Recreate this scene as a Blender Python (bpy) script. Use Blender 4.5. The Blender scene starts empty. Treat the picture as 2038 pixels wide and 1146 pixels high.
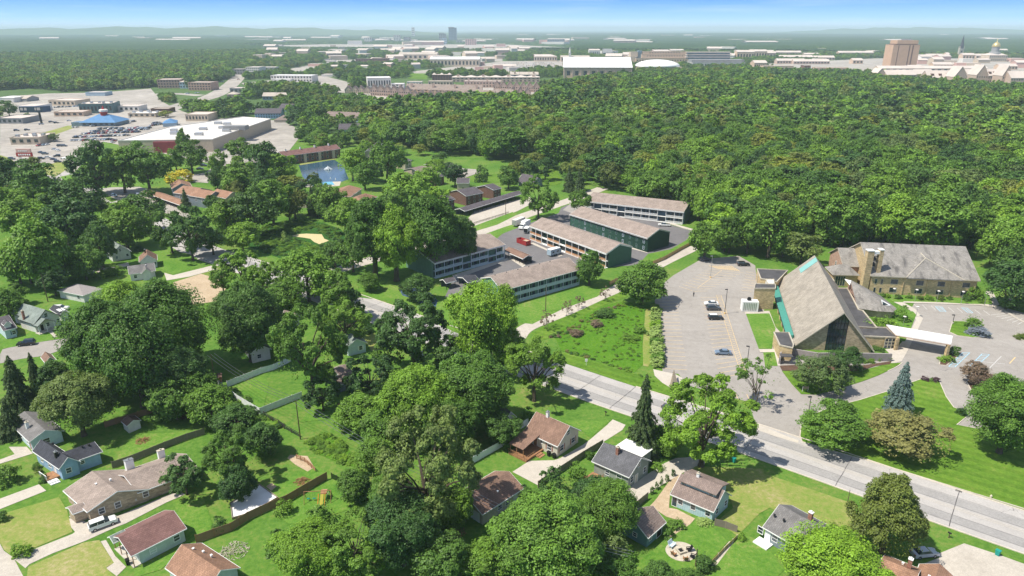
import bpy, math, random
import numpy as np
from mathutils import Vector, Matrix
S = bpy.context.scene
COL = S.collection
R = math.radians
# ---------------------------------------------------------------- camera
F, CX, CY, HOR, H = 1400., 1019., 573., 57., 88.
PITCH = math.atan((CY-HOR)/F); SP, CP = math.sin(PITCH), math.cos(PITCH)
cam = bpy.data.cameras.new('camera'); co = bpy.data.objects.new('camera', cam); COL.objects.link(co)
co.location = (0, 0, H); co.rotation_euler = (math.pi/2-PITCH, 0, 0)
cam.sensor_width = 36; cam.lens = 36*F/2038; cam.clip_start = 1; cam.clip_end = 90000
S.camera = co
# ---------------------------------------------------------------- world, sun, exposure
SUN_EL = R(59)      # shadows fall to the right and a little away: (0.96, 0.28)
w = bpy.data.worlds.new('World'); S.world = w; w.use_nodes = True
nt = w.node_tree; nt.nodes.clear()
sky = nt.nodes.new('ShaderNodeTexSky'); sky.sky_type = 'NISHITA'; sky.sun_disc = False
sky.sun_elevation = SUN_EL; sky.sun_rotation = math.atan2(-0.96, -0.28)
sky.altitude = 200; sky.air_density = 1.0; sky.dust_density = 0.3; sky.ozone_density = 3.0
hs = nt.nodes.new('ShaderNodeHueSaturation'); hs.inputs['Saturation'].default_value = 0.72
bg = nt.nodes.new('ShaderNodeBackground'); bg.inputs['Strength'].default_value = 0.13
wo = nt.nodes.new('ShaderNodeOutputWorld')
# low sky: the blue deepens fast above the pale horizon band
tc = nt.nodes.new('ShaderNodeTexCoord'); sx = nt.nodes.new('ShaderNodeSeparateXYZ')
cr = nt.nodes.new('ShaderNodeValToRGB'); mr = nt.nodes.new('ShaderNodeMapRange')
mr.inputs['From Min'].default_value = 0.0; mr.inputs['From Max'].default_value = 0.10
nt.links.new(tc.outputs['Generated'], sx.inputs[0]); nt.links.new(sx.outputs['Z'], mr.inputs['Value'])
nt.links.new(mr.outputs[0], cr.inputs[0])
e = cr.color_ramp.elements
e[0].position = 0.0; e[0].color = (0.66, 0.86, 1.0, 1)
e[1].position = 1.0; e[1].color = (0.05, 0.20, 0.80, 1)
m_ = cr.color_ramp.elements.new(0.13); m_.color = (0.36, 0.64, 1.0, 1)
m_ = cr.color_ramp.elements.new(0.40); m_.color = (0.09, 0.32, 0.90, 1)
mx = nt.nodes.new('ShaderNodeMix'); mx.data_type = 'RGBA'; mx.blend_type = 'MULTIPLY'; mx.inputs[0].default_value = 0.0
sc_ = nt.nodes.new('ShaderNodeVectorMath'); sc_.operation = 'SCALE'; sc_.inputs['Scale'].default_value = 7.8
mp = nt.nodes.new('ShaderNodeMapping'); mp.inputs['Scale'].default_value = (5, 5, 90); nz = nt.nodes.new('ShaderNodeTexNoise'); nz.inputs['Scale'].default_value = 1.0; nz.inputs['Detail'].default_value = 5
nt.links.new(tc.outputs['Generated'], mp.inputs[0]); nt.links.new(mp.outputs[0], nz.inputs['Vector']); wr = nt.nodes.new('ShaderNodeMapRange'); wr.inputs['From Min'].default_value = .50; wr.inputs['From Max'].default_value = .75; wr.inputs['To Max'].default_value = .25; nt.links.new(nz.outputs['Fac'], wr.inputs['Value'])
wc = nt.nodes.new('ShaderNodeMix'); wc.data_type = 'RGBA'; wc.inputs[7].default_value = (.8, .9, 1, 1); nt.links.new(wr.outputs[0], wc.inputs[0]); nt.links.new(cr.outputs[0], wc.inputs[6]); nt.links.new(wc.outputs[2], sc_.inputs[0])
mf = nt.nodes.new('ShaderNodeMapRange'); mf.inputs['From Min'].default_value = 0.06; mf.inputs['From Max'].default_value = 0.25
nt.links.new(sx.outputs['Z'], mf.inputs['Value'])
mix = nt.nodes.new('ShaderNodeMix'); mix.data_type = 'RGBA'
nt.links.new(mf.outputs[0], mix.inputs[0]); nt.links.new(sc_.outputs[0], mix.inputs[6])
nt.links.new(sky.outputs[0], hs.inputs['Color']); nt.links.new(hs.outputs[0], mix.inputs[7])
nt.links.new(mix.outputs[2], bg.inputs[0]); nt.links.new(bg.outputs[0], wo.inputs[0])
sl = bpy.data.lights.new('sun', 'SUN'); sl.energy = 5.0; sl.angle = R(0.53); sl.color = (1.0, 0.94, 0.83)
so = bpy.data.objects.new('sun', sl); COL.objects.link(so); so.location = (-60, -10, 120)
sd = Vector((0.96*math.cos(SUN_EL), 0.28*math.cos(SUN_EL), -math.sin(SUN_EL)))
so.rotation_euler = sd.to_track_quat('-Z', 'Y').to_euler()
S.view_settings.view_transform = 'Standard'; S.view_settings.look = 'None'
S.view_settings.exposure = 0.32; S.view_settings.gamma = 1.0; S.view_settings.use_curve_mapping = False
S.cycles.max_bounces = 6; S.cycles.diffuse_bounces = 3; S.cycles.glossy_bounces = 2; S.cycles.transmission_bounces = 3
S.cycles.transparent_max_bounces = 8; S.cycles.volume_bounces = 1
S.cycles.use_denoising = True
S.render.film_transparent = False
# ---------------------------------------------------------------- photo pixels -> points of the level ground (or of a level z)
def G(x, y=None, z=0.):
    if y is None: x, y = x
    a = (x-CX)/F; b = (CY-y)/F
    dy, dz = CP+b*SP, -SP+b*CP
    t = (z-H)/dz
    return Vector((a*t, dy*t))
def PX(X, Y, Z=0.):
    Z -= H; d = Y*CP-Z*SP; u = Y*SP+Z*CP
    return CX+F*X/d, CY-F*u/d
def zat(X, Y, py):                      # height above (X,Y) that the photo shows at row py
    b = (CY-py)/F; return H + Y*(-SP+b*CP)/(CP+b*SP)
def tile(ox, oy, s): return lambda *a: [(ox+a[i]/s, oy+a[i+1]/s) for i in range(0, len(a), 2)] if len(a) > 2 else (ox+a[0]/s, oy+a[1]/s)
for r_, L_ in enumerate('ABCD'):
    for c_ in range(4):
        globals()[L_+str(c_)] = tile([0, 500, 1000, 1518][c_], [0, 280, 560, 840][r_], 3.9192 if r_ < 3 else 3.744)
KK = tile(1470, 460, 4.094)
rnd = random.Random(7)
# ---------------------------------------------------------------- materials
MATS = {}
def nm(name):
    m = bpy.data.materials.new(name); m.use_nodes = True; MATS[name] = m
    t = m.node_tree; b = t.nodes['Principled BSDF']; b.inputs['Specular IOR Level'].default_value = 0.25
    return m, t, b
def N(t, kind, **kw):
    n = t.nodes.new(kind)
    for k, v in kw.items():
        if k in n.inputs.keys() if isinstance(k, str) else False: n.inputs[k].default_value = v
        else: setattr(n, k, v)
    return n
def coord(t, world=True):
    if world: return N(t, 'ShaderNodeNewGeometry').outputs['Position']
    return N(t, 'ShaderNodeTexCoord').outputs['Object']
def ramp(t, fac, stops):
    r = t.nodes.new('ShaderNodeValToRGB'); el = r.color_ramp.elements
    el[0].position, el[0].color = stops[0][0], (*stops[0][1], 1)
    el[1].position, el[1].color = stops[-1][0], (*stops[-1][1], 1)
    for p, c in stops[1:-1]:
        q = el.new(p); q.color = (*c, 1)
    t.links.new(fac, r.inputs[0]); return r.outputs[0]
def noise(t, vec, scale, detail=4, rough=.6, dist=0):
    n = t.nodes.new('ShaderNodeTexNoise'); n.inputs['Scale'].default_value = scale; n.inputs['Detail'].default_value = detail
    n.inputs['Roughness'].default_value = rough; n.inputs['Distortion'].default_value = dist
    t.links.new(vec, n.inputs['Vector']); return n.outputs['Fac']
def mixc(t, fac, a, b, mode='MIX'):
    n = t.nodes.new('ShaderNodeMix'); n.data_type = 'RGBA'; n.blend_type = mode
    for i, v in ((0, fac), (6, a), (7, b)):
        if isinstance(v, (float, int)): n.inputs[i].default_value = v
        elif isinstance(v, tuple): n.inputs[i].default_value = (*v, 1)
        else: t.links.new(v, n.inputs[i])
    return n.outputs[2]
def sc3(c, k): return tuple(min(1, x*k) for x in c)
def mapping(t, vec, scale=(1, 1, 1), rot=(0, 0, 0)):
    n = t.nodes.new('ShaderNodeMapping'); n.inputs['Scale'].default_value = scale; n.inputs['Rotation'].default_value = rot
    t.links.new(vec, n.inputs[0]); return n.outputs[0]
def bump(t, b, h, strength, dist=.05):
    n = t.nodes.new('ShaderNodeBump'); n.inputs['Strength'].default_value = strength; n.inputs['Distance'].default_value = dist
    t.links.new(h, n.inputs['Height']); t.links.new(n.outputs[0], b.inputs['Normal'])
def plain(name, c, rough=.7, var=.25, scale=1.5, metal=0, world=False, spec=.25):
    if name in MATS: return MATS[name]
    m, t, b = nm(name); v = coord(t, world)
    f = noise(t, v, scale, 5); col = ramp(t, f, [(.3, sc3(c, 1-var)), (.7, sc3(c, 1+var*.6))])
    t.links.new(col, b.inputs['Base Color']); b.inputs['Roughness'].default_value = rough; b.inputs['Metallic'].default_value = metal
    b.inputs['Specular IOR Level'].default_value = spec
    return m
def shingle(name, c, stain=.0, stainc=(.05, .05, .05)):
    if name in MATS: return MATS[name]
    m, t, b = nm(name); v = coord(t, False)
    br = t.nodes.new('ShaderNodeTexBrick'); t.links.new(mapping(t, v, (1, 1, 1)), br.inputs['Vector'])
    br.inputs['Scale'].default_value = 1.0; br.inputs['Brick Width'].default_value = .55; br.inputs['Row Height'].default_value = .32
    br.inputs['Mortar Size'].default_value = .03; br.inputs['Bias'].default_value = 0
    br.inputs['Color1'].default_value = (*sc3(c, .75), 1); br.inputs['Color2'].default_value = (*sc3(c, 1.2), 1); br.inputs['Mortar'].default_value = (*sc3(c, .5), 1)
    g = noise(t, v, 6, 3); col = mixc(t, .35, br.outputs[0], ramp(t, g, [(.3, sc3(c, .6)), (.7, sc3(c, 1.35))]))
    big = noise(t, v, .35, 3); col = mixc(t, 1.0, col, ramp(t, big, [(.3, (.8, .8, .8)), (.7, (1.12, 1.12, 1.12))]), 'MULTIPLY')
    if stain:
        s = noise(t, mapping(t, v, (.5, .12, .25)), 1.0, 5, .65); col = mixc(t, ramp(t, s, [(.5, (0, 0, 0)), (.66, (stain,)*3)]), col, stainc)
    t.links.new(col, b.inputs['Base Color']); b.inputs['Roughness'].default_value = .9
    return m
def siding(name, c, step=.22, vert=False, dark=.7):
    if name in MATS: return MATS[name]
    m, t, b = nm(name); v = coord(t, False)
    s = t.nodes.new('ShaderNodeSeparateXYZ'); t.links.new(v, s.inputs[0])
    if vert:
        a = t.nodes.new('ShaderNodeMath'); a.operation = 'ADD'; t.links.new(s.outputs[0], a.inputs[0]); t.links.new(s.outputs[1], a.inputs[1]); src = a.outputs[0]
    else: src = s.outputs[2]
    d = t.nodes.new('ShaderNodeMath'); d.operation = 'MULTIPLY'; d.inputs[1].default_value = 1/step; t.links.new(src, d.inputs[0])
    fr = t.nodes.new('ShaderNodeMath'); fr.operation = 'FRACT'; t.links.new(d.outputs[0], fr.inputs[0])
    col = ramp(t, fr.outputs[0], [(0, sc3(c, dark)), (.18, c), (1, sc3(c, 1.04))])
    n = noise(t, v, .9, 5); col = mixc(t, 1.0, col, ramp(t, n, [(.3, (.85, .85, .85)), (.7, (1.06, 1.06, 1.06))]), 'MULTIPLY')
    t.links.new(col, b.inputs['Base Color']); b.inputs['Roughness'].default_value = .6
    return m
def brick(name, c, mortar=(.4, .37, .32), w=.5, h=.16):
    if name in MATS: return MATS[name]
    m, t, b = nm(name); v = coord(t, False)
    s = t.nodes.new('ShaderNodeSeparateXYZ'); t.links.new(v, s.inputs[0])
    a = t.nodes.new('ShaderNodeMath'); a.operation = 'ADD'; t.links.new(s.outputs[0], a.inputs[0]); t.links.new(s.outputs[1], a.inputs[1])
    cb = t.nodes.new('ShaderNodeCombineXYZ'); t.links.new(a.outputs[0], cb.inputs[0]); t.links.new(s.outputs[2], cb.inputs[1])
    br = t.nodes.new('ShaderNodeTexBrick'); t.links.new(cb.outputs[0], br.inputs['Vector']); br.inputs['Scale'].default_value = 1
    br.inputs['Brick Width'].default_value = w; br.inputs['Row Height'].default_value = h; br.inputs['Mortar Size'].default_value = .012
    br.inputs['Color1'].default_value = (*sc3(c, .72), 1); br.inputs['Color2'].default_value = (*sc3(c, 1.2), 1); br.inputs['Mortar'].default_value = (*mortar, 1)
    n = noise(t, v, .8, 5); col = mixc(t, 1.0, br.outputs[0], ramp(t, n, [(.3, (.8, .8, .8)), (.7, (1.1, 1.1, 1.1))]), 'MULTIPLY')
    t.links.new(col, b.inputs['Base Color']); b.inputs['Roughness'].default_value = .85
    return m
def glass(name='glass', c=(.03, .045, .06), rough=.12):
    if name in MATS: return MATS[name]
    m, t, b = nm(name); v = coord(t, True)
    f = noise(t, v, .7, 2); t.links.new(ramp(t, f, [(.35, sc3(c, .5)), (.7, sc3(c, 1.8))]), b.inputs['Base Color'])
    b.inputs['Roughness'].default_value = rough; b.inputs['Specular IOR Level'].default_value = .7
    return m
def ground_mat(name, stops, s1=.05, s2=1.2, extra=None, s3=9., k3=.25, bmp=0, rough=.95):
    m, t, b = nm(name); v = coord(t, True)
    a = noise(t, v, s1, 6, .65, .6); c = noise(t, v, s2, 6, .7)
    mm = t.nodes.new('ShaderNodeMath'); mm.operation = 'MULTIPLY_ADD'; mm.inputs[1].default_value = .55; t.links.new(c, mm.inputs[0])
    m2 = t.nodes.new('ShaderNodeMath'); m2.operation = 'MULTIPLY'; m2.inputs[1].default_value = .5; t.links.new(a, m2.inputs[0]); t.links.new(m2.outputs[0], mm.inputs[2])
    col = ramp(t, mm.outputs[0], stops)
    f = noise(t, v, s3, 4); col = mixc(t, 1.0, col, ramp(t, f, [(.3, (1-k3,)*3), (.7, (1+k3*.6,)*3)]), 'MULTIPLY')
    if extra: col = extra(t, v, col)
    t.links.new(col, b.inputs['Base Color']); b.inputs['Roughness'].default_value = rough; b.inputs['Specular IOR Level'].default_value = .1
    if bmp: bump(t, b, c, bmp, .3)
    return m
def stripes(ang, period, k=.12):
    def f(t, v, col):
        q = mapping(t, v, (1, 1, 1), (0, 0, ang)); s = t.nodes.new('ShaderNodeSeparateXYZ'); t.links.new(q, s.inputs[0])
        d = t.nodes.new('ShaderNodeMath'); d.operation = 'MULTIPLY'; d.inputs[1].default_value = 6.2832/period; t.links.new(s.outputs[0], d.inputs[0])
        n = t.nodes.new('ShaderNodeMath'); n.operation = 'SINE'; t.links.new(d.outputs[0], n.inputs[0])
        r = t.nodes.new('ShaderNodeMapRange'); r.inputs['From Min'].default_value = -1; r.inputs['To Min'].default_value = 0; t.links.new(n.outputs[0], r.inputs[0])
        return mixc(t, 1.0, col, ramp(t, r.outputs[0], [(.35, (1-k,)*3), (.65, (1+k,)*3)]), 'MULTIPLY')
    return f
def cracks(scale, width, dark):
    def f(t, v, col):
        vo = t.nodes.new('ShaderNodeTexVoronoi'); vo.feature = 'DISTANCE_TO_EDGE'; vo.inputs['Scale'].default_value = scale
        nn = t.nodes.new('ShaderNodeTexNoise'); nn.inputs['Scale'].default_value = .5; t.links.new(v, nn.inputs['Vector'])
        va = t.nodes.new('ShaderNodeVectorMath'); va.operation = 'MULTIPLY_ADD'; t.links.new(nn.outputs['Color'], va.inputs[0]); va.inputs[1].default_value = (3, 3, 0); t.links.new(v, va.inputs[2])
        t.links.new(va.outputs[0], vo.inputs['Vector'])
        msk = noise(t, v, .12, 2)
        cr = ramp(t, vo.outputs['Distance'], [(0, (1, 1, 1)), (width, (0, 0, 0))])
        mk = mixc(t, 1.0, cr, ramp(t, msk, [(.48, (0, 0, 0)), (.55, (.8, .8, .8))]), 'MULTIPLY')
        return mixc(t, mk, col, dark)
    return f
GR = [(.26, (.032, .09, .014)), (.42, (.068, .165, .022)), (.53, (.11, .22, .033)), (.63, (.18, .235, .055)), (.74, (.32, .26, .12))]
ground_mat('grass', GR, .05, .9, k3=.3, bmp=.25)
ground_mat('lawn', [(.3, (.05, .12, .012)), (.45, (.085, .18, .018)), (.58, (.13, .23, .028)), (.7, (.20, .24, .06))], .06, 1.0, stripes(R(-55), 3.0, .08), bmp=.15)
ground_mat('lawn_plain', [(.28, (.042, .12, .016)), (.44, (.085, .205, .025)), (.57, (.14, .255, .04)), (.69, (.28, .27, .10))], .07, 1.1, k3=.3, bmp=.2)
ground_mat('dry_lawn', [(.28, (.10, .18, .03)), (.42, (.17, .26, .045)), (.54, (.26, .28, .08)), (.68, (.40, .34, .18))], .08, 1.0, bmp=.2)
ground_mat('concrete_road', [(.3, (.36, .34, .32)), (.7, (.48, .455, .43))], .08, .5, cracks(.07, .004, (.1, .095, .09)), s3=3, k3=.12)
ground_mat('lane', [(.3, (.27, .26, .25)), (.7, (.36, .345, .33))], .1, .4, s3=2.5, k3=.14)
ground_mat('concrete', [(.3, (.42, .38, .325)), (.7, (.56, .51, .44))], .15, .8, s3=4, k3=.1)
ground_mat('old_concrete', [(.3, (.38, .34, .29)), (.7, (.55, .50, .43))], .15, .8, s3=4, k3=.15)
ground_mat('asphalt', [(.3, (.255, .235, .212)), (.5, (.32, .295, .268)), (.7, (.38, .352, .322))], .06, .5, cracks(.16, .004, (.12, .11, .11)), s3=4, k3=.1)
ground_mat('dark_asphalt', [(.3, (.13, .125, .13)), (.7, (.20, .19, .19))], .08, .6, s3=4, k3=.12)
ground_mat('bright_lot', [(.3, (.22, .205, .185)), (.48, (.34, .31, .275)), (.6, (.43, .395, .35)), (.72, (.52, .48, .43))], .02, .12, s3=1.5, k3=.15)
ground_mat('dirt', [(.3, (.36, .26, .16)), (.7, (.55, .44, .31))], .2, 1.2, s3=5, k3=.2)
ground_mat('sand', [(.3, (.5, .42, .22)), (.7, (.62, .52, .30))], .2, 1.2, s3=5, k3=.2)
ground_mat('mulch', [(.3, (.07, .04, .028)), (.7, (.16, .10, .07))], .2, 1.5, s3=6, k3=.3)
ground_mat('forest_floor', [(.3, (.02, .04, .012)), (.7, (.06, .09, .03))], .1, .8, s3=4, k3=.3)
ground_mat('marsh', [(.3, (.05, .14, .012)), (.5, (.085, .21, .015)), (.7, (.14, .27, .03))], .09, 1.0, k3=.45, bmp=1)
ground_mat('cattail', [(.3, (.02, .075, .014)), (.7, (.05, .14, .022))], .08, 1.2, k3=.5, bmp=.6)
ground_mat('far_field', [(.3, (.05, .10, .03)), (.6, (.09, .15, .045)), (.75, (.26, .25, .14))], .004, .03, s3=.2, k3=.25)
plain('white_paint', (.78, .77, .74), .6, .08); plain('yellow_paint', (.70, .50, .24), .7, .15, 3); plain('white_line', (.66, .65, .63), .7, .12, 3)
plain('blue_line', (.36, .58, .70), .7, .1, 3)
plain('white_trim', (.80, .80, .78), .5, .05); plain('cream', (.62, .56, .42), .6, .1); plain('kerb', (.56, .50, .42), .85, .15, 1)
plain('black', (.015, .015, .017), .5, .3); plain('dark_metal', (.035, .035, .038), .4, .2); plain('metal', (.42, .43, .44), .35, .15, metal=.6)
plain('pole_wood', (.12, .085, .055), .9, .3, 3); plain('bark', (.10, .08, .058), .95, .4, 2); plain('pale_bark', (.26, .22, .17), .95, .3, 2)
plain('membrane', (.80, .79, .76), .6, .1, .3); plain('tar', (.085, .082, .085), .8, .35, .35); plain('gravel_roof', (.30, .27, .26), .9, .15, 2)
plain('red', (.38, .03, .03), .5, .2); plain('orange_plastic', (.75, .22, .02), .4, .1); plain('teal_plastic', (.02, .30, .25), .4, .1)
plain('copper', (.07, .27, .21), .45, .15, 1.2); plain('copper_light', (.22, .46, .43), .45, .1, 1.2); plain('wood', (.34, .18, .09), .8, .3, 2); plain('wood_grey', (.30, .25, .19), .85, .25, 2)
plain('stone', (.50, .45, .36), .85, .2, 1.5); plain('tyre', (.02, .02, .02), .8, .2); plain('hub', (.4, .4, .42), .3, .1, metal=.8)
glass(); glass('glass_blue', (.05, .09, .14)); glass('window_dark', (.035, .04, .045), .25)
# ---------------------------------------------------------------- mesh helpers
class MB:
    def __init__(s, M=None): s.v = []; s.f = []; s.m = []; s.cur = 0; s.M = M
    def add(s, pts, faces):
        o = len(s.v)
        for p in pts: s.v.append(s.M(*p) if s.M else tuple(p))
        for f in faces: s.f.append([o+i for i in f]); s.m.append(s.cur)
        return s
    def box(s, x0, x1, y0, y1, z0, z1):
        return s.add([(x, y, z) for z in (z0, z1) for x, y in ((x0, y0), (x1, y0), (x1, y1), (x0, y1))],
                     [(3, 2, 1, 0), (4, 5, 6, 7), (0, 1, 5, 4), (1, 2, 6, 5), (2, 3, 7, 6), (3, 0, 4, 7)])
    def prism(s, xy, z0, z1):
        n = len(xy); return s.add([(x, y, z0) for x, y in xy]+[(x, y, z1) for x, y in xy],
            [tuple(range(n))[::-1], tuple(range(n, 2*n))]+[(i, (i+1) % n, n+(i+1) % n, n+i) for i in range(n)])
    def ext_y(s, xz, y0, y1):
        n = len(xz); return s.add([(x, y0, z) for x, z in xz]+[(x, y1, z) for x, z in xz],
            [tuple(range(n)), tuple(range(n, 2*n))[::-1]]+[((i+1) % n, i, n+i, n+(i+1) % n) for i in range(n)])
    def ext_x(s, yz, x0, x1):
        n = len(yz); return s.add([(x0, y, z) for y, z in yz]+[(x1, y, z) for y, z in yz],
            [tuple(range(n))[::-1], tuple(range(n, 2*n))]+[(i, (i+1) % n, n+(i+1) % n, n+i) for i in range(n)])
    def poly(s, pts): return s.add(pts, [tuple(range(len(pts)))])
    def tube(s, a, b, r0, r1=None, n=6, cap=True):
        r1 = r0 if r1 is None else r1; a = Vector(a); b = Vector(b); d = (b-a).normalized()
        u = d.orthogonal().normalized(); v = d.cross(u)
        pts = [tuple(c+(u*math.cos(6.2832*i/n)+v*math.sin(6.2832*i/n))*r) for c, r in ((a, r0), (b, r1)) for i in range(n)]
        fs = [(i, (i+1) % n, n+(i+1) % n, n+i) for i in range(n)]
        if cap: fs += [tuple(range(n))[::-1], tuple(range(n, 2*n))]
        return s.add(pts, fs)
    def lathe(s, prof, n=12, c=(0, 0), cap=True):
        pts = [(c[0]+r*math.cos(6.2832*i/n), c[1]+r*math.sin(6.2832*i/n), z) for r, z in prof for i in range(n)]
        fs = [(k*n+i, k*n+(i+1) % n, (k+1)*n+(i+1) % n, (k+1)*n+i) for k in range(len(prof)-1) for i in range(n)]
        if cap: fs += [tuple(range(n))[::-1], tuple(range((len(prof)-1)*n, len(prof)*n))]
        return s.add(pts, fs)
    def build(s, name, mats, parent=None, loc=None, rz=None, smooth=False):
        me = bpy.data.meshes.new(name); me.from_pydata(s.v, [], s.f)
        for m in (mats if isinstance(mats, (list, tuple)) else [mats]): me.materials.append(MATS[m] if isinstance(m, str) else m)
        if max(s.m, default=0): me.polygons.foreach_set('material_index', s.m)
        if smooth: me.polygons.foreach_set('use_smooth', [True]*len(s.f))
        o = bpy.data.objects.new(name, me); COL.objects.link(o)
        if parent: o.parent = parent
        if loc is not None: o.location = loc
        if rz is not None: o.rotation_euler = (0, 0, rz)
        return o
def tag(o, label=None, cat=None, group=None, kind=None):
    for k, v in (('label', label), ('category', cat), ('group', group), ('kind', kind)):
        if v: o[k] = v
    return o
def empty(name, x, y, rz=0, z=0):
    o = bpy.data.objects.new(name, None); COL.objects.link(o); o.location = (x, y, z); o.rotation_euler = (0, 0, rz); o.empty_display_size = 1
    return o
def clone(o, parent=None, mat=None):
    c = o.copy(); COL.objects.link(c); c.parent = parent
    for ch in o.children: clone(ch, c)
    return c
EXCL = []          # ground footprints where no woodland grows
def inpoly(P, poly):
    x, y = P[:, 0], P[:, 1]; r = np.zeros(len(P), bool); n = len(poly)
    for i in range(n):
        x1, y1 = poly[i]; x2, y2 = poly[(i+1) % n]
        if y1 == y2: continue
        c = ((y1 > y) != (y2 > y)) & (x < (x2-x1)*(y-y1)/(y2-y1)+x1); r ^= c
    return r
LV = [0.0]
def area(name, pts, mat, z, world=False, keep=True, thick=0):
    w = [tuple(p) for p in pts] if world else [tuple(G(p)) for p in pts]
    mb = MB(); LV[0] += .0006; z += LV[0]
    if thick: mb.prism(w, z, z+thick)
    else: mb.poly([(x, y, z) for x, y in w])
    # orientation upward
    a = sum(w[i][0]*w[(i+1) % len(w)][1]-w[(i+1) % len(w)][0]*w[i][1] for i in range(len(w)))
    if a < 0: mb.f = [f[::-1] for f in mb.f]
    o = mb.build(name, mat); o['kind'] = 'structure'
    if keep: EXCL.append(w)
    return o
def ribbon(mb, pts, wd, z, closed=False, h=0):
    P = [Vector(p[:2]) for p in pts]; n = len(P); Lp = []; Rp = []
    for i in range(n):
        a = P[i-1] if (i or closed) else P[0]; b = P[(i+1) % n] if (i < n-1 or closed) else P[n-1]
        d = (b-a); d = d.normalized() if d.length else Vector((1, 0)); q = Vector((-d.y, d.x))*wd/2
        Lp.append(P[i]+q); Rp.append(P[i]-q)
    for i in range(n if closed else n-1):
        j = (i+1) % n
        if h:
            mb.add([(Rp[i].x, Rp[i].y, z), (Rp[j].x, Rp[j].y, z), (Lp[j].x, Lp[j].y, z), (Lp[i].x, Lp[i].y, z),
                    (Rp[i].x, Rp[i].y, z+h), (Rp[j].x, Rp[j].y, z+h), (Lp[j].x, Lp[j].y, z+h), (Lp[i].x, Lp[i].y, z+h)],
                   [(3, 2, 1, 0), (4, 5, 6, 7), (0, 1, 5, 4), (1, 2, 6, 5), (2, 3, 7, 6), (3, 0, 4, 7)])
        else: mb.poly([(Rp[i].x, Rp[i].y, z), (Rp[j].x, Rp[j].y, z), (Lp[j].x, Lp[j].y, z), (Lp[i].x, Lp[i].y, z)])
    return Lp, Rp
def smooth_line(pts, k=4):
    P = [Vector(p[:2]) for p in pts]; out = []
    for i in range(len(P)-1):
        p0 = P[max(i-1, 0)]; p1 = P[i]; p2 = P[i+1]; p3 = P[min(i+2, len(P)-1)]
        for j in range(k):
            t = j/k; out.append(.5*((2*p1)+(p2-p0)*t+(2*p0-5*p1+4*p2-p3)*t*t+(3*p1-p0-3*p2+p3)*t**3))
    return out+[P[-1]]
def road(name, pts, wd, mat, z, world=False, k=4):
    w = smooth_line([p if world else G(p) for p in pts], k); mb = MB(); Lp, Rp = ribbon(mb, w, wd, z)
    o = mb.build(name, mat); o['kind'] = 'structure'; EXCL.append([tuple(p) for p in Lp]+[tuple(p) for p in Rp[::-1]])
    return w
def kerb(pts, name='kerb', wd=.22, h=.13, world=False, closed=False, k=3):
    w = [p if world else G(p) for p in pts]
    if not closed and k > 1: w = smooth_line(w, k)
    mb = MB(); ribbon(mb, w, wd, 0, closed, h+.02); o = mb.build(name, 'kerb'); o['kind'] = 'structure'
# ================================================================= THE SETTING
o = MB().poly([(-42000, -300, 0), (42000, -300, 0), (42000, 42000, 0), (-42000, 42000, 0)]).build('ground', 'grass'); o['kind'] = 'structure'
# far country: field / forest floor tone past the suburb
def arc_sheet(name, mat, y0, z):
    o = MB().poly([(-41000, y0, z), (41000, y0, z), (41000, 41000, z), (-41000, 41000, z)]).build(name, mat); o['kind'] = 'structure'
arc_sheet('far_field', 'far_field', 640, .03)
# low ridge on the left of the horizon
def hill(name, x0, x1, y0, dep, hgt, seed):
    r = np.random.RandomState(seed); n = 60; mb = MB(); rows = []
    for j, (dy, k) in enumerate(((0, 0), (dep*.3, .75), (dep*.6, 1.0), (dep, .0))):
        rows.append([(x0+(x1-x0)*i/n, y0+dy, k*hgt*(math.sin(math.pi*i/n)**.6)*(1+.12*math.sin(i*.7+seed)+.08*math.sin(i*1.9))) for i in range(n+1)])
    pts = [p for q in rows for p in q]; W_ = n+1
    mb.add(pts, [(j*W_+i, j*W_+i+1, (j+1)*W_+i+1, (j+1)*W_+i) for j in range(3) for i in range(n)])
    o = mb.build(name, 'far_field', smooth=True); o['kind'] = 'structure'
hill('hills', -9500, -600, 9500, 3000, 108, 3)
hill('hills', 5200, 10500, 12500, 3500, 105, 5)
# ---- the wide concrete road and the streets (one sheet each, stacked 1 cm apart)
MAIN = road('main_road', [(116, 92), (86.5, 114.2), (55, 138.9), (28.2, 158.2), (9.5, 172.7), (-28.7, 202.4), (-48.9, 219.2), (-111, 269), (-134, 287),
    tuple(G(300, 440)), tuple(G(232, 407)), tuple(G(185, 380)), tuple(G(95, 340)), tuple(G(0, 318))], 14.2, 'concrete_road', .05, world=True, k=6)
road('side_street', [(560, 572), (610, 555), (673, 536.5), (760, 511), (880, 480), (979.7, 456), (1033, 433), (1092, 412.7), (1153, 392), (1200, 374)], 7.6, 'old_concrete', .04)
road('access_road', [(1030, 672), (1051, 651), (1127.6, 620), (1194, 590), (1229.6, 573.8), (1313.8, 526), (1385, 491.8)], 5.2, 'old_concrete', .06)
area('street', C0(0, 570, 20, 530, 130, 500, 500, 445, 620, 430, 620, 480, 520, 520, 350, 580, 160, 605, 0, 640), 'asphalt', .04)
area('street', D0(-60, 800, 30, 960, 100, 1010, 190, 1180, 190, 1400, -60, 1400), 'old_concrete', .04)
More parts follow.
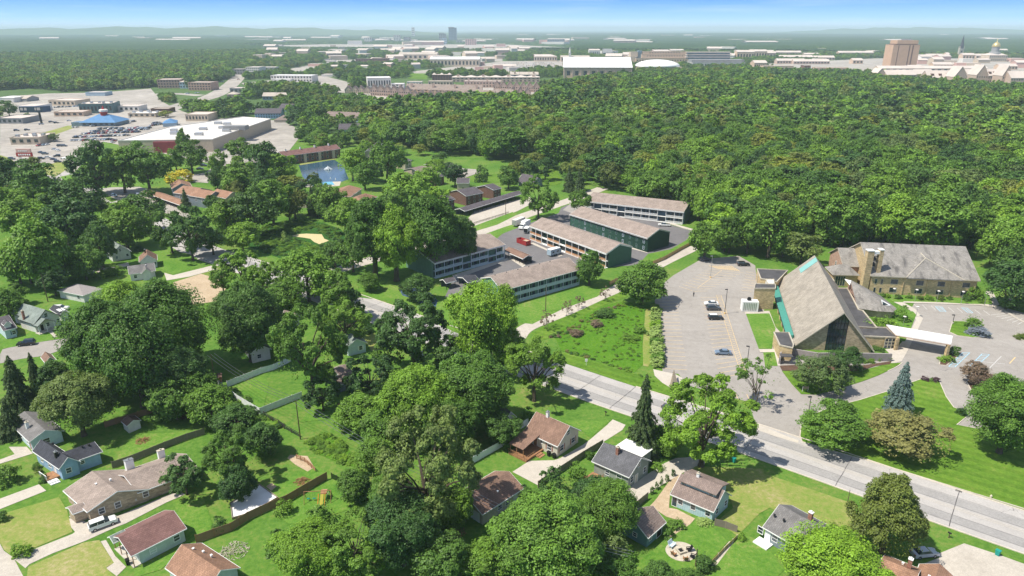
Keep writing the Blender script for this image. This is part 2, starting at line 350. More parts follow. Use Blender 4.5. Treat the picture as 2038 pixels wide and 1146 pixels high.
# lane lines and tar seams of the main road
mb = MB(); mb2 = MB()
for off, wd in ((-.3, .16), (.3, .16)):
    q = [Vector((MAIN[i].x, MAIN[i].y)) for i in range(0, 44)]
    out = []
    for i in range(len(q)):
        d = (q[min(i+1, len(q)-1)]-q[max(i-1, 0)]).normalized(); out.append(q[i]+Vector((-d.y, d.x))*off)
    ribbon(mb, out, wd, .075)
mb.build('road_markings', 'concrete')['kind'] = 'structure'
ml = MB()
for off in (-2.4, 3.9):
    out = []
    for i in range(0, 44): d = (MAIN[i+1]-MAIN[max(i-1, 0)]).normalized(); out.append(MAIN[i]+Vector((-d.y, d.x))*off)
    ribbon(ml, out, 2.9, .06)
ml.build('road_lane', 'lane')['kind'] = 'structure'
for off in (-4.0, -1.2, 2.6, 5.2):
    out = []
    for i in range(0, 44):
        d = (MAIN[i+1]-MAIN[max(i-1, 0)]).normalized(); out.append(MAIN[i]+Vector((-d.y, d.x))*(off+rnd.uniform(-.12, .12)))
    ribbon(mb2, out, .09, .07)
    for i in range(0, 43, 3):
        d = (MAIN[i+1]-MAIN[i]).normalized(); q = Vector((-d.y, d.x))
        if rnd.random() < .75:
            a = MAIN[i]+q*-7; ribbon(mb2, [a+q*(14*k/8)+d*rnd.uniform(-.1, .1) for k in range(9)], rnd.uniform(.04, .09), .068)
mb2.build('road_seams', 'dark_asphalt')['kind'] = 'structure'
def offset_line(off, i0, i1):
    out = []
    for i in range(i0, i1):
        d = (MAIN[i+1]-MAIN[max(i-1, 0)]).normalized(); out.append(MAIN[i]+Vector((-d.y, d.x))*off)
    return out
kerb(offset_line(-7.2, 0, 19), world=True, k=1, wd=.35); kerb(offset_line(-7.2, 24, 44), world=True, k=1, wd=.35); kerb(offset_line(7.2, 0, 46), world=True, k=1, wd=.3)
# ---- church car park and drives
area('car_park', [(1303, 598), (1318, 566), (1340, 548), (1395, 516), (1470, 509), (1503, 528), (1512, 600), (1560, 700), (1640, 716), (1790, 712), (1800, 640), (1820, 602), (1900, 603), (1985, 608), (2100, 640),
     (2100, 870), (2000, 862), (1943, 852), (1904, 846), (1800, 852), (1700, 855), (1660, 862), (1612, 868), (1596, 879), (1560, 868), (1525, 853), (1502, 838), (1490, 800), (1400, 775), (1372, 768), (1350, 744), (1319, 741)], 'asphalt', .03)
def ln(mb, a, b, wd=.13, z=.045): ribbon(mb, [G(a), G(b)], wd, z)
def lerp(a, b, t): return (a[0]+(b[0]-a[0])*t, a[1]+(b[1]-a[1])*t)
def lnw(mb, A, B, wd, z): ribbon(mb, [A, B], wd, z)
def stalls(mb, h0, h1, t0, t1, n, wd=.13, z=.045):
    h0, h1, t0, t1 = map(G, (h0, h1, t0, t1))
    for i in range(n+1): lnw(mb, h0.lerp(h1, i/n), t0.lerp(t1, i/n), wd, z)
def ladder(mb, a0, a1, b0, b1, n, wd=.12, z=.045):
    lnw(mb, G(a0), G(a1), wd, z); lnw(mb, G(b0), G(b1), wd, z); stalls(mb, a0, a1, b0, b1, n, wd, z)
mb = MB()
stalls(mb, C2(1215, 152), C2(1262, 680), C2(1360, 148), C2(1442, 690), 19)
stalls(mb, C2(1545, 125), C2(1695, 752), C2(1690, 125), C2(1858, 722), 22)
ladder(mb, C2(1668, 108), C2(1860, 722), C2(1705, 108), C2(1897, 700), 44, .11)
ln(mb, B2(1520, 1150), B2(1712, 1010), .14)
stalls(mb, C2(1480, 72), B2(1712, 1010), C2(1380, 40), B2(1600, 1000), 9); stalls(mb, C2(1490, 78), B2(1722, 1014), C2(1600, 75), B2(1880, 1030), 9)
stalls(mb, B2(1610, 975), B2(1780, 975), B2(1690, 1000), B2(1850, 1018), 9, .3)
stalls(mb, KK(140, 345), KK(110, 490), KK(60, 330), KK(20, 480), 7)
stalls(mb, KK(0, 1010), KK(60, 1130), KK(0, 1010), KK(0, 1130), 1)
stalls(mb, C2(1815, 870), C2(1905, 880), C2(1840, 925), C2(1945, 970), 1)
mb.build('parking_markings', 'yellow_paint')['kind'] = 'structure'
mb = MB()
ln(mb, C3(1560, 610), C3(1890, 645)); ln(mb, C3(1765, 680), C3(1860, 585))
stalls(mb, C3(1180, 178), C3(1720, 225), C3(1215, 215), C3(1770, 262), 8); stalls(mb, C3(1780, 262), C3(1990, 335), C3(1890, 250), C3(2060, 300), 5)
mb.build('parking_markings', 'white_line')['kind'] = 'structure'
mb = MB()
ladder(mb, C3(1450, 665), C3(1560, 556), C3(1500, 668), C3(1615, 556), 9, .2); ladder(mb, C3(1595, 682), C3(1710, 566), C3(1645, 682), C3(1768, 570), 9, .2)
ladder(mb, C3(1345, 197), C3(1385, 235), C3(1395, 197), C3(1430, 235), 5, .2); ladder(mb, C3(1550, 205), C3(1600, 245), C3(1590, 205), C3(1640, 245), 5, .2)
mb.build('parking_markings', 'blue_line')['kind'] = 'structure'
mb = MB(); ln(mb, C3(1925, 640), C3(1970, 592), .25); mb.build('parking_markings', 'yellow_paint')['kind'] = 'structure'
def lawn(pts, mat='lawn', kb=True, name='lawn', th=.12):
    o = area(name, pts, mat, .0, thick=th+.015, keep=False)
    if kb: kerb(pts, closed=True, wd=.2, h=.15)
lawn([(1597, 880), (1592, 868), (1594, 850), (1607, 830), (1650, 812), (1712, 796), (1773, 777), (1806, 764), (1832, 755), (1850, 757), (1870, 760), (1883, 790), (1898, 811), (1931, 824), (1904, 846), (1943, 853), (1990, 862), (2100, 880), (2110, 1037), (2038, 1013), (1908, 973), (1769, 929.5)])
lawn(C3(150, 700, 225, 800, 300, 880, 420, 885, 560, 850, 780, 780, 900, 735, 985, 695, 1085, 637, 990, 640, 760, 700, 400, 705), kb=False); kerb(C3(975, 700, 1040, 670, 1090, 635))
lawn(KK(60, 675, 250, 672, 300, 790, 282, 900, 270, 960, 165, 960), 'lawn_plain', False); lawn(KK(200, 990, 290, 985, 318, 1100, 215, 1098), 'lawn_plain', False)
lawn(C3(1480, 312, 1570, 312, 1700, 358, 1788, 430, 1640, 440, 1520, 425, 1455, 395)); lawn(C3(840, 250, 1000, 235, 1170, 235, 1197, 262, 1150, 380, 1110, 468, 1050, 468, 900, 360), 'lawn_plain', False)
lawn(C3(880, 95, 1500, 110, 1790, 140, 1785, 192, 1540, 178, 1020, 160), 'lawn_plain', False); lawn(C3(1970, 415, 2060, 410, 2160, 440, 2100, 480, 2020, 455))
lawn([(1924, 760), (1936, 783), (1948, 792), (1975, 760), (1965, 735), (1940, 735)], 'mulch'); lawn(C3(1385, 600, 1440, 570, 1550, 555, 1505, 600, 1430, 658, 1378, 650), 'mulch')
area('walkway', C3(1010, 155, 1090, 160, 1190, 215, 1250, 290, 1185, 430, 1130, 540, 1085, 622, 1000, 645, 1000, 575, 955, 530, 1040, 520, 1130, 430, 1195, 300, 1165, 235, 1090, 195), 'concrete', .06, keep=False)
area('walkway', C3(1090, 168, 1400, 178, 1700, 188, 1850, 218, 2000, 308, 2080, 345, 2060, 322, 1990, 290, 1860, 205, 1780, 180, 1600, 178, 1400, 166, 1100, 158), 'concrete', .16, keep=False)
area('walkway', C3(1740, 80, 1790, 75, 1845, 185, 1800, 200, 1780, 140), 'concrete', .17, keep=False); area('path', KK(50, 655, 250, 650, 300, 780, 345, 830, 290, 825, 255, 700, 245, 672, 55, 676), 'old_concrete', .05, keep=False)
area('path', KK(165, 965, 330, 965, 340, 1100, 318, 1100, 292, 988, 175, 990), 'concrete', .15, keep=False)
area('planting_bed', C3(130, 660, 380, 650, 760, 660, 900, 640, 1005, 625, 990, 650, 880, 660, 765, 700, 400, 705, 150, 698), 'mulch', .145, keep=False)
# pavement strip along the car park drive mouth
area('pavement', [(1470, 829), (1500, 840), (1560, 866), (1590, 877), (1588, 882), (1540, 868), (1460, 838)], 'concrete', .065, keep=False)
# ---- retention basin with marsh plants
area('marsh', [(1105, 672), (1120, 653), (1150, 636), (1190, 612), (1236, 600), (1282, 604), (1281, 640), (1278, 690), (1286, 720), (1262, 742), (1220, 728), (1165, 712), (1117, 698)], 'marsh', .05)
area('verge', [(1058, 664), (1100, 640), (1190, 598), (1240, 578), (1250, 590), (1190, 612), (1150, 636), (1120, 653), (1108, 668), (1070, 680)], 'lawn', .045)
area('verge', [(1117, 700), (1165, 714), (1220, 730), (1262, 744), (1330, 762), (1345, 790), (1265, 770), (1116, 719)], 'lawn', .046)
area('gravel_path', [(1285, 615), (1296, 612), (1294, 660), (1296, 720), (1290, 730), (1280, 728), (1279, 690), (1283, 640)], 'dry_lawn', .055)
area('gravel_pad', [(1300, 735), (1342, 744), (1358, 752), (1360, 775), (1345, 778), (1318, 762), (1303, 748)], 'concrete', .056)
# ---- apartment complex
area('car_park', [(885, 592), (900, 560), (1000, 500), (985, 478), (1003, 463), (1058, 440), (1080, 432), (1128, 408), (1200, 405), (1240, 420), (1378, 460), (1374, 482), (1330, 500), (1262, 528), (1160, 535), (1000, 575), (950, 590)], 'dark_asphalt', .03)
area('car_park', [(1120, 418), (1135, 405), (1165, 408), (1180, 414), (1150, 428)], 'asphalt', .035)
mb = MB()
stalls(mb, B2(790, 515), B2(930, 545), B2(750, 525), B2(880, 560), 5); stalls(mb, B2(1060, 600), B2(1230, 645), B2(1010, 615), B2(1150, 655), 7)
stalls(mb, B2(1400, 680), B2(1440, 745), B2(1460, 700), B2(1475, 720), 1); stalls(mb, B2(1290, 690), B2(1470, 740), B2(1340, 790), B2(1440, 790), 6)
stalls(mb, B2(200, 800), B2(350, 850), B2(140, 830), B2(300, 900), 7); stalls(mb, B1(1560, 1040), B1(1980, 960), B1(1650, 1075), B1(2060, 1000), 10); stalls(mb, B2(60, 950), B2(0, 975), B2(130, 975), B2(50, 1000), 2)
mb.build('parking_markings', 'white_line')['kind'] = 'structure'
area('walkway', B2(830, 500, 860, 498, 1400, 665, 1490, 690, 1480, 702, 1400, 680), 'concrete', .05, keep=False); area('walkway', B2(215, 800, 240, 795, 330, 835, 470, 895, 440, 905, 330, 850), 'concrete', .05, keep=False)
area('walkway', [(900, 548), (1005, 515), (1020, 508), (1046, 528), (1040, 532), (1016, 516), (905, 556)], 'concrete', .05, keep=False); area('walkway', B2(690, 700, 760, 720, 900, 790, 1140, 862, 1130, 875, 880, 810), 'concrete', .05, keep=False)
area('lawn', [(1262, 536), (1290, 505), (1335, 496), (1380, 470), (1385, 482), (1320, 518), (1262, 548), (1215, 570), (1195, 572)], 'lawn_plain', .055); area('lawn', [(940, 590), (1020, 610), (1160, 565), (1205, 575), (1190, 590), (1120, 615), (1060, 645), (1000, 640), (900, 600)], 'lawn_plain', .045)
area('lawn', [(948, 472), (1003, 452), (1050, 438), (1090, 420), (1118, 410), (1112, 424), (1060, 442), (1008, 462), (975, 476)], 'lawn_plain', .045)
area('lawn', [(930, 455), (970, 440), (1020, 422), (1030, 427), (990, 447), (940, 462)], 'lawn_plain', .046)
area('car_park', [(925, 442), (945, 420), (1010, 402), (1055, 392), (1065, 402), (1030, 420), (985, 437), (940, 452)], 'old_concrete', .035)
area('lawn', [(700, 590), (740, 545), (860, 590), (920, 610), (990, 640), (1020, 660), (960, 685), (880, 650), (780, 600)], 'lawn_plain', .043)
area('water', C1(1150, 60, 1280, 50, 1400, 90, 1455, 150, 1440, 200, 1330, 190, 1270, 140, 1180, 110), 'glass_blue', .052)
area('dirt_verge', C2(780, 1010-900, 900, 100, 950, 88, 900, 60, 820, 80), 'dirt', .03)
# ---- cattail marsh, pond, pool
area('marsh', B1(-10, 760, 40, 690, 180, 640, 380, 615, 560, 640, 700, 690, 760, 800, 760, 950, 640, 1000, 350, 960, 60, 860, -30, 820), 'cattail', .04)
area('mud_flat', B1(310, 745, 360, 730, 430, 725, 550, 730, 570, 765, 610, 780, 530, 807, 490, 790, 460, 765, 400, 755), 'sand', .05)
m, t, b = nm('pond'); v = coord(t); f = noise(t, mapping(t, v, (.3, .8, 1)), 1.2, 4)
t.links.new(ramp(t, f, [(.3, (.02, .05, .075)), (.7, (.06, .13, .19))]), b.inputs['Base Color']); b.inputs['Roughness'].default_value = .12; b.inputs['Specular IOR Level'].default_value = .35; bump(t, b, f, .25, .1)
area('water', B1(370, 190, 450, 165, 650, 150, 720, 200, 760, 300, 690, 325, 440, 325, 400, 280), 'pond', .05)
plain('pool_water', (.12, .45, .62), .1, .2, 1.0, world=True, spec=.6)
area('pool_deck', B1(450, 325, 700, 318, 690, 352, 520, 366, 410, 362), 'concrete', .06); area('pool_water', B1(485, 325, 632, 320, 650, 343, 480, 352), 'pool_water', .075)
area('lawn', B1(370, 380, 450, 366, 560, 368, 700, 356, 720, 390, 640, 420, 420, 420), 'lawn_plain', .04)
area('lawn', B1(380, 192, 660, 145, 670, 132, 380, 175), 'dry_lawn', .055)
# ---- suburb
area('driveway', C2(815, 1120, 860, 1078, 960, 1120, 935, 1160)+D2(750, 150, 480, 320, 300, 440, 270, 475, 75, 372, 200, 290, 385, 285, 430, 270, 600, 170, 660, 125, 800, 5), 'concrete', .035)
area('driveway', D2(980, 615, 905, 500, 1110, 370, 1180, 320, 1290, 270, 1400, 262, 1540, 225, 1500, 330, 1350, 375, 1180, 475, 1080, 540, 1010, 625), 'concrete', .036)
area('driveway', D2(1310, 385, 1345, 405, 1250, 520, 1240, 640, 1300, 650, 1435, 720, 1400, 760, 1260, 870, 1235, 860, 1350, 745, 1220, 705, 1100, 625, 1150, 570, 1250, 430), 'dirt', .034)
area('driveway', D3(1300, 985, 1500, 905, 1760, 990, 1960, 1062, 1960, 1250, 1420, 1250, 1190, 1060, 1320, 1010), 'old_concrete', .037)
area('driveway', D0(95, 1015, 300, 930, 540, 835, 560, 820, 480, 725, 560, 715, 640, 745, 880, 700, 1330, 510, 1380, 540, 1240, 600, 940, 755, 850, 790, 640, 885, 390, 980, 220, 1060, 190, 1090), 'old_concrete', .036)
area('driveway', D0(-60, 600, 0, 572, 290, 465, 345, 512, 0, 650, -60, 670), 'concrete', .036); area('driveway', D0(-20, 288, 110, 240, 65, 185, 200, 185, 245, 235, 0, 312), 'old_concrete', .037)
area('walkway', D0(750, 890, 790, 880, 860, 1000, 940, 1080, 870, 1150, 790, 1090, 850, 1050), 'old_concrete', .037)
area('walkway', C0(380, 395, 410, 388, 450, 430, 430, 445), 'old_concrete', .05); area('driveway', B0(1280, 1030, 1350, 1050, 1650, 975, 1700, 1000, 1480, 1060, 1300, 1090), 'concrete', .037)
area('driveway', B0(740, 1010, 1000, 950, 1010, 975, 760, 1030), 'old_concrete', .036); area('bare_lot', [(345, 562), (400, 545), (440, 556), (450, 575), (430, 600), (385, 606), (350, 590)], 'dirt', .035)
area('yard', C0(1790, 830, 2045, 740, 2100, 790, 2060, 980, 1990, 1000), 'lawn_plain', .03); area('lawn', D2(440, -10, 800, -10, 655, 118, 590, 60), 'lawn_plain', .03)
area('lawn', B0(1100, 850, 1180, 830, 1480, 885, 1615, 962, 1350, 1042, 1220, 985), 'lawn_plain', .03); area('lawn', C0(10, 490, 230, 400, 380, 370, 520, 345, 540, 400, 520, 440, 320, 472, 25, 525), 'lawn_plain', .03)
area('lawn', D2(1240, 870, 1430, 740, 1540, 760, 1680, 890, 1540, 1050, 1400, 1146, 1000, 1200, 1000, 1050), 'lawn_plain', .031); area('lawn', D2(1700, 890, 1800, 840, 1946, 900, 2100, 1100, 1900, 1300, 1480, 1200, 1580, 1060), 'lawn_plain', .031)
area('lawn', D2(1440, 330, 1946, 350, 1946, 650, 1750, 850, 1600, 740, 1720, 640, 1660, 480, 1380, 370), 'dry_lawn', .029, keep=False); area('lawn', D3(0, 380, 680, 610, 700, 740, 640, 830, 380, 770, 50, 640, -60, 700, -60, 380), 'dry_lawn', .031)
area('lawn', D0(0, 690, 440, 560, 500, 660, 540, 820, 95, 1005, 30, 950, -60, 780), 'dry_lawn', .03); area('lawn', D0(210, 1080, 620, 900, 740, 880, 850, 1050, 790, 1085, 860, 1160, 200, 1160), 'dry_lawn', .031)
area('lawn', D0(1000, 1100, 1250, 990, 1400, 880, 1290, 600, 1380, 540, 1500, 520, 1600, 800, 1450, 890, 1200, 1100, 1000, 1160), 'lawn_plain', .028); area('lawn', D0(830, 320, 1000, 90, 1300, 80, 1520, 60, 1250, 190), 'lawn_plain', .028)
area('yard', D1(0, 520, 120, 480, 480, 320, 560, 380, 240, 560, 180, 600), 'lawn_plain', .029); area('yard', D1(240, 620, 560, 430, 640, 440, 780, 560, 760, 640, 420, 760, 280, 760, 200, 700), 'lawn_plain', .029)
area('ground_cover', D1(400, 150, 520, 90, 620, 110, 780, 260, 780, 340, 640, 300, 480, 230), 'marsh', .04)
area('lawn', C1(470, 980, 640, 880, 1000, 800, 1050, 860, 760, 1050, 560, 1080, 380, 1100), 'lawn_plain', .028); area('lawn', C1(850, 430, 960, 400, 1060, 520, 940, 545), 'dry_lawn', .028)
area('dirt_patch', D1(290, 245, 420, 255, 470, 340, 420, 370, 330, 320, 270, 270), 'dirt', .045); area('dirt_patch', D1(110, 480, 150, 455, 190, 480, 150, 515), 'dirt', .045)
c = G(D2(1330, 965)); area('patio', [(c.x+2.75*math.cos(a*.2618), c.y+2.55*math.sin(a*.2618)) for a in range(24)], 'stone', .045, world=True)
area('path', D2(1690, 890, 1725, 895, 1590, 1075, 1540, 1060), 'stone', .045)
# slab with a board edge (bottom middle)
sp = [(459, 1004), (517, 967), (553, 993), (499, 1024), (463, 1034)]
area('concrete_slab', sp, 'membrane', .25)
# ---- streets and bright concrete lots of the shopping strip
area('car_park', [(0, 232), (60, 214), (110, 196), (200, 200), (300, 190), (345, 214), (400, 236), (470, 236), (560, 240), (605, 262), (560, 320), (440, 330), (300, 300), (205, 282), (185, 300), (160, 330), (150, 342), (100, 345), (0, 322)], 'bright_lot', .05)
area('car_park', [(0, 200), (40, 190), (95, 186), (200, 184), (300, 176), (320, 200), (200, 206), (100, 212), (0, 230)], 'bright_lot', .05)
road('avenue', [(-40, 290), (60, 272), (160, 256), (240, 240), (330, 218), (385, 202), (425, 190), (455, 172), (475, 153), (480, 148)], 26, 'bright_lot', .07)
road('avenue', [(180, 200), (250, 196), (330, 186), (400, 190)], 18, 'bright_lot', .065)
area('verge', [(85, 330), (120, 322), (140, 333), (110, 352), (80, 345)], 'dry_lawn', .08); area('verge', B0(-10, 110, 60, 130, 110, 160, 60, 190, -10, 150), 'dry_lawn', .08)
area('verge', [(90, 263), (135, 250), (160, 250), (110, 268)], 'dry_lawn', .09); area('lawn', B0(470, 280, 640, 250, 760, 330, 1180, 330, 1180, 350, 760, 372, 520, 345), 'lawn_plain', .045)
area('car_park', B0(740, 385, 860, 365, 1090, 360, 1280, 420, 1430, 530, 1500, 600, 1350, 615, 1240, 540, 1000, 470, 860, 455), 'bright_lot', .06)
area('car_park', B0(1400, 280, 1600, 250, 1700, 180, 1900, 160, 1960, 180, 1700, 240, 1620, 330, 1480, 320), 'bright_lot', .06)
area('lawn', B0(1200, 190, 1640, 190, 1600, 225, 1200, 240), 'lawn_plain', .05); area('verge', B0(770, 415, 800, 410, 920, 465, 870, 480), 'lawn', .08)
area('car_park', B1(1500, 270, 1560, 210, 1780, 225, 1790, 245, 1640, 300), 'bright_lot', .05); area('lawn', B1(1640, 300, 1740, 270, 1930, 260, 1960, 320, 1840, 340, 1780, 330), 'lawn', .05)
area('lawn', B2(260, 210, 420, 200, 460, 330, 400, 350, 300, 340), 'lawn', .05)
area('car_park', A1(110, 1000, 250, 990, 400, 1060, 300, 1080, 120, 1070), 'bright_lot', .05); area('lawn', A1(840, 1060, 940, 1050, 960, 1080, 860, 1095), 'lawn', .045)
# far lots: townhouse district, stadium lots
area('car_park', [(700, 178), (1080, 168), (1075, 210), (900, 214), (720, 205)], 'bright_lot', .06)
area('car_park', [(480, 165), (640, 150), (700, 165), (690, 185), (560, 175), (500, 180)], 'bright_lot', .06); area('car_park', [(560, 140), (640, 125), (660, 132), (600, 152)], 'bright_lot', .06)
area('car_park', [(820, 142), (1000, 122), (1130, 120), (1140, 140), (1000, 146), (830, 150)], 'bright_lot', .06)
area('sports_field', [(816, 146), (852, 146), (850, 158), (812, 156)], 'lawn', .09)
area('car_park', [(640, 120), (1000, 112), (1000, 122), (660, 132)], 'bright_lot', .05); area('car_park', [(450, 92), (640, 88), (1000, 88), (1150, 95), (1140, 102), (600, 100)], 'bright_lot', .05)
area('campus_ground', [(1500, 128), (1740, 116), (2038, 116), (2100, 160), (1740, 150), (1560, 145)], 'bright_lot', .05)
# ================================================================= BUILDINGS
class House:
    """Roof rectangle from three eave corners in the photo: L, N (nearest), R, all at height ze. Local x runs N->R, local y runs N->L."""
    def __init__(s, name, label, cat, L, N_, R_, ze, group=None, over=.4, dep=None, dimx=None, base=0):
        Nw, Rw, Lw = G(N_, z=ze) if False else G(N_[0], N_[1], ze), G(R_[0], R_[1], ze), G(L[0], L[1], ze)
        u = Rw-Nw; v = Lw-Nw; s.a = dimx or u.length; s.b = dep or v.length
        au = math.atan2(u.y, u.x); av = math.atan2(v.y, v.x); sk = (av-au) % (2*math.pi)
        if dep or abs(sk-math.pi/2) > R(12): sk = math.pi/2; s.b = dep or v.length
        s.cx, s.sy = math.cos(sk), math.sin(sk); s.ze = ze; s.o = over; s.N = Nw; s.au = au
        s.root = tag(empty(name, Nw.x, Nw.y, au), label, cat, group)
        s.root['kind'] = 'thing'
        e = [s.W(-1, -1), s.W(s.a+1, -1), s.W(s.a+1, s.b+1), s.W(-1, s.b+1)]; EXCL.append(e)
    def W(s, x, y):
        lx, ly = x+y*s.cx, y*s.sy; return (s.N.x+lx*math.cos(s.au)-ly*math.sin(s.au), s.N.y+lx*math.sin(s.au)+ly*math.cos(s.au))
    def M(s, x, y, z): return (x+y*s.cx, y*s.sy, z)
    def mb(s): return MB(s.M)
    def part(s, name, mb, mat, parent=None, label=None):
        o = mb.build(name, mat, parent or s.root)
        if label: o['label'] = label
        return o
    def gable(s, axis, rise, roof, wall, x0=0, x1=None, y0=0, y1=None, ze=None, over=None, hip=0, trim='white_trim', th=.16, ins=None, name='roof', zw=0, mono=False, ridge=.5):
        x1 = s.a if x1 is None else x1; y1 = s.b if y1 is None else y1; ze = ze or s.ze; o = s.o if over is None else over
        il, ir, ib, it = ins or (o, o, o, o)
        wx0, wx1, wy0, wy1 = x0+il, x1-ir, y0+ib, y1-it
        if axis == 'x': lo, hi, wlo, whi, p0, p1, q0, q1 = y0, y1, wy0, wy1, x0, x1, wx0, wx1
        else: lo, hi, wlo, whi, p0, p1, q0, q1 = x0, x1, wx0, wx1, y0, y1, wy0, wy1
        mid = lo+(hi-lo)*ridge; zr = ze+rise
        def zz(t): return ze+rise*((t-lo)/(mid-lo) if t < mid else (hi-t)/(hi-mid)) if rise else ze
        prof = [(lo, ze), (mid, zr), (hi, ze), (hi, ze-th), (mid, zr-th), (lo, ze-th)]
        wp = [(wlo, zw), (wlo, zz(wlo)-th-.005), (mid, zr-th-.005), (whi, zz(whi)-th-.005), (whi, zw)]
        r = s.mb(); w_ = s.mb()
        if hip:
            h = min(hip, (p1-p0)/2-.05); P = lambda t, k, z: (k, t, z) if axis == 'x' else (t, k, z)
            pts = [P(lo, p0, ze), P(lo, p1, ze), P(hi, p1, ze), P(hi, p0, ze), P(mid, p0+h, zr), P(mid, p1-h, zr)]+[P(t, k, ze-th) for t, k in ((lo, p0), (lo, p1), (hi, p1), (hi, p0))]
            fs = [(0, 1, 5, 4), (1, 2, 5), (2, 3, 4, 5), (3, 0, 4), (0, 6, 7, 1), (1, 7, 8, 2), (2, 8, 9, 3), (3, 9, 6, 0), (9, 8, 7, 6)]
            if axis == 'y': fs = [f[::-1] for f in fs]
            r.add(pts, fs); w_.box(wx0, wx1, wy0, wy1, zw, ze-th-.01)
        elif axis == 'y':
            r.ext_y(prof[::-1], p0, p1); w_.ext_y(wp, q0, q1)
        else:
            r.ext_x(prof[::-1], p0, p1); w_.ext_x(wp, q0, q1)
        ro = s.part(name, r, roof); s.roof = ro
        if wall: s.part('wall', w_, wall)
        if trim:
            t = s.mb(); e = .05; d = th+.06
            for k0, k1 in ((p0-e, p0-.002), (p1+.002, p1+e)):
                if hip: pr = [(lo-e, ze-.01), (hi+e, ze-.01), (hi+e, ze-d), (lo-e, ze-d)]
                else: pr = [(lo-e, ze-.02), (mid, zr-.02), (hi+e, ze-.02), (hi+e, ze-d), (mid, zr-d), (lo-e, ze-d)]
                (t.ext_y if axis == 'y' else t.ext_x)(pr, k0, k1)
            for k0, k1 in ((lo-e-.04, lo-.003), (hi+.003, hi+e+.04)):
                if axis == 'x': t.box(p0+.001, p1-.001, k0, k1, ze-d, ze-.03)
                else: t.box(k0, k1, p0+.001, p1-.001, ze-d, ze-.03)
            s.part('fascia', t, trim)
        s.zz = zz
        return ro
    def win(s, face, pos, z, w=1.0, h=1.2, frame='white_trim', pane='glass', off=0, kind='window', at=None, panes=True, shutters=None):
        """face A: along x at y=at, B: along y at x=at, C: x=far, D: y=far"""
        f = s.mb(); p = s.mb(); a, b = pos-w/2, pos+w/2; q = .09
        at = (s.o if face in 'AB' else (s.a-s.o if face == 'C' else s.b-s.o)) if at is None else at
        sg = -1 if face in 'AB' else 1
        def bx(m, u0, u1, z0, z1, d0, d1):
            e0, e1 = sorted((at+sg*d0, at+sg*d1))
            if face in 'AD': m.box(u0, u1, e0, e1, z0, z1)
            else: m.box(e0, e1, u0, u1, z0, z1)
        bx(f, a-q, a, z-q, z+h+q, -.03, .06); bx(f, b, b+q, z-q, z+h+q, -.03, .06); bx(f, a, b, z-q, z, -.03, .07); bx(f, a, b, z+h, z+h+q, -.03, .06)
        if kind == 'window' and panes: bx(f, a, b, z+h/2-.03, z+h/2+.03, .012, .05)
        bx(p, a, b, z, z+h, -.03, .01)
        fo = s.part(kind, f, frame); s.part('pane' if kind == 'window' else 'leaf', p, pane, fo)
        if shutters:
            m = s.mb(); bx(m, a-q-.35, a-q-.02, z-q, z+h+q, -.02, .05); bx(m, b+q+.02, b+q+.35, z-q, z+h+q, -.02, .05); s.part('shutter', m, shutters, fo)
        return fo
    def door(s, face, pos, w=.95, h=2.05, frame='white_trim', leaf='white_trim', z=.05, at=None): return s.win(face, pos, z, w, h, frame, leaf, kind='door', at=at)
    def chimney(s, x, y, w=.7, d=.7, z0=2, z1=5, mat='brick_red', cap='stone'):
        m = s.mb(); m.box(x-w/2, x+w/2, y-d/2, y+d/2, z0, z1); c = s.part('chimney', m, mat, s.roof)
        m = s.mb(); m.box(x-w/2-.07, x+w/2+.07, y-d/2-.07, y+d/2+.07, z1+.002, z1+.12); m.box(x-.13, x+.13, y-.13, y+.13, z1+.12, z1+.4); s.part('cap', m, cap, c)
    def vent(s, x, y, z, mat='white_trim'):
        m = s.mb(); m.box(x-.14, x+.14, y-.14, y+.14, z-.15, z+.28); m.box(x-.19, x+.19, y-.19, y+.19, z+.282, z+.33); s.part('roof_vent', m, mat, s.roof)
    def steps(s, x0, x1, y0, y1, z, mat='concrete', name='porch'):
        m = s.mb(); m.box(x0, x1, y0, y1, 0, z); return s.part(name, m, mat)
    def mboxes(s, name, boxes, mat, parent=None):
        m = s.mb(); [m.box(*b) for b in boxes]; return s.part(name, m, mat, parent)
brick('brick_red', (.30, .11, .07)); brick('brick_buff', (.55, .41, .22), (.45, .40, .3), .6, .2); brick('brick_pink', (.46, .27, .20), (.5, .42, .36)); brick('brick_dark', (.16, .08, .06), (.2, .15, .12)); brick('stone_wall', (.45, .35, .24), (.3, .27, .23), .6, .25)
shingle('roof_grey', (.13, .13, .14), .5, (.06, .06, .06)); shingle('roof_dark', (.06, .062, .075)); shingle('roof_brown', (.25, .155, .115), .3, (.10, .07, .05)); shingle('roof_red_brown', (.23, .125, .11)); shingle('roof_orange', (.33, .19, .125), .3, (.16, .09, .06))
shingle('roof_tan', (.33, .265, .225)); shingle('roof_taupe', (.255, .195, .17)); shingle('roof_hall', (.29, .27, .245), .8, (.085, .08, .078)); shingle('roof_church', (.36, .32, .265)); shingle('roof_green_grey', (.24, .28, .25), .3, (.14, .16, .14)); shingle('roof_slate', (.115, .10, .11)); shingle('roof_mid', (.20, .19, .185), .4, (.1, .1, .1))
siding('siding_white', (.72, .71, .68)); siding('siding_cream', (.62, .58, .48)); siding('siding_blue', (.30, .45, .60)); siding('siding_light_blue', (.54, .64, .67)); siding('siding_grey_green', (.27, .30, .27)); siding('siding_teal', (.40, .55, .60), .4, True); siding('siding_teal_dark', (.15, .26, .28)); siding('siding_green', (.045, .115, .085)); siding('siding_green_pale', (.15, .28, .21)); siding('siding_grey', (.20, .24, .27)); siding('siding_mint', (.50, .58, .53)); siding('siding_tan', (.50, .44, .34), .3); siding('siding_navy', (.10, .17, .24)); siding('siding_beige_v', (.52, .43, .33), 1.2, True, .85)
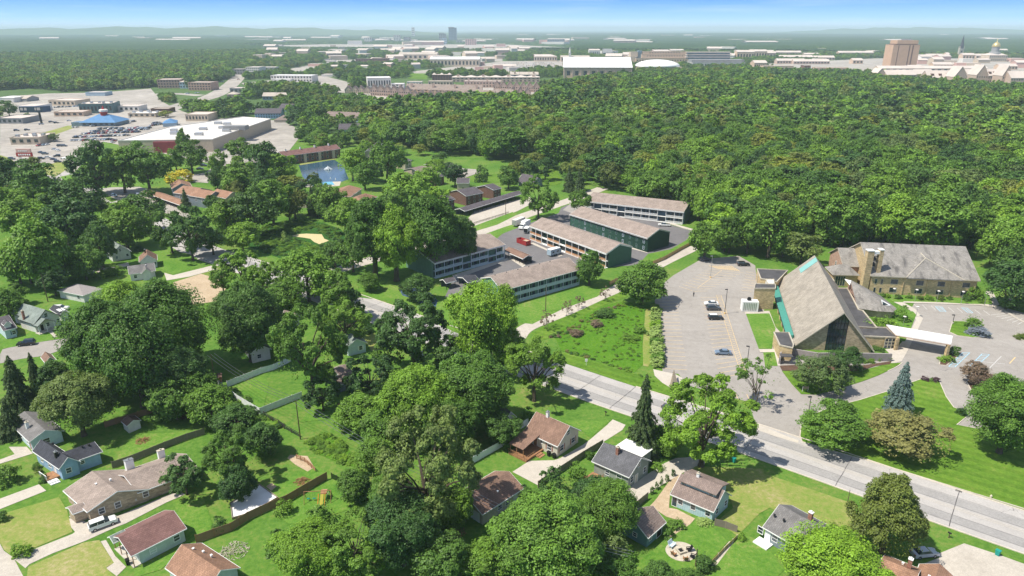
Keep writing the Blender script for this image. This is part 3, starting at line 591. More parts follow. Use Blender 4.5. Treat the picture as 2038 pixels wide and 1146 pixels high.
# ---------------------------------------------------------------- near houses
h = House('house', 'grey-green house with dark grey shingle roof and a rear deck, beside the curved concrete drive', 'house', D2(665, 290), D2(945, 412), D2(1110, 288), 3.2)
h.gable('y', 2.7, 'roof_grey', 'siding_grey_green'); h.chimney(h.a*.38, h.b*.55, .6, .6, 4.5, 6.8, 'brick_red')
for p_, z_ in ((1.6, 1.1), (6.3, 1.1)): h.win('A', p_, z_, .9, 1.3)
h.win('A', 4.0, 3.6, .8, 1.2); h.door('A', 3.3, leaf='siding_cream'); h.win('B', 2.6, 1.2, 1.1, 1.1); h.win('B', 5.4, 1.2, .9, 1.0)
h.mboxes('annex', [(h.a+.01, h.a+3.4, 2.2, 8.2, 0, 3.0)], 'siding_grey_green'); h.mboxes('flat_roof', [(h.a-.9, h.a+3.7, 2.0, 8.5, 3.3, 3.5)], 'membrane')
h.steps(-3.4, .3, 6.0, h.b-.2, .5, 'wood', 'deck'); m = h.mb()
for i in range(9): m.box(-3.4, -3.32, 6.0+i*.35, 6.08+i*.35, .5, 1.45)
m.box(-3.42, -3.3, 5.9, 9.0, 1.45, 1.53); [m.box(-3.4+i*.4, -3.32+i*.4, 5.9, 5.98, .5, 1.45) for i in range(9)]; h.part('railing', m, 'wood')
h = House('house', 'light blue house with a long upper dormer and brown roof, beside the sandy yard', 'house', D2(1250, 535), D2(1575, 670), D2(1710, 545), 2.7)
h.gable('y', 3.0, 'roof_taupe', 'siding_teal')
m = h.mb(); m.box(h.a*.30, h.a*.86, .9, h.b-.9, 3.6, 5.35); h.part('dormer', m, 'siding_teal')
m = h.mb(); m.ext_y([(h.a*.22, 5.36), (h.a*.55, 6.2), (h.a*.95, 5.36), (h.a*.95, 5.2), (h.a*.55, 6.04), (h.a*.22, 5.2)][::-1], .6, h.b-.6); h.part('dormer_roof', m, 'roof_taupe')
for p_ in (1.3, 4.3, 6.9): h.win('B', p_, 1.0, .9, 1.3)
h.door('B', 8.1, leaf='glass')
for p_ in (1.8, 7.4): h.win('B', p_, 4.15, .85, .95, at=h.a*.30)
h.win('A', 2.2, .9, .8, 1.3); h.win('A', 5.6, .9, .9, 1.2); h.vent(2.9, 4.2, 4.3, 'dark_metal'); h.chimney(h.a*.55, 5.6, .5, .5, 5.6, 6.9, 'white_trim')
h = House('garage', 'teal garage with brown hip-ended roof at the end of the sandy drive', 'garage', D2(935, 760), D2(1085, 865), D2(1220, 745), 2.5, dep=6.0)
h.gable('x', 2.1, 'roof_taupe', 'siding_teal_dark'); h.door('A', 4.4, 1.6, 2.0, leaf='black'); h.win('A', 1.5, 1.0, .7, .8); h.win('B', 3, 1.0, .8, .8)
h = House('garage', 'beige garage with rust-brown shingle roof and stained slope, behind the overhead wires', 'garage', (925, 976), (960, 1024), (1043, 971), 2.8)
h.gable('x', 1.9, 'roof_brown', 'siding_tan'); h.win('A', 5.0, 1.0, 1.0, 1.0); h.door('A', 9.3, leaf='siding_white'); h.win('A', 7.0, 1.0, .8, .8); h.vent(6, 2, 3.6)
h.mboxes('shutter_door', [(.3, .39, 1.2, 6.3, .05, 2.2)], 'white_trim')
h = House('house', 'long stone house with broad tan shingle roof and white SUV beside it', 'house', D0(470, 510), D0(650, 670), D0(1380, 400), 2.7)
h.gable('y', 2.1, 'roof_tan', 'stone_wall', x1=h.a*.62); h.gable('x', 1.9, 'roof_tan', 'stone_wall', x0=h.a*.5, x1=h.a+3, y0=.2, y1=h.b-.6)
for p_ in (2.4, 5.2): h.win('A', p_, 1.0, .95, 1.2)
h.win('A', 10.2, 1.1, .95, 1.2); h.door('B', 3.1); h.win('B', 6.5, 1.0, 1.6, 1.1); h.chimney(h.a*.66, h.b-1.2, 1.5, .8, 2.4, 5.2, 'white_trim', 'metal'); h.chimney(h.a+.3, h.b-.7, 1.3, .6, 2.4, 4.6, 'white_trim', 'stone')
h.steps(-1.6, .4, 1.8, 5.0, .18); h.vent(4.2, 6.0, 4.2); h.vent(6.4, 5.1, 4.6); h.mboxes('utility_meter', [(8.2, 8.5, h.o-.14, h.o-.01, 1.0, 1.5)], 'metal')
h.gable('x', .7, 'roof_tan', 'stone_wall', x0=-1.9, x1=.6, y0=1.5, y1=4.6, ze=2.5, name='porch_roof', ins=(.3, 0, .3, .3))
h = House('house', 'pale green sided house with reddish brown roof and covered porch, nearest the bottom left', 'house', D0(820, 850), D0(975, 1000), D0(1390, 790), 2.8)
h.gable('x', 1.9, 'roof_red_brown', 'siding_mint', ins=(1.4, .4, .4, .4)); h.win('A', 3.7, 1.0, 1.0, .9, pane='siding_mint'); h.win('A', 7.9, 1.0, 1.0, 1.1); h.win('B', 5.2, .9, 1.4, 1.2, at=1.4); h.door('B', 3.2, at=1.4, leaf='wood')
[h.mboxes('porch_post', [(.25, .37, y_, y_+.12, .15, 2.65)], 'wood') for y_ in (.3, 2.7, 5.2, h.b-.4)]; h.steps(.1, 1.4, .3, h.b-.3, .15, name='porch')
h.gable('x', .8, 'roof_green_grey', None, x0=-.5, x1=2.0, y0=h.b-2.6, y1=h.b-.2, ze=3.0, name='porch_roof')
h = House('house', 'house with orange-brown shingle roof and pale green gable at the bottom edge', 'house', D0(1230, 1085), D0(1520, 1290), D0(1790, 1085), 2.8)
h.gable('y', 2.3, 'roof_orange', 'siding_mint'); h.win('A', 3.4, 1.0, .9, 1.1); [h.vent(x_, y_, z_) for x_, y_, z_ in ((4.2, 8.6, 4.6), (5.0, 7.0, 4.2), (5.2, 5.0, 4.2))]; h.win('B', 4, 1, 1.2, 1.1)
h = House('house', 'blue sided house with cross-gabled charcoal roof and white front steps', 'house', D0(240, 215), D0(440, 350), D0(780, 228), 3.0)
h.gable('y', 2.0, 'roof_dark', 'siding_blue', x1=h.a*.46); h.gable('x', 1.5, 'roof_dark', 'siding_blue', x0=h.a*.3, y0=.9, y1=6.5)
h.win('A', 1.7, 1.2, .9, 1.1); h.win('A', 4.7, 1.6, .7, .7, at=1.3); h.win('B', 5.5, 1.2, 1.3, 1.1); h.win('B', 9, 1.2, 1.1, 1.1); h.door('B', 3.2, z=.6)
h.chimney(1.2, 3.2, .55, .55, 3.2, 5.4, 'black', 'metal'); h.steps(-2.0, .4, 1.6, 4.6, .6, 'wood', 'deck'); h.mboxes('steps', [(-2.0, -.3, .5, 1.59, 0, .4), (-2.0, -.3, -.1, .49, 0, .2)], 'white_trim')
m = h.mb(); [m.box(-2.0, -1.93, 1.6+i*.5, 1.67+i*.5, .6, 1.5) for i in range(7)]; m.box(-2.02, -1.9, 1.6, 4.7, 1.5, 1.57); h.part('railing', m, 'white_trim'); [h.vent(x_, y_, z_, 'dark_metal') for x_, y_, z_ in ((6, 3.2, 4.4), (7.2, 3.1, 4.3), (3.0, 9, 4.4))]
h = House('house', 'grey-roofed house with pale blue gable at the left, screened by a dark tree', 'house', C0(70, 1100), D0(218, 148), D0(475, 62), 2.8)
h.gable('y', 1.6, 'roof_mid', 'siding_light_blue'); h.chimney(1.6, 5.5, .6, .6, 3, 5, 'white_trim'); h.win('A', 3.2, 1.0, 1.2, 1.1); h.win('B', 3, 1, 1.2, 1.1); h.win('B', 7, 1, 1.2, 1.1); h.door('B', 1.4, leaf='brick_red'); h.vent(5, 8, 3.6)
h = House('garden_shed', 'small white garden shed with rusty roof under the giant trees', 'shed', C0(945, 1090), C0(990, 1128), C0(1098, 1082), 2.1)
h.gable('y', .8, 'roof_brown', 'siding_white', over=.2); h.door('A', 1.5, 1.1, 1.8, 'wood_grey')
h = House('garden_shed', 'small shed with salmon-red hip roof beside the dark magnolia', 'shed', (425, 843), (443, 858), (487, 846), 2.3)
h.gable('x', 1.2, 'roof_red_brown', 'siding_tan', hip=1.2); h.door('A', 2.2, .9, 1.9, leaf='white_trim'); h.win('B', 1.2, 1, .6, .7)
h = House('house', 'cream cape house with dark brown roof, shuttered windows and a covered back deck', 'house', C2(330, 1100), D2(412, 182), D2(585, 62), 3.1, dep=9.5)
h.gable('y', 3.2, 'roof_brown', 'siding_cream'); h.chimney(h.a*.5, 6.2, .6, .6, 5, 7.4, 'white_trim', 'metal')
for p_ in (2.0, 6.2): h.win('A', p_, 1.0, 1.3, 1.3, shutters='brick_red')
h.win('A', h.a*.5, 3.9, 1.1, 1.1); h.win('B', 2.6, 1.0, 1.1, 1.3, shutters='brick_red'); h.win('B', 4.8, 1.8, .6, .8); h.door('B', 6.5, leaf='wood', z=.5)
m = h.mb(); m.add([(-5.2, 5.4, 2.55), (-5.2, h.b, 2.55), (.6, h.b, 3.6), (.6, 5.4, 3.6), (-5.2, 5.4, 2.4), (-5.2, h.b, 2.4), (.6, h.b, 3.45), (.6, 5.4, 3.45)], [(0, 3, 2, 1), (4, 5, 6, 7), (0, 1, 5, 4), (1, 2, 6, 5), (2, 3, 7, 6), (3, 0, 4, 7)]); h.part('porch_roof', m, 'roof_brown')
[h.mboxes('porch_post', [(-5.0, -4.86, y_, y_+.14, .5, 2.45)], 'wood') for y_ in (5.5, 7.4, h.b-.3)]; h.steps(-5.6, .4, 4.2, h.b-.2, .5, 'wood', 'deck'); h.mboxes('steps', [(-2.4, -.6, 3.5, 4.19, 0, .3), (-2.4, -.6, 2.9, 3.49, 0, .15)], 'wood')
h.mboxes('railing', [(-5.6, -5.54, 4.2, h.b, 1.35, 1.42)]+[(-5.6, -5.54, 4.2+i*.5, 4.26+i*.5, .5, 1.35) for i in range(11)]+[(-5.6, -2.6, 4.2, 4.26, 1.35, 1.42)]+[(-5.6+i*.5, -5.54+i*.5, 4.2, 4.26, .5, 1.35) for i in range(6)], 'wood')
h = House('house', 'slate blue house with worn grey roof, at the lower right behind a bright tree', 'house', D2(1900, 822), (1598, 1095), (1655, 1048), 2.9)
h.gable('y', 2.6, 'roof_mid', 'siding_grey'); h.chimney(h.a*.62, 2.4, .6, .7, 4.0, 6.4, 'brick_red', 'white_trim'); h.vent(2.4, 7.2, 4.6, 'dark_metal'); h.vent(2.5, 5.4, 4.6, 'dark_metal'); [h.win('B', p_, 1.0, 1.0, 1.3) for p_ in (2.2, 5.5, 8.4)]; h.door('B', 6.9); h.steps(-1.8, .35, 5.6, 8.4, .3, 'white_trim')
h.win('A', 3, 1, 1, 1.2)
h = House('house', 'house with bright orange-brown roof at the bottom right edge, beside the silver sedan', 'house', D3(925, 982), D3(830, 1170), D3(1110, 1290), 2.8, dep=7.5)
h.gable('x', 1.8, 'roof_orange', 'siding_cream'); h.gable('y', 1.6, 'roof_orange', 'siding_cream', x0=h.a-.5, x1=h.a+5, y0=1.0, y1=h.b+1.2); h.chimney(h.a*.72, 4.6, .6, .6, 3.6, 6.0, 'brick_red', 'white_trim'); h.vent(3.0, 5.2, 4.0); h.vent(7, 4.6, 4.0); h.win('A', 3, 1, 1, 1.1)
h = House('house', 'pale blue house with grey roof half hidden behind the tall twin-trunk tree', 'house', C1(635, 470), C1(745, 515), C1(905, 478), 3.0)
h.gable('y', 2.0, 'roof_green_grey', 'siding_light_blue'); h.win('A', 4.2, 1.1, .9, 1.2, shutters='white_trim'); h.win('B', 2.5, 1, 1, 1.1); h.vent(4.4, 3.6, 4.2, 'dark_metal')
h = House('garage', 'grey garage with brown roof standing on the lawn below the pale blue house', 'garage', C1(590, 788), C1(672, 812), C1(825, 760), 2.4, dep=5.0)
h.gable('x', 1.4, 'roof_taupe', 'siding_grey'); h.win('A', 3.2, 1.1, 1.0, .7, pane='siding_cream'); h.mboxes('shutter_door', [(.3, .39, .9, 4.0, .05, 2.0)], 'siding_white')
h = House('house', 'tall white gabled house with mossy green roof, upper of the three white houses', 'house', B0(800, 812), B0(865, 892), B0(1025, 862), 3.0, dep=10)
h.gable('y', 3.4, 'roof_green_grey', 'siding_white'); h.win('A', 2.0, 1.0, .8, 1.0, pane='siding_navy'); h.win('A', 6.0, 1.2, .8, 1.0); h.win('A', 3.7, 3.7, .7, 1.1); h.win('B', 4, 1, 1, 1.1); h.win('B', 7, 1, 1, 1.1)
h = House('house', 'white gabled house with rust-brown roof and chimney, middle of the three white houses', 'house', B0(985, 922), B0(1085, 948), B0(1228, 930), 3.0)
h.gable('y', 2.6, 'roof_brown', 'siding_white'); h.win('A', 5.4, 1.2, .8, 1.0); h.win('A', 2.2, 1.2, .8, 1.0); h.chimney(h.a*.4, 5, .5, .5, 4, 6.4, 'black', 'metal'); h.win('B', 3, 1, 1, 1.1)
h = House('house', 'white cottage with slate grey roof, lowest of the three white houses', 'house', B0(940, 1000), B0(1005, 1042), B0(1215, 1012), 2.9)
h.gable('x', 1.9, 'roof_mid', 'siding_white'); h.gable('y', 1.6, 'roof_mid', 'siding_white', x0=h.a*.45, x1=h.a*.85, y0=-1.5, y1=h.b*.5, name='porch_roof'); h.win('A', 2.0, 1.0, 1.0, 1.1); h.win('B', 2.6, 1.0, .8, 1.0); h.vent(6, 3.4, 4.4); h.door('A', h.a-1.5)
h = House('house', 'low house with pale grey hip roof behind the giant trees', 'house', (130, 573), (165, 588), (204, 574), 2.8)
h.gable('x', 1.6, 'gravel_roof', 'siding_white', hip=4.0); h.win('A', 4, 1, 1.2, 1.1); h.win('B', 3, 1, 1.2, 1.1)
h = House('house', 'white house with sage green roof and gabled porch, facing the black parked suv', 'house', C0(130, 250), C0(265, 335), C0(475, 265), 3.1, dep=9)
h.gable('y', 3.4, 'roof_green_grey', 'siding_white', trim='dark_metal'); h.gable('y', 1.6, 'roof_green_grey', None, x0=-.2, x1=5.0, y0=-2.2, y1=1.0, ze=2.9, name='porch_roof', trim='dark_metal')
[h.mboxes('porch_post', [(x_, x_+.16, -2.1, -1.94, .2, 2.75)], 'white_trim') for x_ in (0, 2.3, 4.6)]; h.steps(-.1, 5, -2.1, .39, .2); h.win('A', 7.2, 1.1, .8, 1.1); h.win('A', h.a*.5, 4.0, .9, 1.2); h.door('A', 2.2, leaf='black'); h.win('A', 4.0, 1, 1, 1.1); h.chimney(.5, 6, .6, .6, 3, 6.2, 'brick_red')
h.gable('y', 3.0, 'roof_green_grey', 'siding_white', x0=1.5, x1=h.a-1, y0=9.2, y1=15, ze=3.2, trim='dark_metal', name='rear_roof')
h = House('garage', 'small garage with dark grey roof and white patch beside the sage-roofed house', 'garage', C0(385, 215), C0(462, 262), C0(540, 240), 2.4)
h.gable('y', 1.1, 'roof_dark', 'siding_white'); h.mboxes('roof_patch', [(.4, 2.2, .3, 3.2, 3.3, 3.4)], 'white_trim'); h.door('A', 1.8, 1.4, 1.9)
h = House('house', 'purple-grey house with dark roof and dormer at the left edge of the photo', 'house', C0(-70, 300), C0(25, 385), C0(132, 358), 3.0)
h.gable('x', 2.4, 'roof_slate', 'siding_light_blue'); h.win('A', 2.6, 1.0, .9, 1.1, shutters='siding_navy'); h.gable('y', 1.0, 'roof_slate', 'siding_white', x0=.6, x1=2.6, y0=.6, y1=3, ze=4.4, name='dormer_roof', ins=(.2, .2, .2, 0), zw=3.2)
h = House('garage', 'small brown-roofed garage wedged between trees below the street with the dark SUV', 'garage', (78, 712), (90, 722), (112, 716), 2.5, dep=5)
h.gable('y', 1.3, 'roof_brown', 'siding_grey'); h.win('A', 1.6, 1, .6, .6)
h = House('house', 'white-walled house glimpsed behind the dark tree at the head of the vinyl fence', 'house', (478, 690), (498, 704), (540, 694), 3.2, dep=9)
h.gable('y', 2.0, 'roof_green_grey', 'siding_white'); h.win('A', 2.4, 1.1, 1, 1.1)
h = House('house', 'cottage with pinkish brown roof glimpsed between crowns along the main road', 'house', C1(270, 262), C1(330, 300), C1(385, 275), 3.0)
h.gable('y', 1.8, 'roof_taupe', 'siding_white'); h.win('A', 1.8, 1.1, .8, .9)
h = House('garage', 'white garage with brown roof half hidden behind the twisted dark tree', 'garage', C1(640, 690), C1(690, 740), C1(790, 700), 2.4, dep=5.5)
h.gable('x', 1.2, 'roof_taupe', 'siding_white'); h.win('A', 2, 1, .8, .8)
h = House('house', 'white house corner under the dark tree beside the cream cape house', 'house', C2(-30, 1010), C2(20, 1090), C2(110, 1055), 2.8, dep=8)
h.gable('y', 2.0, 'roof_mid', 'siding_white'); h.win('A', 2.4, 1.1, .9, 1.1)
# ---------------------------------------------------------------- two-storey apartment blocks round the court
def balconies(h, face, bays, length, depth, wallmat, rail, post, floors=(0.15, 2.85), gaps=(), base=0, wins='glass', top=5.3):
    """galleries on face B (x from 0) or face A (y from 0)"""
    def bx(m, u0, u1, d0, d1, z0, z1): m.box(d0, d1, u0, u1, z0, z1) if face == 'B' else m.box(u0, u1, d0, d1, z0, z1)
    bl = (length-.8)/bays
    for k in range(bays+1):
        if k-1 in gaps and k in gaps: continue
        m = h.mb(); u = .4+k*bl; bx(m, u-.09, u+.09, .22, .40, 0, top); h.part('post', m, post)
    for k in range(bays):
        u0, u1 = .4+k*bl+.1, .4+(k+1)*bl-.1
        if k in gaps:
            m = h.mb(); bx(m, u0+.4, u1-.4, depth-.05, depth+.05, .2, 2.3); h.part('door', m, wins); continue
        for z in floors:
            m = h.mb(); bx(m, u0, u1, .25, .31, z+.95, z+1.05); bx(m, u0, u1, .25, .31, z+.08, z+.95) if rail == 'rail_solid' else None
            n = max(4, int((u1-u0)/.28))
            for i in range(n): bx(m, u0+(u1-u0)*(i+.5)/n-.085, u0+(u1-u0)*(i+.5)/n+.085, .26, .30, z+.08, z+.95)
            h.part('railing', m, rail)
            for q in (.28, .74):
                m = h.mb(); c = u0+(u1-u0)*q; w_ = (u1-u0)*.16; bx(m, c-w_, c+w_, depth-.06, depth+.04, z+.15, z+2.15); h.part('window', m, wins)
    m = h.mb()
    for z in floors: bx(m, .35, length-.35, .2, depth-.08, z-.15, z)
    h.part('balcony_floor', m, post)
def apartment(label, L, N_, R_, ze, face, wall, endwall, rail, post, bays, gaps, split=None, nwin=0, rise=2.6, roof='roof_tan', group='apartment blocks round the car courts'):
    h = House('apartment_block', label, 'apartment block', L, N_, R_, ze, group)
    ax = 'y' if face == 'B' else 'x'; d = 1.7 if rail else .45; ln_ = h.b if face == 'B' else h.a
    sp_ = [0]+[q*ln_ for q in (split or [])]+[ln_]
    for i in range(len(sp_)-1):
        kw = dict(y0=sp_[i], y1=sp_[i+1]) if face == 'B' else dict(x0=sp_[i], x1=sp_[i+1])
        if i: h.ze = ze+.25*(i % 2)
        e0 = .4 if i == 0 else .0; e1 = .4 if i == len(sp_)-2 else .0
        ins = (d, .4, e0, e1) if face == 'B' else (e0, e1, d, .4)
        h.gable(ax, rise, roof, endwall, ins=ins, ze=ze+.35*(i % 2), th=.2)
    h.ze = ze
    h.mboxes('fascia', [], 'white_trim') if False else None
    if rail: balconies(h, face, bays, ln_, d, wall, rail, post, gaps=gaps, top=ze-.25)
    return h
plain('orange_wood', (.62, .30, .13), .7, .15, 2); plain('blue_trim', (.55, .66, .72), .6, .08); plain('wall_dark', (.07, .10, .12), .7, .2)
hA = apartment('long white balconied block with tan roof in two steps, farthest of the court', B2(838, 415), B2(1415, 560), B2(1495, 490), 6, 'B', 'siding_white', 'siding_navy', 'white_trim', 'white_trim', 12, (2, 7, 10), [.37], group=None)
hB = apartment('dark green two-storey block with blank gable and small windows, tan stepped roof', B2(523, 578), B2(1130, 765), B2(1310, 712), 6, 'B', 'siding_green', 'siding_green', None, 'white_trim', 0, (), [.42, .76], group=None)
for z_ in (.9, 3.6):
    for k in range(12):
        hB.win('B', 2.2+k*4.1, z_, .9, 1.3, frame='siding_green_pale' if k % 3 else 'blue_trim', at=.45 if k < 5 else (.45 if k < 9 else .45))
hC = apartment('two-storey block with orange wooden balconies and green gable end', B2(208, 668), B2(810, 885), B2(1015, 830), 6, 'B', 'orange_wood', 'siding_green', 'orange_wood', 'white_trim', 12, (2, 6, 9), [.45], group=None)
hD = apartment('two-storey block with pale blue balconies half hidden by three tall poplars', (835, 497), (865, 525), (1006, 488), 6, 'A', 'wall_dark', 'siding_green_pale', 'blue_trim', 'blue_trim', 8, (3, 6), [.5], group=None)
hE = apartment('two-storey block with pale blue balconies facing the open lawn, nearest the main road', (955.5, 553), (999, 578), (1156, 536), 6, 'A', 'wall_dark', 'siding_green_pale', 'blue_trim', 'blue_trim', 9, (), None, group=None)
for hh, q in ((hA, 4), (hC, 5), (hD, 4), (hE, 6)):
    for k in range(q): hh.vent(hh.a*.62 if hh in (hA, hC) else 3+k*5, 5+k*7 if hh in (hA, hC) else hh.b*.62, hh.ze+1.9, 'dark_metal')
for k in range(5): hB.vent(hB.a*.6, 5+k*7, 8, 'dark_metal')
def carport(label, L, N_, R_, ze, roof, dep=None, ax='x', back=None, name='carport', rise=.9, n=6, group=None):
    h = House(name, label, 'carport', L, N_, R_, ze, group, dep=dep); h.gable(ax, rise, roof, None, th=.25)
    ln_ = h.a if ax == 'x' else h.b
    for k in range(n+1):
        for q in (.35, (h.b if ax == 'x' else h.a)-.45):
            u = .35+(ln_-.7)*k/n; m = h.mb(); m.box(u-.08, u+.08, q-.08, q+.08, 0, ze-.2) if ax == 'x' else m.box(q-.08, q+.08, u-.08, u+.08, 0, ze-.2); h.part('post', m, 'dark_metal')
    if back:
        m = h.mb(); m.box(.3, h.a-.3, h.b-.5, h.b-.38, .0, ze-.3) if ax == 'x' else m.box(h.a-.5, h.a-.38, .3, h.b-.3, 0, ze-.3); h.part('back_wall', m, back)
    return h
carport('open carport with brown gabled roof behind the red rubbish container', B2(10, 855), B2(160, 920), B2(238, 900), 2.7, 'roof_brown', ax='y', back='wall_dark', n=5)
carport('dark roofed carport beside the block with pale green gable', B1(1610, 1063), B1(1690, 1105), B1(1785, 1085), 2.6, 'roof_dark', ax='x', back='wall_dark', n=3)
carport('small carport with dark flat-pitched roof under the poplars', B1(1470, 1085), B1(1520, 1110), B1(1600, 1090), 2.6, 'roof_slate', ax='x', back='wall_dark', n=2)
# dark townhouses with brown ends
def town(label, L, N_, R_, ze, ax, rise, roof, wall, dep=None, wins=(), **k):
    h = House('townhouse', label, 'townhouse', L, N_, R_, ze, dep=dep); h.gable(ax, rise, roof, wall, **k)
    for f, p, z in wins: h.win(f, p*(h.a if f in 'AD' else h.b), z, .9, 1.2, frame='cream')
    return h
W4 = [('A', .3, 1.0), ('A', .7, 1.0), ('A', .3, 3.6), ('A', .7, 3.6)]; W6 = [('A', q, z) for q in (.2, .5, .8) for z in (1.0, 3.5)]
town('small dark-roofed townhouse with brick end wall, leftmost beside the long carport', B1(1400, 400), B1(1518, 470), B1(1592, 455), 5.2, 'x', 1.6, 'roof_slate', 'brick_dark', 12, W4)
town('wide dark-roofed townhouse with tan side and brick front, middle of the cluster', B1(1545, 365), B1(1675, 432), B1(1812, 405), 5.4, 'x', 2.2, 'roof_slate', 'brick_dark', 15, W6)
town('dark-roofed townhouse with brick end nearest the gambrel barn', B1(1765, 315), B1(1890, 385), B1(1955, 368), 5.2, 'x', 1.8, 'roof_slate', 'brick_dark', 13, W4)
town('dark-roofed townhouse at the back of the cluster behind the trees', B1(1510, 285), B1(1600, 330), B1(1700, 330), 5.0, 'x', 1.8, 'roof_slate', 'siding_tan', 12, [('A', .5, 1.2)])
town('grey-roofed townhouse by the small car court left of the woods', B1(1480, 168), B1(1560, 212), B1(1622, 198), 4.5, 'x', 1.5, 'roof_slate', 'siding_tan', 14, [('A', .5, 1.2)])
town('grey-roofed brick townhouse right of the fountain pond', B1(1155, 118), B1(1200, 165), B1(1255, 150), 5, 'x', 1.8, 'roof_slate', 'siding_tan', 18, W4)
town('low tan building with dark roof edge between trees right of the pond', B1(1370, 150), B1(1420, 200), B1(1480, 190), 4, 'x', 1.2, 'roof_slate', 'siding_tan', 10, [('A', .5, 1.2)])
town('grey-roofed townhouse row just right of the long red roof', B1(735, 30), B1(880, 90), B1(945, 90), 5.5, 'y', 1.8, 'roof_slate', 'siding_tan', None, [('A', .5, 1.2)])
h = carport('long carport with dark roof and open bays below the dark townhouses', B1(1600, 525), B1(1665, 548), B2(165, 408), 2.8, 'roof_slate', dep=6.5, ax='x', back='wall_dark', n=14)
h = House('barn', 'grey gambrel-roofed barn in a green clearing beside the woods', 'barn', B2(165, 300), B2(245, 330), B2(320, 312), 3.0); h.gable('y', 3.4, 'roof_slate', 'siding_grey'); h.win('A', h.a/2, 3.4, 1.4, 1.2); h.win('A', h.a*.3, .8, 1.2, 1.2); h.gable('y', .6, 'roof_slate', None, x0=-2.5, x1=.2, y0=2, y1=h.b, ze=2.6, name='lean_to_roof', ridge=.9)
town('salmon-roofed house with hipped end below the pool lawn', B1(680, 400), B1(775, 435), B1(865, 372), 4.5, 'x', 2.2, 'roof_orange', 'siding_tan', 13, W4, hip=2)
town('salmon-roofed house with purple shrub in front, right of its twin', B1(820, 430), B1(870, 480), B1(985, 435), 4.0, 'x', 2.0, 'roof_orange', 'siding_tan', 11, W4, hip=3)
h = House('townhouse_row', 'long brick row with dull red roof standing over the pond', 'townhouse row', B1(232, 85), B1(250, 122), B1(698, 62), 6.2, dep=11); h.gable('x', 2.6, 'roof_red_brown', 'brick_dark')
for k in range(11):
    for z_ in (1.2, 3.9): h.win('A', 2.5+k*h.a/11.4, z_, 1.6, 1.6, frame='cream', panes=False)
for k in range(4): h.mboxes('bay', [(4+k*h.a/4, 6+k*h.a/4, -.5, .35, 0, 5.6)], 'siding_tan'); h.chimney(5+k*h.a/4, 5.5, .9, .9, 7, 10, 'white_trim')
# orange-roofed apartments and their carport
h = carport('long orange-roofed carport with open bays beside the shaded car park', B0(1090, 375), B0(1100, 395), B0(1400, 500), 2.8, 'roof_orange', dep=6.5, ax='x', back='brick_dark', n=12)
for i, (a_, b_, c_) in enumerate(((B0(1310, 325), B0(1340, 375), B0(1500, 360)), (B0(1395, 350), B0(1490, 425), B0(1660, 385)), (B0(1545, 375), B0(1610, 450), B0(1760, 415)), (B0(1720, 390), B0(1760, 450), B0(1880, 425)))):
    h = House('apartment_house', ['orange-roofed apartment house with tall slate wall, farthest left of its row', 'orange-roofed apartment house second in its row behind the dark spruce', 'orange-roofed apartment house third in its row, pale wall to the right', 'orange-roofed apartment house at the right end of its row, among trees'][i], 'apartment house', a_, b_, c_, 5.5, dep=14)
    h.gable('y', 2.6, 'roof_orange', 'siding_grey' if i < 3 else 'siding_tan'); h.win('A', h.a*.5, 1.2, 1.2, 1.4, frame='cream'); h.win('A', h.a*.5, 3.6, 1.2, 1.2, frame='cream'); h.win('B', 4, 3, 1.2, 1.2); h.win('B', 9, 3, 1.2, 1.2)
town('salmon-roofed cottage behind the trees left of the pond', B0(1780, 200), B0(1830, 235), B0(1920, 205), 3.5, 'x', 1.8, 'roof_orange', 'siding_tan', 9, [('A', .5, 1)])
town('brown-roofed townhouse between the small court and the pond trees', B1(1250, 200), B1(1310, 245), B1(1400, 225), 5, 'x', 1.8, 'roof_taupe', 'siding_tan', 14, W4); town('brown-roofed townhouse left of the small court', B1(1380, 250), B1(1430, 290), B1(1510, 275), 5, 'x', 1.8, 'roof_slate', 'brick_dark', 12, W4)
town('tiny dark-roofed pool pavilion beside the pool', B1(345, 285), B1(385, 325), B1(420, 300), 2.6, 'y', 1.3, 'roof_taupe', 'siding_tan', None, [])
town('pale salmon roof showing through trees left of the pool lawn', B1(385, 430), B1(430, 475), B1(480, 440), 3.5, 'x', 1.6, 'roof_orange', 'siding_tan', 8, [])
for lb, a_, b_, c_, rf in (('pale-roofed house in a gap of the woods above the white apartment block', B2(585, 185), B2(660, 200), B2(765, 170), 'roof_mid'), ('small tan roof peeping from the woods right of the white block', B2(1140, 285), B2(1160, 300), B2(1210, 280), 'roof_tan'),
        ('pale roof deep in the woods above the church', B3(180, 545), B3(215, 560), B3(285, 545), 'roof_orange'), ('orange roof at the right edge of the woods', B3(1930, 95), B3(1950, 105), B3(1985, 100), 'roof_orange'), ('grey roof in the woods near the right edge', B3(1880, 85), B3(1900, 100), B3(1925, 90), 'roof_mid'),
        ('white-roofed house at the near edge of the campus woods', A2(310, 745), A2(385, 770), A2(440, 748), 'membrane'), ('small white roof in the middle of the woods', B2(1400, 30), B2(1470, 50), B2(1490, 25), 'membrane')):
    town(lb, a_, b_, c_, 3.2, 'x', 1.8, rf, 'siding_white', 8 if rf != 'membrane' else 10, [('A', .5, 1)])
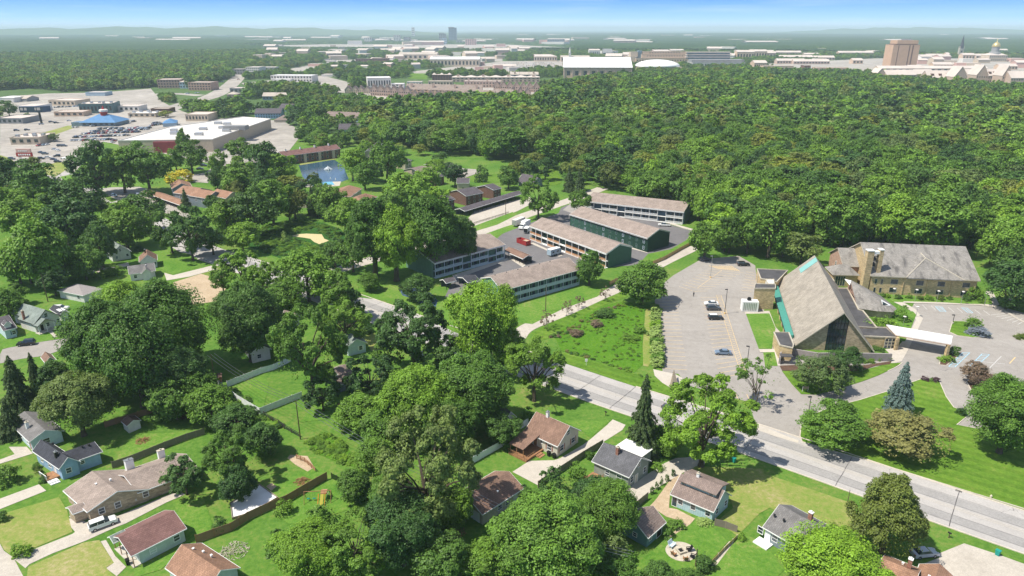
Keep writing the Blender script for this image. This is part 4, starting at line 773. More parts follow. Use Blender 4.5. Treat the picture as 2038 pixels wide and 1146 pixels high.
# ================================================================= CHURCH
def pz(p, z): g = G(p[0], p[1], z); return (g.x, g.y, z)
def px_mesh(name, pts, faces, mat, parent):
    """pts: (photo point, z) -> mesh in the parent's frame"""
    inv = Matrix.Translation(parent.location).inverted() if parent else Matrix()
    m = MB(); m.add([tuple(inv @ Vector(pz(p, z))) for p, z in pts], faces); return m.build(name, mat, parent)
def flat_block(parent, pts, z, wall, roof, name='wing', par=.35, z0=0):
    w = [G(p[0], p[1], z) for p in pts]; lx, ly = parent.location.x, parent.location.y
    a = sum(w[i].x*w[(i+1) % len(w)].y-w[(i+1) % len(w)].x*w[i].y for i in range(len(w)))
    if a < 0: w = w[::-1]
    xy = [(p.x-lx, p.y-ly) for p in w]; m = MB(); m.prism(xy, z0, z); b = m.build(name, wall, parent)
    c = Vector((sum(p[0] for p in xy)/len(xy), sum(p[1] for p in xy)/len(xy)))
    m = MB(); m.poly([(x+(c.x-x)*.02, y+(c.y-y)*.02, z+.03) for x, y in xy]); m.build('flat_roof', roof, b)
    m = MB(); ribbon(m, xy, .35, z-.02, True, par); m.build('parapet', 'stone', b); EXCL.append([tuple(p) for p in w])
    return b
h = House('church', 'modern church with steep grey roof, tall glass gable and copper strip along the eave', 'church', KK(285, 432), KK(440, 944), KK(1105, 980), .9, over=.5)
rd = .56; rise = 11.6
h.gable('y', rise, 'roof_church', None, ridge=rd, th=.35, trim='stone')
mx_ = h.a*rd
def zsl(x): return .9+rise*(x/mx_ if x < mx_ else (h.a-x)/(h.a-mx_))
def gw(x0, x1, y, d, name, mat, parent=None, n=6):
    xs = [x0+(x1-x0)*i/n for i in range(n+1)]; xs = sorted(set(xs+([mx_] if x0 < mx_ < x1 else [])))
    pr = [(x0, 0)]+[(x, zsl(x)-.37) for x in xs]+[(x1, 0)]; m = h.mb(); m.ext_y(pr[::-1] if False else pr, y, y+d); return h.part(name, m, mat, parent)
g0, g1 = h.a*.405, h.a*.645
wl = gw(.6, g0, .9, .5, 'wall', 'stone_wall'); gw(g1, h.a-.6, .9, .5, 'wall', 'stone_wall')
gw(g0, g1, 1.25, .12, 'gable_glass', 'glass'); m = h.mb()
for q in (0, .18, .36, .5, .64, .82, 1): x = g0+(g1-g0)*q; m.box(x-.07, x+.07, 1.1, 1.24, 0, zsl(x)-.4)
for z_ in (2.2, 4.4, 6.6, 8.6): m.box(g0+.1, g1-.1, 1.12, 1.22, z_, z_+.1)
h.part('mullions', m, 'dark_metal')
h.mboxes('wall', [(.6, h.a-.6, h.b-1.4, h.b-.9, 0, 1.0)], 'brick_buff'); gw(.6, h.a-.6, h.b-1.3, .4, 'wall', 'brick_buff')
def slope_panel(x0, x1, y0, y1, name, mat, t=.14):
    m = h.mb(); m.add([(x, y, zsl(x)+k) for k in (.05, .05+t) for x, y in ((x0, y0), (x1, y0), (x1, y1), (x0, y1))], [(3, 2, 1, 0), (4, 5, 6, 7), (0, 1, 5, 4), (1, 2, 6, 5), (2, 3, 7, 6), (3, 0, 4, 7)]); return h.part(name, m, mat, h.roof)
slope_panel(mx_*.60, mx_-.1, h.b*.87, h.b*.95, 'skylight', 'copper_light')
m = h.mb(); m.add([(-1.3, h.b*.09, 2.2), (.7, h.b*.09, 2.6), (.7, h.b*.92, 2.6), (-1.3, h.b*.92, 2.2), (-1.3, h.b*.09, 2.05), (.7, h.b*.09, 1.6), (.7, h.b*.92, 1.6), (-1.3, h.b*.92, 2.05)], [(0, 1, 2, 3), (4, 7, 6, 5), (0, 4, 5, 1), (2, 6, 7, 3), (3, 7, 4, 0)]); h.part('side_roof', m, 'copper')
m = h.mb()
for k in range(14): y = h.b*(.1+.82*k/13); m.box(-1.45, -1.31, y, y+.12, 2.1, 2.3)
m.box(-1.45, -1.31, h.b*.09, h.b*.92, 1.9, 2.095); h.part('gutter', m, 'dark_metal')
for k in range(9): y = h.b*(.12+.78*k/8); h.mboxes('pier', [(-1.2, -.95, y, y+1.6, 0, 2.0)], 'brick_buff')
h.mboxes('side_glass', [(-.9, -.7, h.b*.1, h.b*.9, 0, 2.0)], 'glass')
CH = h
C = tag(empty('church_wing', *G(KK(900, 700), z=0)[:2]), 'flat-roofed church wings with buff brick walls around the steep-roofed sanctuary', 'building'); C['kind'] = 'thing'
flat_block(C, KK(700, 462, 885, 465, 975, 640, 1010, 650, 1125, 790, 930, 778), 3.6, 'brick_buff', 'tar'); e = flat_block(C, KK(955, 782, 1205, 790, 1292, 870, 1100, 862, 1010, 858), 3.3, 'brick_buff', 'tar')
flat_block(C, KK(150, 310, 400, 322, 310, 415, 180, 388), 4.2, 'brick_buff', 'tar'); flat_block(C, KK(135, 432, 298, 436, 300, 470, 130, 470), 7.3, 'brick_buff', 'tar'); flat_block(C, KK(288, 828, 408, 830, 446, 925, 440, 955, 335, 932), 4.0, 'brick_buff', 'tar')
flat_block(C, KK(600, 325, 705, 332, 778, 408, 670, 402), 3.6, 'brick_buff', 'gravel_roof'); b = flat_block(C, KK(222, 395, 285, 395, 290, 432, 240, 432), 4.6, 'siding_white', 'membrane')
# glazed entrance and its columns
lx, ly = C.location.x, C.location.y
def cbox(name, p, z0, z1, wx, wy, mat, parent=C, rz=0):
    g = G(p); m = MB(); m.box(-wx/2, wx/2, -wy/2, wy/2, z0, z1); return m.build(name, mat, parent, (g.x-lx, g.y-ly, 0), rz)
en = cbox('entrance_glass', KK(1220, 955), .1, 3.0, 3.0, .2, 'glass'); m = MB(); [m.box(x, x+.12, -.2, -.11, 0, 3.1) for x in (-1.55, -.55, .5, 1.5)]; [m.box(-1.5, 1.6, -.19, -.12, z, z+.12) for z in (1.1, 2.1)]; m.build('mullions', 'cream', en)
for p in (KK(1185, 950), KK(1270, 968)): cbox('column', p, 0, 3.3, .5, .5, 'brick_buff')
for p in (KK(205, 420), KK(150, 430)): cbox('pilaster', p, 0, 3.5, .5, .5, 'stone')
# garden walls before the gable
gw_ = tag(empty('garden_wall', *G(KK(640, 1000))[:2]), 'low grey-capped retaining wall across the front of the steep-roofed church', 'wall')
for pts in (KK(330, 1085, 345, 1000, 640, 1052, 900, 1048), KK(985, 1052, 1238, 1058)):
    m = MB(); ribbon(m, [Vector(G(p))-Vector((gw_.location.x, gw_.location.y)) for p in pts], .5, 0, h=2.3); w_ = m.build('wall', 'gravel_roof', gw_)
m = MB(); ribbon(m, [Vector(G(p))-Vector((gw_.location.x, gw_.location.y)) for p in KK(330, 1072, 430, 1078)], 2.0, 2.3, h=.2); m.build('ramp_roof', 'tar', gw_)
# chapel with its sloping fin roof
c0 = G(KK(1000, 640)); ch = tag(empty('chapel', c0.x, c0.y), 'small chapel with swooping stained grey roof and pink brick gable beside the dark flat roof', 'chapel')
A_, B_, C_, D_, E_, F_, G_ = (KK(910, 394), 8.6), (KK(968, 628), 2.6), (KK(1130, 652), 2.6), (KK(1258, 660), 2.6), (KK(1292, 632), 2.6), (KK(1150, 520), 3.0), (KK(884, 470), 3.4)
px_mesh('roof', [A_, B_, C_, D_, E_, F_, G_, (KK(985, 470), 3.2)], [(0, 1, 2), (0, 2, 3), (0, 3, 4), (0, 4, 5), (0, 5, 7), (0, 7, 6)], 'roof_hall', ch)
px_mesh('gable_wall', [A_, G_, B_, (KK(884, 470+60), .0), (KK(968, 628+45), 0)], [(0, 1, 2)], 'brick_pink', ch)
flat_block(ch, [KK(900, 490), KK(975, 618), KK(1130, 646), KK(1250, 652), KK(1275, 632), KK(1140, 520)], 2.5, 'stone_wall', 'tar', name='wall', par=.02)
px_mesh('fin_roof', [(KK(862, 388), 8.2), (KK(905, 440), 7.2), (KK(918, 402), 8.5), (KK(880, 400), 7.9)], [(0, 1, 2), (0, 2, 3)], 'white_trim', ch)
px_mesh('dormer', [(KK(1160, 556), 5.4), (KK(1240, 600), 3.7), (KK(1232, 606), 3.6), (KK(1172, 606), 3.6)], [(0, 1, 2, 3)], 'white_trim', ch); px_mesh('dormer_glass', [(KK(1172, 572), 5.1), (KK(1222, 600), 3.9), (KK(1176, 602), 3.9)], [(0, 1, 2)], 'glass', ch)
for a, b_ in (((925, 470), (930, 500)), ((920, 500), (942, 545))): px_mesh('window', [(KK(a[0]-6, a[1]), 6.4), (KK(a[0]+6, a[1]+12), 6.0), (KK(b_[0]+5, b_[1]), 4.6), (KK(b_[0]-10, b_[1]-8), 4.8)], [(0, 1, 2, 3)], 'glass', ch)
# the long hall
h = House('church_hall', 'long two-storey buff brick hall with big stained grey roof behind the church', 'hall', B3(842, 810), B3(842, 1050), B3(1700, 1090), 7.0, dep=31, over=.6)
h.gable('x', 7.6, 'roof_hall', 'brick_buff', th=.3, trim='stone')
xs = [h.a*q for q in (.235, .47, .665, .89)]
for x in xs:
    for z_ in (1.0, 4.0): h.win('A', x, z_, 2.3, 1.7, frame='stone', panes=False)
for x in (h.a*.02+1.6, h.a*.075+1.6): h.win('A', x, 3.8, .7, 1.8, panes=False, frame='stone'); h.win('A', x, .6, .7, 1.8, panes=False, frame='stone')
for q in (.34, .56, .78, .99): h.mboxes('pilaster', [(h.a*q-.9, h.a*q-.6, h.o-.25, h.o-.01, 0, 6.6)], 'brick_buff')
m = h.mb(); e_ = .6; x0, x1, xa = h.a*.32, h.a*.845, h.a*.545; zt = 12.2; ya = 10.8
m.add([(x0, -.9, 7.05), (x1, -.9, 7.05), (xa, 6.5, 12.2), (xa, 11.2, 12.6), (x0, -.9, 6.7), (x1, -.9, 6.7)], [(0, 1, 2), (0, 2, 3), (1, 3, 2), (4, 5, 1, 0)]); cr_ = h.part('cross_roof', m, 'roof_hall'); m = h.mb(); [m.tube(a_, b_, .16, n=5) for a_, b_ in (((x0, -.9, 7.1), (xa, 6.5, 12.25)), ((x1, -.9, 7.1), (xa, 6.5, 12.25)), ((xa, 6.5, 12.25), (xa, 11.2, 12.65)))]; h.part('hip_cap', m, 'stone', cr_)
m = h.mb(); [m.box(h.a*.13+k*.7, h.a*.13+k*.7+.35, 2.6, 2.9, 7.5, 8.1) for k in range(4)]; h.part('roof_vent', m, 'white_trim', h.roof); HALL = h
h = House('church_hall', 'lower left wing of the hall with pink end wall behind the bell tower', 'hall', B3(535, 855), B3(628, 978), B3(850, 985), 5.6, dep=17, over=.5)
h.gable('x', 4.6, 'roof_hall', 'brick_pink', trim='stone'); h.win('B', 4, 3, 1, 1.6); h.win('B', 9, 3, 1, 1.6); h.vent(3, 9, 10.4, 'dark_metal')
h = House('church_hall', 'front entrance wing with low hip roof and tall dark window left of the bell tower', 'hall', B3(492, 978), B3(548, 1044), B3(760, 1050), 4.6, dep=9, over=.5)
h.gable('x', 2.6, 'roof_hall', 'brick_buff', hip=3.5, trim='stone'); h.win('A', 3.0, .3, 3.4, 3.6, frame='cream'); m = h.mb()
for i in range(1, 4): m.box(1.3+i*.86-.04, 1.3+i*.86+.04, .38, .44, .3, 3.9)
h.part('mullions', m, 'cream')
# bell tower
b0 = G(KK(1020, 500)); bt = tag(empty('bell_tower', b0.x, b0.y), 'twin-pillar buff brick bell tower with bells hung between the pillars', 'bell tower')
m = MB(); m.box(-1.5, .7, -1.0, 1.0, 0, 15.6); m.build('pillar', 'brick_buff', bt); m = MB(); m.box(2.9, 4.2, -.6, 1.4, 0, 15.8); m.build('pillar', 'brick_buff', bt)
m = MB(); m.box(-1.6, .8, -1.1, 1.1, 15.602, 15.95); m.build('cap', 'white_trim', bt); m = MB(); m.box(2.8, 4.3, -.7, 1.5, 15.802, 16.1); m.build('cap', 'white_trim', bt); m = MB(); m.box(.81, 2.88, -.4, 1.2, 14.4, 15.3); m.build('crossbeam', 'white_trim', bt)
for z_ in (13.2, 11.2): m = MB(); m.lathe([(.75, z_-1.3), (.62, z_-1.0), (.42, z_-.3), (.2, z_), (.05, z_+.05)], 12, (1.8, .4)); bb = m.build('bell', 'dark_metal', bt, smooth=True); m = MB(); m.box(.72, 2.88, .3, .5, z_+.1, z_+.3); m.build('yoke', 'dark_metal', bb)
# white drive-through canopy
k0, k1, k2, k3 = [G(*C3(*p), 4.4) for p in ((965, 335), (1482, 424), (1470, 485), (1040, 412))]
cn = tag(empty('entrance_canopy', k0.x, k0.y), 'long white flat canopy reaching over the drive from the church entrance', 'canopy')
m = MB(); m.prism([(p.x-k0.x, p.y-k0.y) for p in (k3, k2, k1, k0)], 4.0, 4.4); m.build('roof', 'membrane', cn)
m = MB(); ribbon(m, [(p.x-k0.x, p.y-k0.y) for p in (k0, k3, k2, k1)], .12, 3.85, True, .16); m.build('fascia', 'wood', cn)
for p in ((1427, 588), (1035, 530)): g = G(*C3(*p)); m = MB(); m.box(-.35, .35, -.5, .5, 0, 3.84); m.build('pillar', 'brick_buff', cn, (g.x-k0.x, g.y-k0.y, 0))
# rooftop-style air handler beside the church
g = G(KK(85, 648)); ac = tag(empty('air_conditioner', g.x, g.y, R(-6)), 'large white air handler with dark fan stack beside the car park', 'air conditioner')
m = MB(); m.box(-2.6, 2.6, -1.1, 1.6, .1, 3.6); m.build('cabinet', 'white_trim', ac); m = MB(); m.lathe([(.7, 3.6), (.7, 4.2), (.5, 4.25), (.5, 4.6)], 10, (-.3, .4)); m.build('fan_stack', 'black', ac); m = MB(); [m.box(-2.2+i*.55, -1.9+i*.55, -1.16, -1.11, .5, 3.2) for i in range(8)]; m.build('louvre', 'metal', ac)
# ================================================================= SHOPPING STRIP, CAMPUS AND DOWNTOWN
unit_win = {}
def uwin(mat):
    if mat not in unit_win:
        m = MB(); m.box(-.5, .5, -.1, .12, 0, 1); o = m.build('window', mat); unit_win[mat] = o.data; bpy.data.objects.remove(o)
    return unit_win[mat]
class Far:
    """front wall seen between px xl..xr, its foot at row yb and its top at row yt"""
    def __init__(s, label, cat, xl, xr, yb, yt, dep, name=None, rot=0, group=None):
        g = G((xl+xr)/2, yb); s.x, s.y = g.x, g.y; a = G(xl, yb); b = G(xr, yb); s.w = (b-a).length/max(.3, math.cos(rot)); s.h = max(2.5, zat(g.x, g.y, yt)); s.d = dep; s.rot = rot
        s.r = tag(empty(name or cat.replace(' ', '_'), g.x, g.y, rot), label, cat, group); s.r['kind'] = 'thing'
        c, n = math.cos(rot), math.sin(rot); W2 = s.w/2+3
        EXCL.append([(s.x+c*u-n*v, s.y+n*u+c*v) for u, v in ((-W2, -4-s.y*.02), (W2, -4-s.y*.02), (W2, s.d+3), (-W2, s.d+3))])
    def body(s, wall, roof, kind='flat', rise=3, over=.4, x0=None, x1=None, y0=0, y1=None, z0=0, z1=None, hip=0, name='wall'):
        x0 = -s.w/2 if x0 is None else x0; x1 = s.w/2 if x1 is None else x1; y1 = s.d if y1 is None else y1; z1 = s.h if z1 is None else z1
        m = MB()
        if kind == 'gy': m.ext_y([(x0, z0), (x1, z0), (x1, z1), ((x0+x1)/2, z1+rise), (x0, z1)][::-1], y0, y1)
        elif kind == 'gx': m.ext_x([(y0, z0), (y1, z0), (y1, z1), ((y0+y1)/2, z1+rise), (y0, z1)], x0, x1)
        else: m.box(x0, x1, y0, y1, z0, z1)
        w_ = m.build(name, wall, s.r); m = MB(); o = over; t = .35
        if kind == 'flat': m.box(x0+o, x1-o, y0+o, y1-o, z1-.05, z1+.12); rf = m.build('roof', roof, s.r); m = MB(); ribbon(m, [(x0, y0), (x1, y0), (x1, y1), (x0, y1)], .5, z1-.02, True, .6); m.build('parapet', wall, s.r)
        elif kind == 'gy': xm = (x0+x1)/2; k = rise/(x1-x0)*2*o; m.ext_y([(x0-o, z1-k), (xm, z1+rise), (x1+o, z1-k), (x1+o, z1-k+t), (xm, z1+rise+t), (x0-o, z1-k+t)], y0-o, y1+o); rf = m.build('roof', roof, s.r)
        elif kind == 'gx': ym = (y0+y1)/2; k = rise/(y1-y0)*2*o; m.ext_x([(y0-o, z1-k), (ym, z1+rise), (y1+o, z1-k), (y1+o, z1-k+t), (ym, z1+rise+t), (y0-o, z1-k+t)][::-1], x0-o, x1+o); rf = m.build('roof', roof, s.r)
        elif kind == 'hip':
            hp = hip or min(x1-x0, y1-y0)/2-.1; X0, X1, Y0, Y1 = x0-o, x1+o, y0-o, y1+o; 
            if x1-x0 >= y1-y0: r0, r1 = (X0+hp, (Y0+Y1)/2), (X1-hp, (Y0+Y1)/2); fs = [(0, 1, 5, 4), (1, 2, 5), (2, 3, 4, 5), (3, 0, 4), (3, 2, 1, 0)]
            else: r0, r1 = ((X0+X1)/2, Y0+hp), ((X0+X1)/2, Y1-hp); fs = [(0, 1, 4), (1, 2, 5, 4), (2, 3, 5), (3, 0, 4, 5), (3, 2, 1, 0)]
            m.add([(X0, Y0, z1+.02), (X1, Y0, z1+.02), (X1, Y1, z1+.02), (X0, Y1, z1+.02), (*r0, z1+rise), (*r1, z1+rise)], fs); rf = m.build('roof', roof, s.r)
        return w_
    def wins(s, nx, ny, mat='window_dark', fw=.5, fh=.5, x0=None, x1=None, z0=.6, z1=None, y=-.02, face='F'):
        x0 = -s.w/2 if x0 is None else x0; x1 = s.w/2 if x1 is None else x1; z1 = s.h if z1 is None else z1
        for i in range(nx):
            for j in range(ny):
                o = bpy.data.objects.new('window', uwin(mat)); COL.objects.link(o); o.parent = s.r
                u = (x1-x0)/nx; q = (z1-z0)/ny
                o.scale = (u*fw, 1, q*fh)
                if face == 'F': o.location = (x0+u*(i+.5), y, z0+q*(j+.25))
                else: o.location = (s.w/2+.02, x0+u*(i+.5), z0+q*(j+.25)); o.rotation_euler = (0, 0, math.pi/2)
        return s
    def box(s, name, x0, x1, y0, y1, z0, z1, mat): m = MB(); m.box(x0, x1, y0, y1, z0, z1); return m.build(name, mat, s.r)
brick('brick_tan', (.66, .47, .33)); brick('brick_rose', (.56, .40, .32)); plain('concrete_wall', (.50, .48, .45), .8, .15, .1); plain('glass_wall', (.16, .22, .26), .3, .3, .15); plain('blue_metal', (.10, .23, .42), .5, .15, .3); plain('teal_wall', (.10, .17, .17), .6, .2, .2); plain('warm_white', (.70, .66, .60), .7, .12, .2)
plain('gold', (.62, .50, .22), .35, .1, .3, metal=.5); plain('rose_wall', (.60, .38, .33), .8, .2, .1); plain('grey_wall', (.28, .28, .28), .8, .2, .1); plain('tan_wall', (.55, .45, .34), .8, .15, .1); plain('library_stone', (.50, .33, .22), .85, .1, .1); plain('pale_roof', (.58, .50, .44), .8, .12, .05); plain('mid_roof', (.46, .40, .34), .9, .15, .1); plain('dull_red', (.27, .05, .06), .7, .2, .3); plain('pale_blue_wall', (.35, .45, .52), .7, .1, .2)
def T_(t, *a): p = [t(a[i], a[i+1]) for i in (0, 2)]; return p
def FB(t, label, cat, xl, xr, yb, yt, dep, wall, roof, kind='flat', rise=3, nx=0, ny=0, rot=0, name=None, group=None, wm='window_dark', **k):
    a = t(xl, yb); b = t(xr, yt); f = Far(label, cat, a[0], b[0], a[1], b[1], dep, name, rot, group); f.body(wall, roof, kind, rise, **k)
    if nx: f.wins(nx, ny, wm)
    return f
# big-box store
h = House('store', 'huge white-roofed store with tan walls and a dark red front section', 'store', A0(920, 1100), A0(1655, 1090), A0(2140, 925), 9, over=0) if False else None
N0 = G(*A0(1655, 1090), 9); L0 = G(*A0(920, 1100), 9); R0 = G(*A0(2110, 930), 9)
st = tag(empty('store', N0.x, N0.y), 'huge white-roofed store with tan walls and a dark red front section', 'store')
Q = [(0, 0), tuple(R0-N0), tuple(R0-N0+(L0-N0)*.62+Vector((10, 20))), tuple((R0-N0)*.62+(L0-N0)*.98), tuple(L0-N0)]
m = MB(); m.prism(Q, 0, 9); m.build('wall', 'siding_beige_v', st); m = MB(); m.poly([(x, y, 9.05) for x, y in Q]); m.build('roof', 'warm_white', st); m = MB(); ribbon(m, Q, .5, 8.98, True, .7); m.build('parapet', 'warm_white', st)
EXCL.append([(x+N0.x, y+N0.y) for x, y in Q]); dL = (L0-N0)
m = MB(); a = dL*.36; b = dL*.62; m.prism([(a.x, a.y-2.2), (a.x, a.y-.05), (b.x, b.y-.05), (b.x, b.y-2.2)], 0, 8.2); m.build('entrance_front', 'dull_red', st)
for u, v, sx_ in ((.2, .5, 7), (.35, .7, 3), (.1, .35, 3), (.6, .25, 4), (.5, .75, 3), (.75, .4, 2.5), (.45, .45, 3), (.3, .2, 3)):
    p = dL*u+(R0-N0)*v; m = MB(); m.box(p.x-sx_, p.x+sx_, p.y-2, p.y+2, 9.06, 11.2); m.build('rooftop_unit', 'metal', st)
p = (R0-N0)*.45+dL*.06; m = MB(); m.box(p.x-9, p.x+9, p.y-5, p.y+5, 9.06, 12.5); m.build('rooftop_unit', 'grey_wall', st)
f = FB(A0, 'tan-fronted building with stepped parapet behind the huge white-roofed store', 'shop', 1450, 1625, 945, 895, 25, 'tan_wall', 'pale_roof', nx=7, ny=1)
# blue-roofed restaurant with the red roof lantern
f = FB(A0, 'restaurant with wide blue hip roof and red roof lantern', 'restaurant', 640, 900, 985, 955, 26, 'glass_wall', 'blue_metal', 'hip', 6.5, over=1.5, nx=6, ny=1)
m = MB(); m.lathe([(3.2, f.h+5.2), (3.2, f.h+8.0), (4.0, f.h+8.1), (3.4, f.h+9.4), (1.2, f.h+11.5), (.2, f.h+14.5)], 8, (0, 13)); l_ = m.build('lantern', 'red', f.r); m = MB(); m.lathe([(3.3, f.h+8.6), (4.1, f.h+9.0), (4.1, f.h+10.6), (3.0, f.h+11.2)], 8, (0, 13)); m.build('sign_band', 'warm_white', l_)
f.box('drive_through', -f.w/2-11, -f.w/2-.05, 2, 14, 0, f.h, 'glass_wall')
SH = [(A0, 'long dark teal showroom with white flat roof behind the blue-roofed restaurant', 'showroom', 640, 870, 885, 812, 30, 'teal_wall', 'pale_roof', 9, 1, R(12)),
 (A0, 'tan brick shop with canted front between the billboard and the teal showroom', 'shop', 430, 650, 908, 875, 18, 'brick_tan', 'pale_roof', 5, 1, R(4)), (A0, 'white shed with pale roof just left of the billboard', 'shop', 118, 285, 878, 830, 30, 'warm_white', 'pale_roof', 0, 0, 0),
 (A0, 'low tan shop with white roof behind the billboard', 'shop', 370, 600, 825, 785, 26, 'tan_wall', 'pale_roof', 6, 1, R(-10)), (A0, 'white shop with dark sign panel right of the teal showroom', 'shop', 893, 1085, 868, 830, 20, 'warm_white', 'pale_roof', 5, 1, 0),
 (A0, 'low brick shop with cluttered white roof below the white shop', 'shop', 1003, 1215, 915, 885, 18, 'tan_wall', 'membrane', 5, 1, 0), (A0, 'brown brick shop beside the row of trees at the back of the strip', 'shop', 1180, 1320, 880, 850, 16, 'brick_dark', 'mid_roof', 3, 1, 0),
 (A0, 'tan restaurant with busy white roof at the near left of the shopping strip', 'restaurant', 95, 310, 1128, 1075, 26, 'tan_wall', 'pale_roof', 4, 1, R(6)), (A0, 'grey shop with white roof at the far left edge', 'shop', -20, 180, 965, 925, 30, 'grey_wall', 'pale_roof', 5, 1, 0),
 (A0, 'white-roofed shop at the far left corner of the strip', 'shop', -30, 110, 800, 765, 30, 'warm_white', 'membrane', 0, 0, 0), (A0, 'grey gabled shop in front of the far left woods', 'shop', 130, 215, 792, 770, 20, 'grey_wall', 'mid_roof', 0, 0, R(-10)),
 (A0, 'pale green house at the edge of the far left woods', 'shop', 670, 820, 748, 722, 20, 'pale_blue_wall', 'pale_roof', 0, 0, 0), (A0, 'pink brick block of three storeys with white parapets left of the avenue', 'office block', 1240, 1405, 688, 622, 28, 'brick_pink', 'pale_roof', 8, 3, R(8)),
 (A0, 'brick block with flat roof between pink block and the avenue', 'office block', 1470, 1650, 705, 645, 26, 'brick_pink', 'mid_roof', 8, 3, R(-5)), (A0, 'blue-grey roofed block between the two brick blocks', 'office block', 1405, 1470, 690, 640, 20, 'pale_blue_wall', 'mid_roof', 3, 2, 0),
 (A0, 'four-storey white hotel at the top of the avenue', 'hotel', 1922, 2030, 590, 525, 30, 'warm_white', 'pale_roof', 7, 4, R(-6)), (A0, 'grey block with red panels left of the white hotel', 'office block', 1812, 1912, 582, 540, 24, 'grey_wall', 'mid_roof', 5, 2, 0),
 (A0, 'long low white shop with grey walls right of the avenue', 'shop', 1795, 1990, 725, 690, 24, 'grey_wall', 'pale_roof', 6, 1, 0), (A0, 'small brick pavilion with pale roof at the avenue crossing', 'shop', 1775, 1850, 780, 735, 14, 'brick_rose', 'mid_roof', 2, 1, 0),
 (A0, 'grey car wash with dark sloped roof behind the parked cars', 'shop', 1280, 1370, 988, 960, 20, 'pale_blue_wall', 'blue_metal', 0, 0, R(20)), (A1, 'white hotel wing with arched windows right of the avenue', 'hotel', 80, 190, 570, 525, 26, 'warm_white', 'pale_roof', 8, 3, 0),
 (A1, 'white two-storey block with long pale roof below the hotel', 'office block', 150, 480, 640, 590, 30, 'warm_white', 'membrane', 14, 2, R(-6)), (A1, 'pale columned block with white roof in front of the white two-storey block', 'office block', 165, 310, 665, 620, 16, 'warm_white', 'membrane', 8, 1, R(-6)),
 (A1, 'white modern block with tall dark window strips', 'office block', 915, 1090, 690, 608, 34, 'warm_white', 'membrane', 9, 1, R(14)), (A1, 'small white stepped block right of the tall-windowed block', 'office block', 1090, 1190, 692, 655, 18, 'warm_white', 'membrane', 3, 2, 0),
 (A1, 'pale pink roofed shop peeping over the trees left of the tall-windowed block', 'shop', 550, 660, 600, 582, 24, 'warm_white', 'pale_roof', 0, 0, 0), (A1, 'dark apartment block with brown roof left of the green sports field', 'apartment block', 815, 940, 490, 460, 20, 'brick_dark', 'mid_roof', 6, 2, 0), (A1, 'apartment block with white gabled roofs left of the green sports field', 'apartment block', 945, 1070, 490, 455, 22, 'brick_dark', 'pale_roof', 6, 2, 0),
 (A1, 'dark red brick block with white pyramid caps', 'apartment block', 1412, 1560, 632, 585, 24, 'brick_dark', 'pale_roof', 7, 3, 0), (A1, 'grey roofed block below the dark red brick block', 'apartment block', 1380, 1570, 668, 635, 20, 'tan_wall', 'mid_roof', 8, 1, 0), (A1, 'pale low house row left of the grey roofed block', 'apartment block', 1215, 1330, 668, 640, 18, 'warm_white', 'mid_roof', 5, 1, 0),
 (A1, 'grey low building by the far trees left of the white hotel wing', 'shop', 90, 215, 520, 495, 24, 'grey_wall', 'mid_roof', 3, 1, 0), (A1, 'small dark roofed building in the woods left of the far clearing', 'shop', 540, 620, 480, 462, 20, 'grey_wall', 'mid_roof', 3, 1, 0)]
for t_, lb, ct, xl, xr, yb, yt, dp, wl_, rf, nx, ny, rt in SH:
    hip_ = 'gx' if 'gabled' in lb and 'grey gabled' in lb else ('hip' if 'pavilion' in lb or 'blue-grey roofed' in lb or 'car wash' in lb else 'flat')
    f = FB(t_, lb, ct, xl, xr, yb, yt, dp, wl_, rf, hip_, 3, nx, ny, rt)
    if 'pyramid' in lb:
        for q in (-.4, 0, .4): m = MB(); m.add([(f.w*q-4, 1, f.h+.7), (f.w*q+4, 1, f.h+.7), (f.w*q+4, 9, f.h+.7), (f.w*q-4, 9, f.h+.7), (f.w*q, 5, f.h+4)], [(0, 1, 4), (1, 2, 4), (2, 3, 4), (3, 0, 4)]); m.build('pyramid_cap', 'pale_roof', f.r)
    if 'busy' in lb or 'cluttered' in lb or ct == 'showroom':
        for q in range(5): f.box('rooftop_unit', -f.w/2+f.w*(q+.5)/5-1.2, -f.w/2+f.w*(q+.5)/5+1.2, 6+q % 3*4, 9+q % 3*4, f.h+.13, f.h+1.8, 'metal')
# blue-walled apartments in the middle distance
for lb, t_, xl, xr, yb, yt, dp, wl_, rf, kd, nx, ny, rt in (('blue apartment row with brown gabled roof, leftmost behind the big store', A1, 35, 230, 925, 885, 20, 'siding_blue', 'roof_slate', 'gx', 10, 2, R(6)), ('blue apartment row with brown roof right of its twin, half behind trees', A1, 215, 350, 870, 845, 18, 'siding_blue', 'roof_slate', 'gx', 6, 1, R(-8)),
        ('low tan pavilion with brown hip roof below the blue apartment rows', A1, 180, 300, 955, 935, 16, 'siding_tan', 'roof_taupe', 'hip', 0, 0, 0), ('long apartment row with stepped brown roof and pale blue front among dark trees', A1, 560, 920, 950, 915, 20, 'pale_blue_wall', 'roof_taupe', 'gx', 14, 1, R(-14)),
        ('blue apartment house with pale gable and dark roof above the pond woods', A1, 690, 905, 1055, 1010, 16, 'siding_blue', 'roof_slate', 'gx', 8, 1, R(8)), ('pale gabled house left of the dark trees behind the store', A1, 195, 280, 790, 752, 16, 'warm_white', 'mid_roof', 'gx', 3, 1, 0), ('dark blue house with grey roof beside the pale gabled house', A1, 90, 190, 780, 750, 14, 'siding_navy', 'mid_roof', 'gx', 4, 1, 0)):
    FB(t_, lb, 'apartment row', xl, xr, yb, yt, dp, wl_, rf, kd, 4, nx, ny, rt)
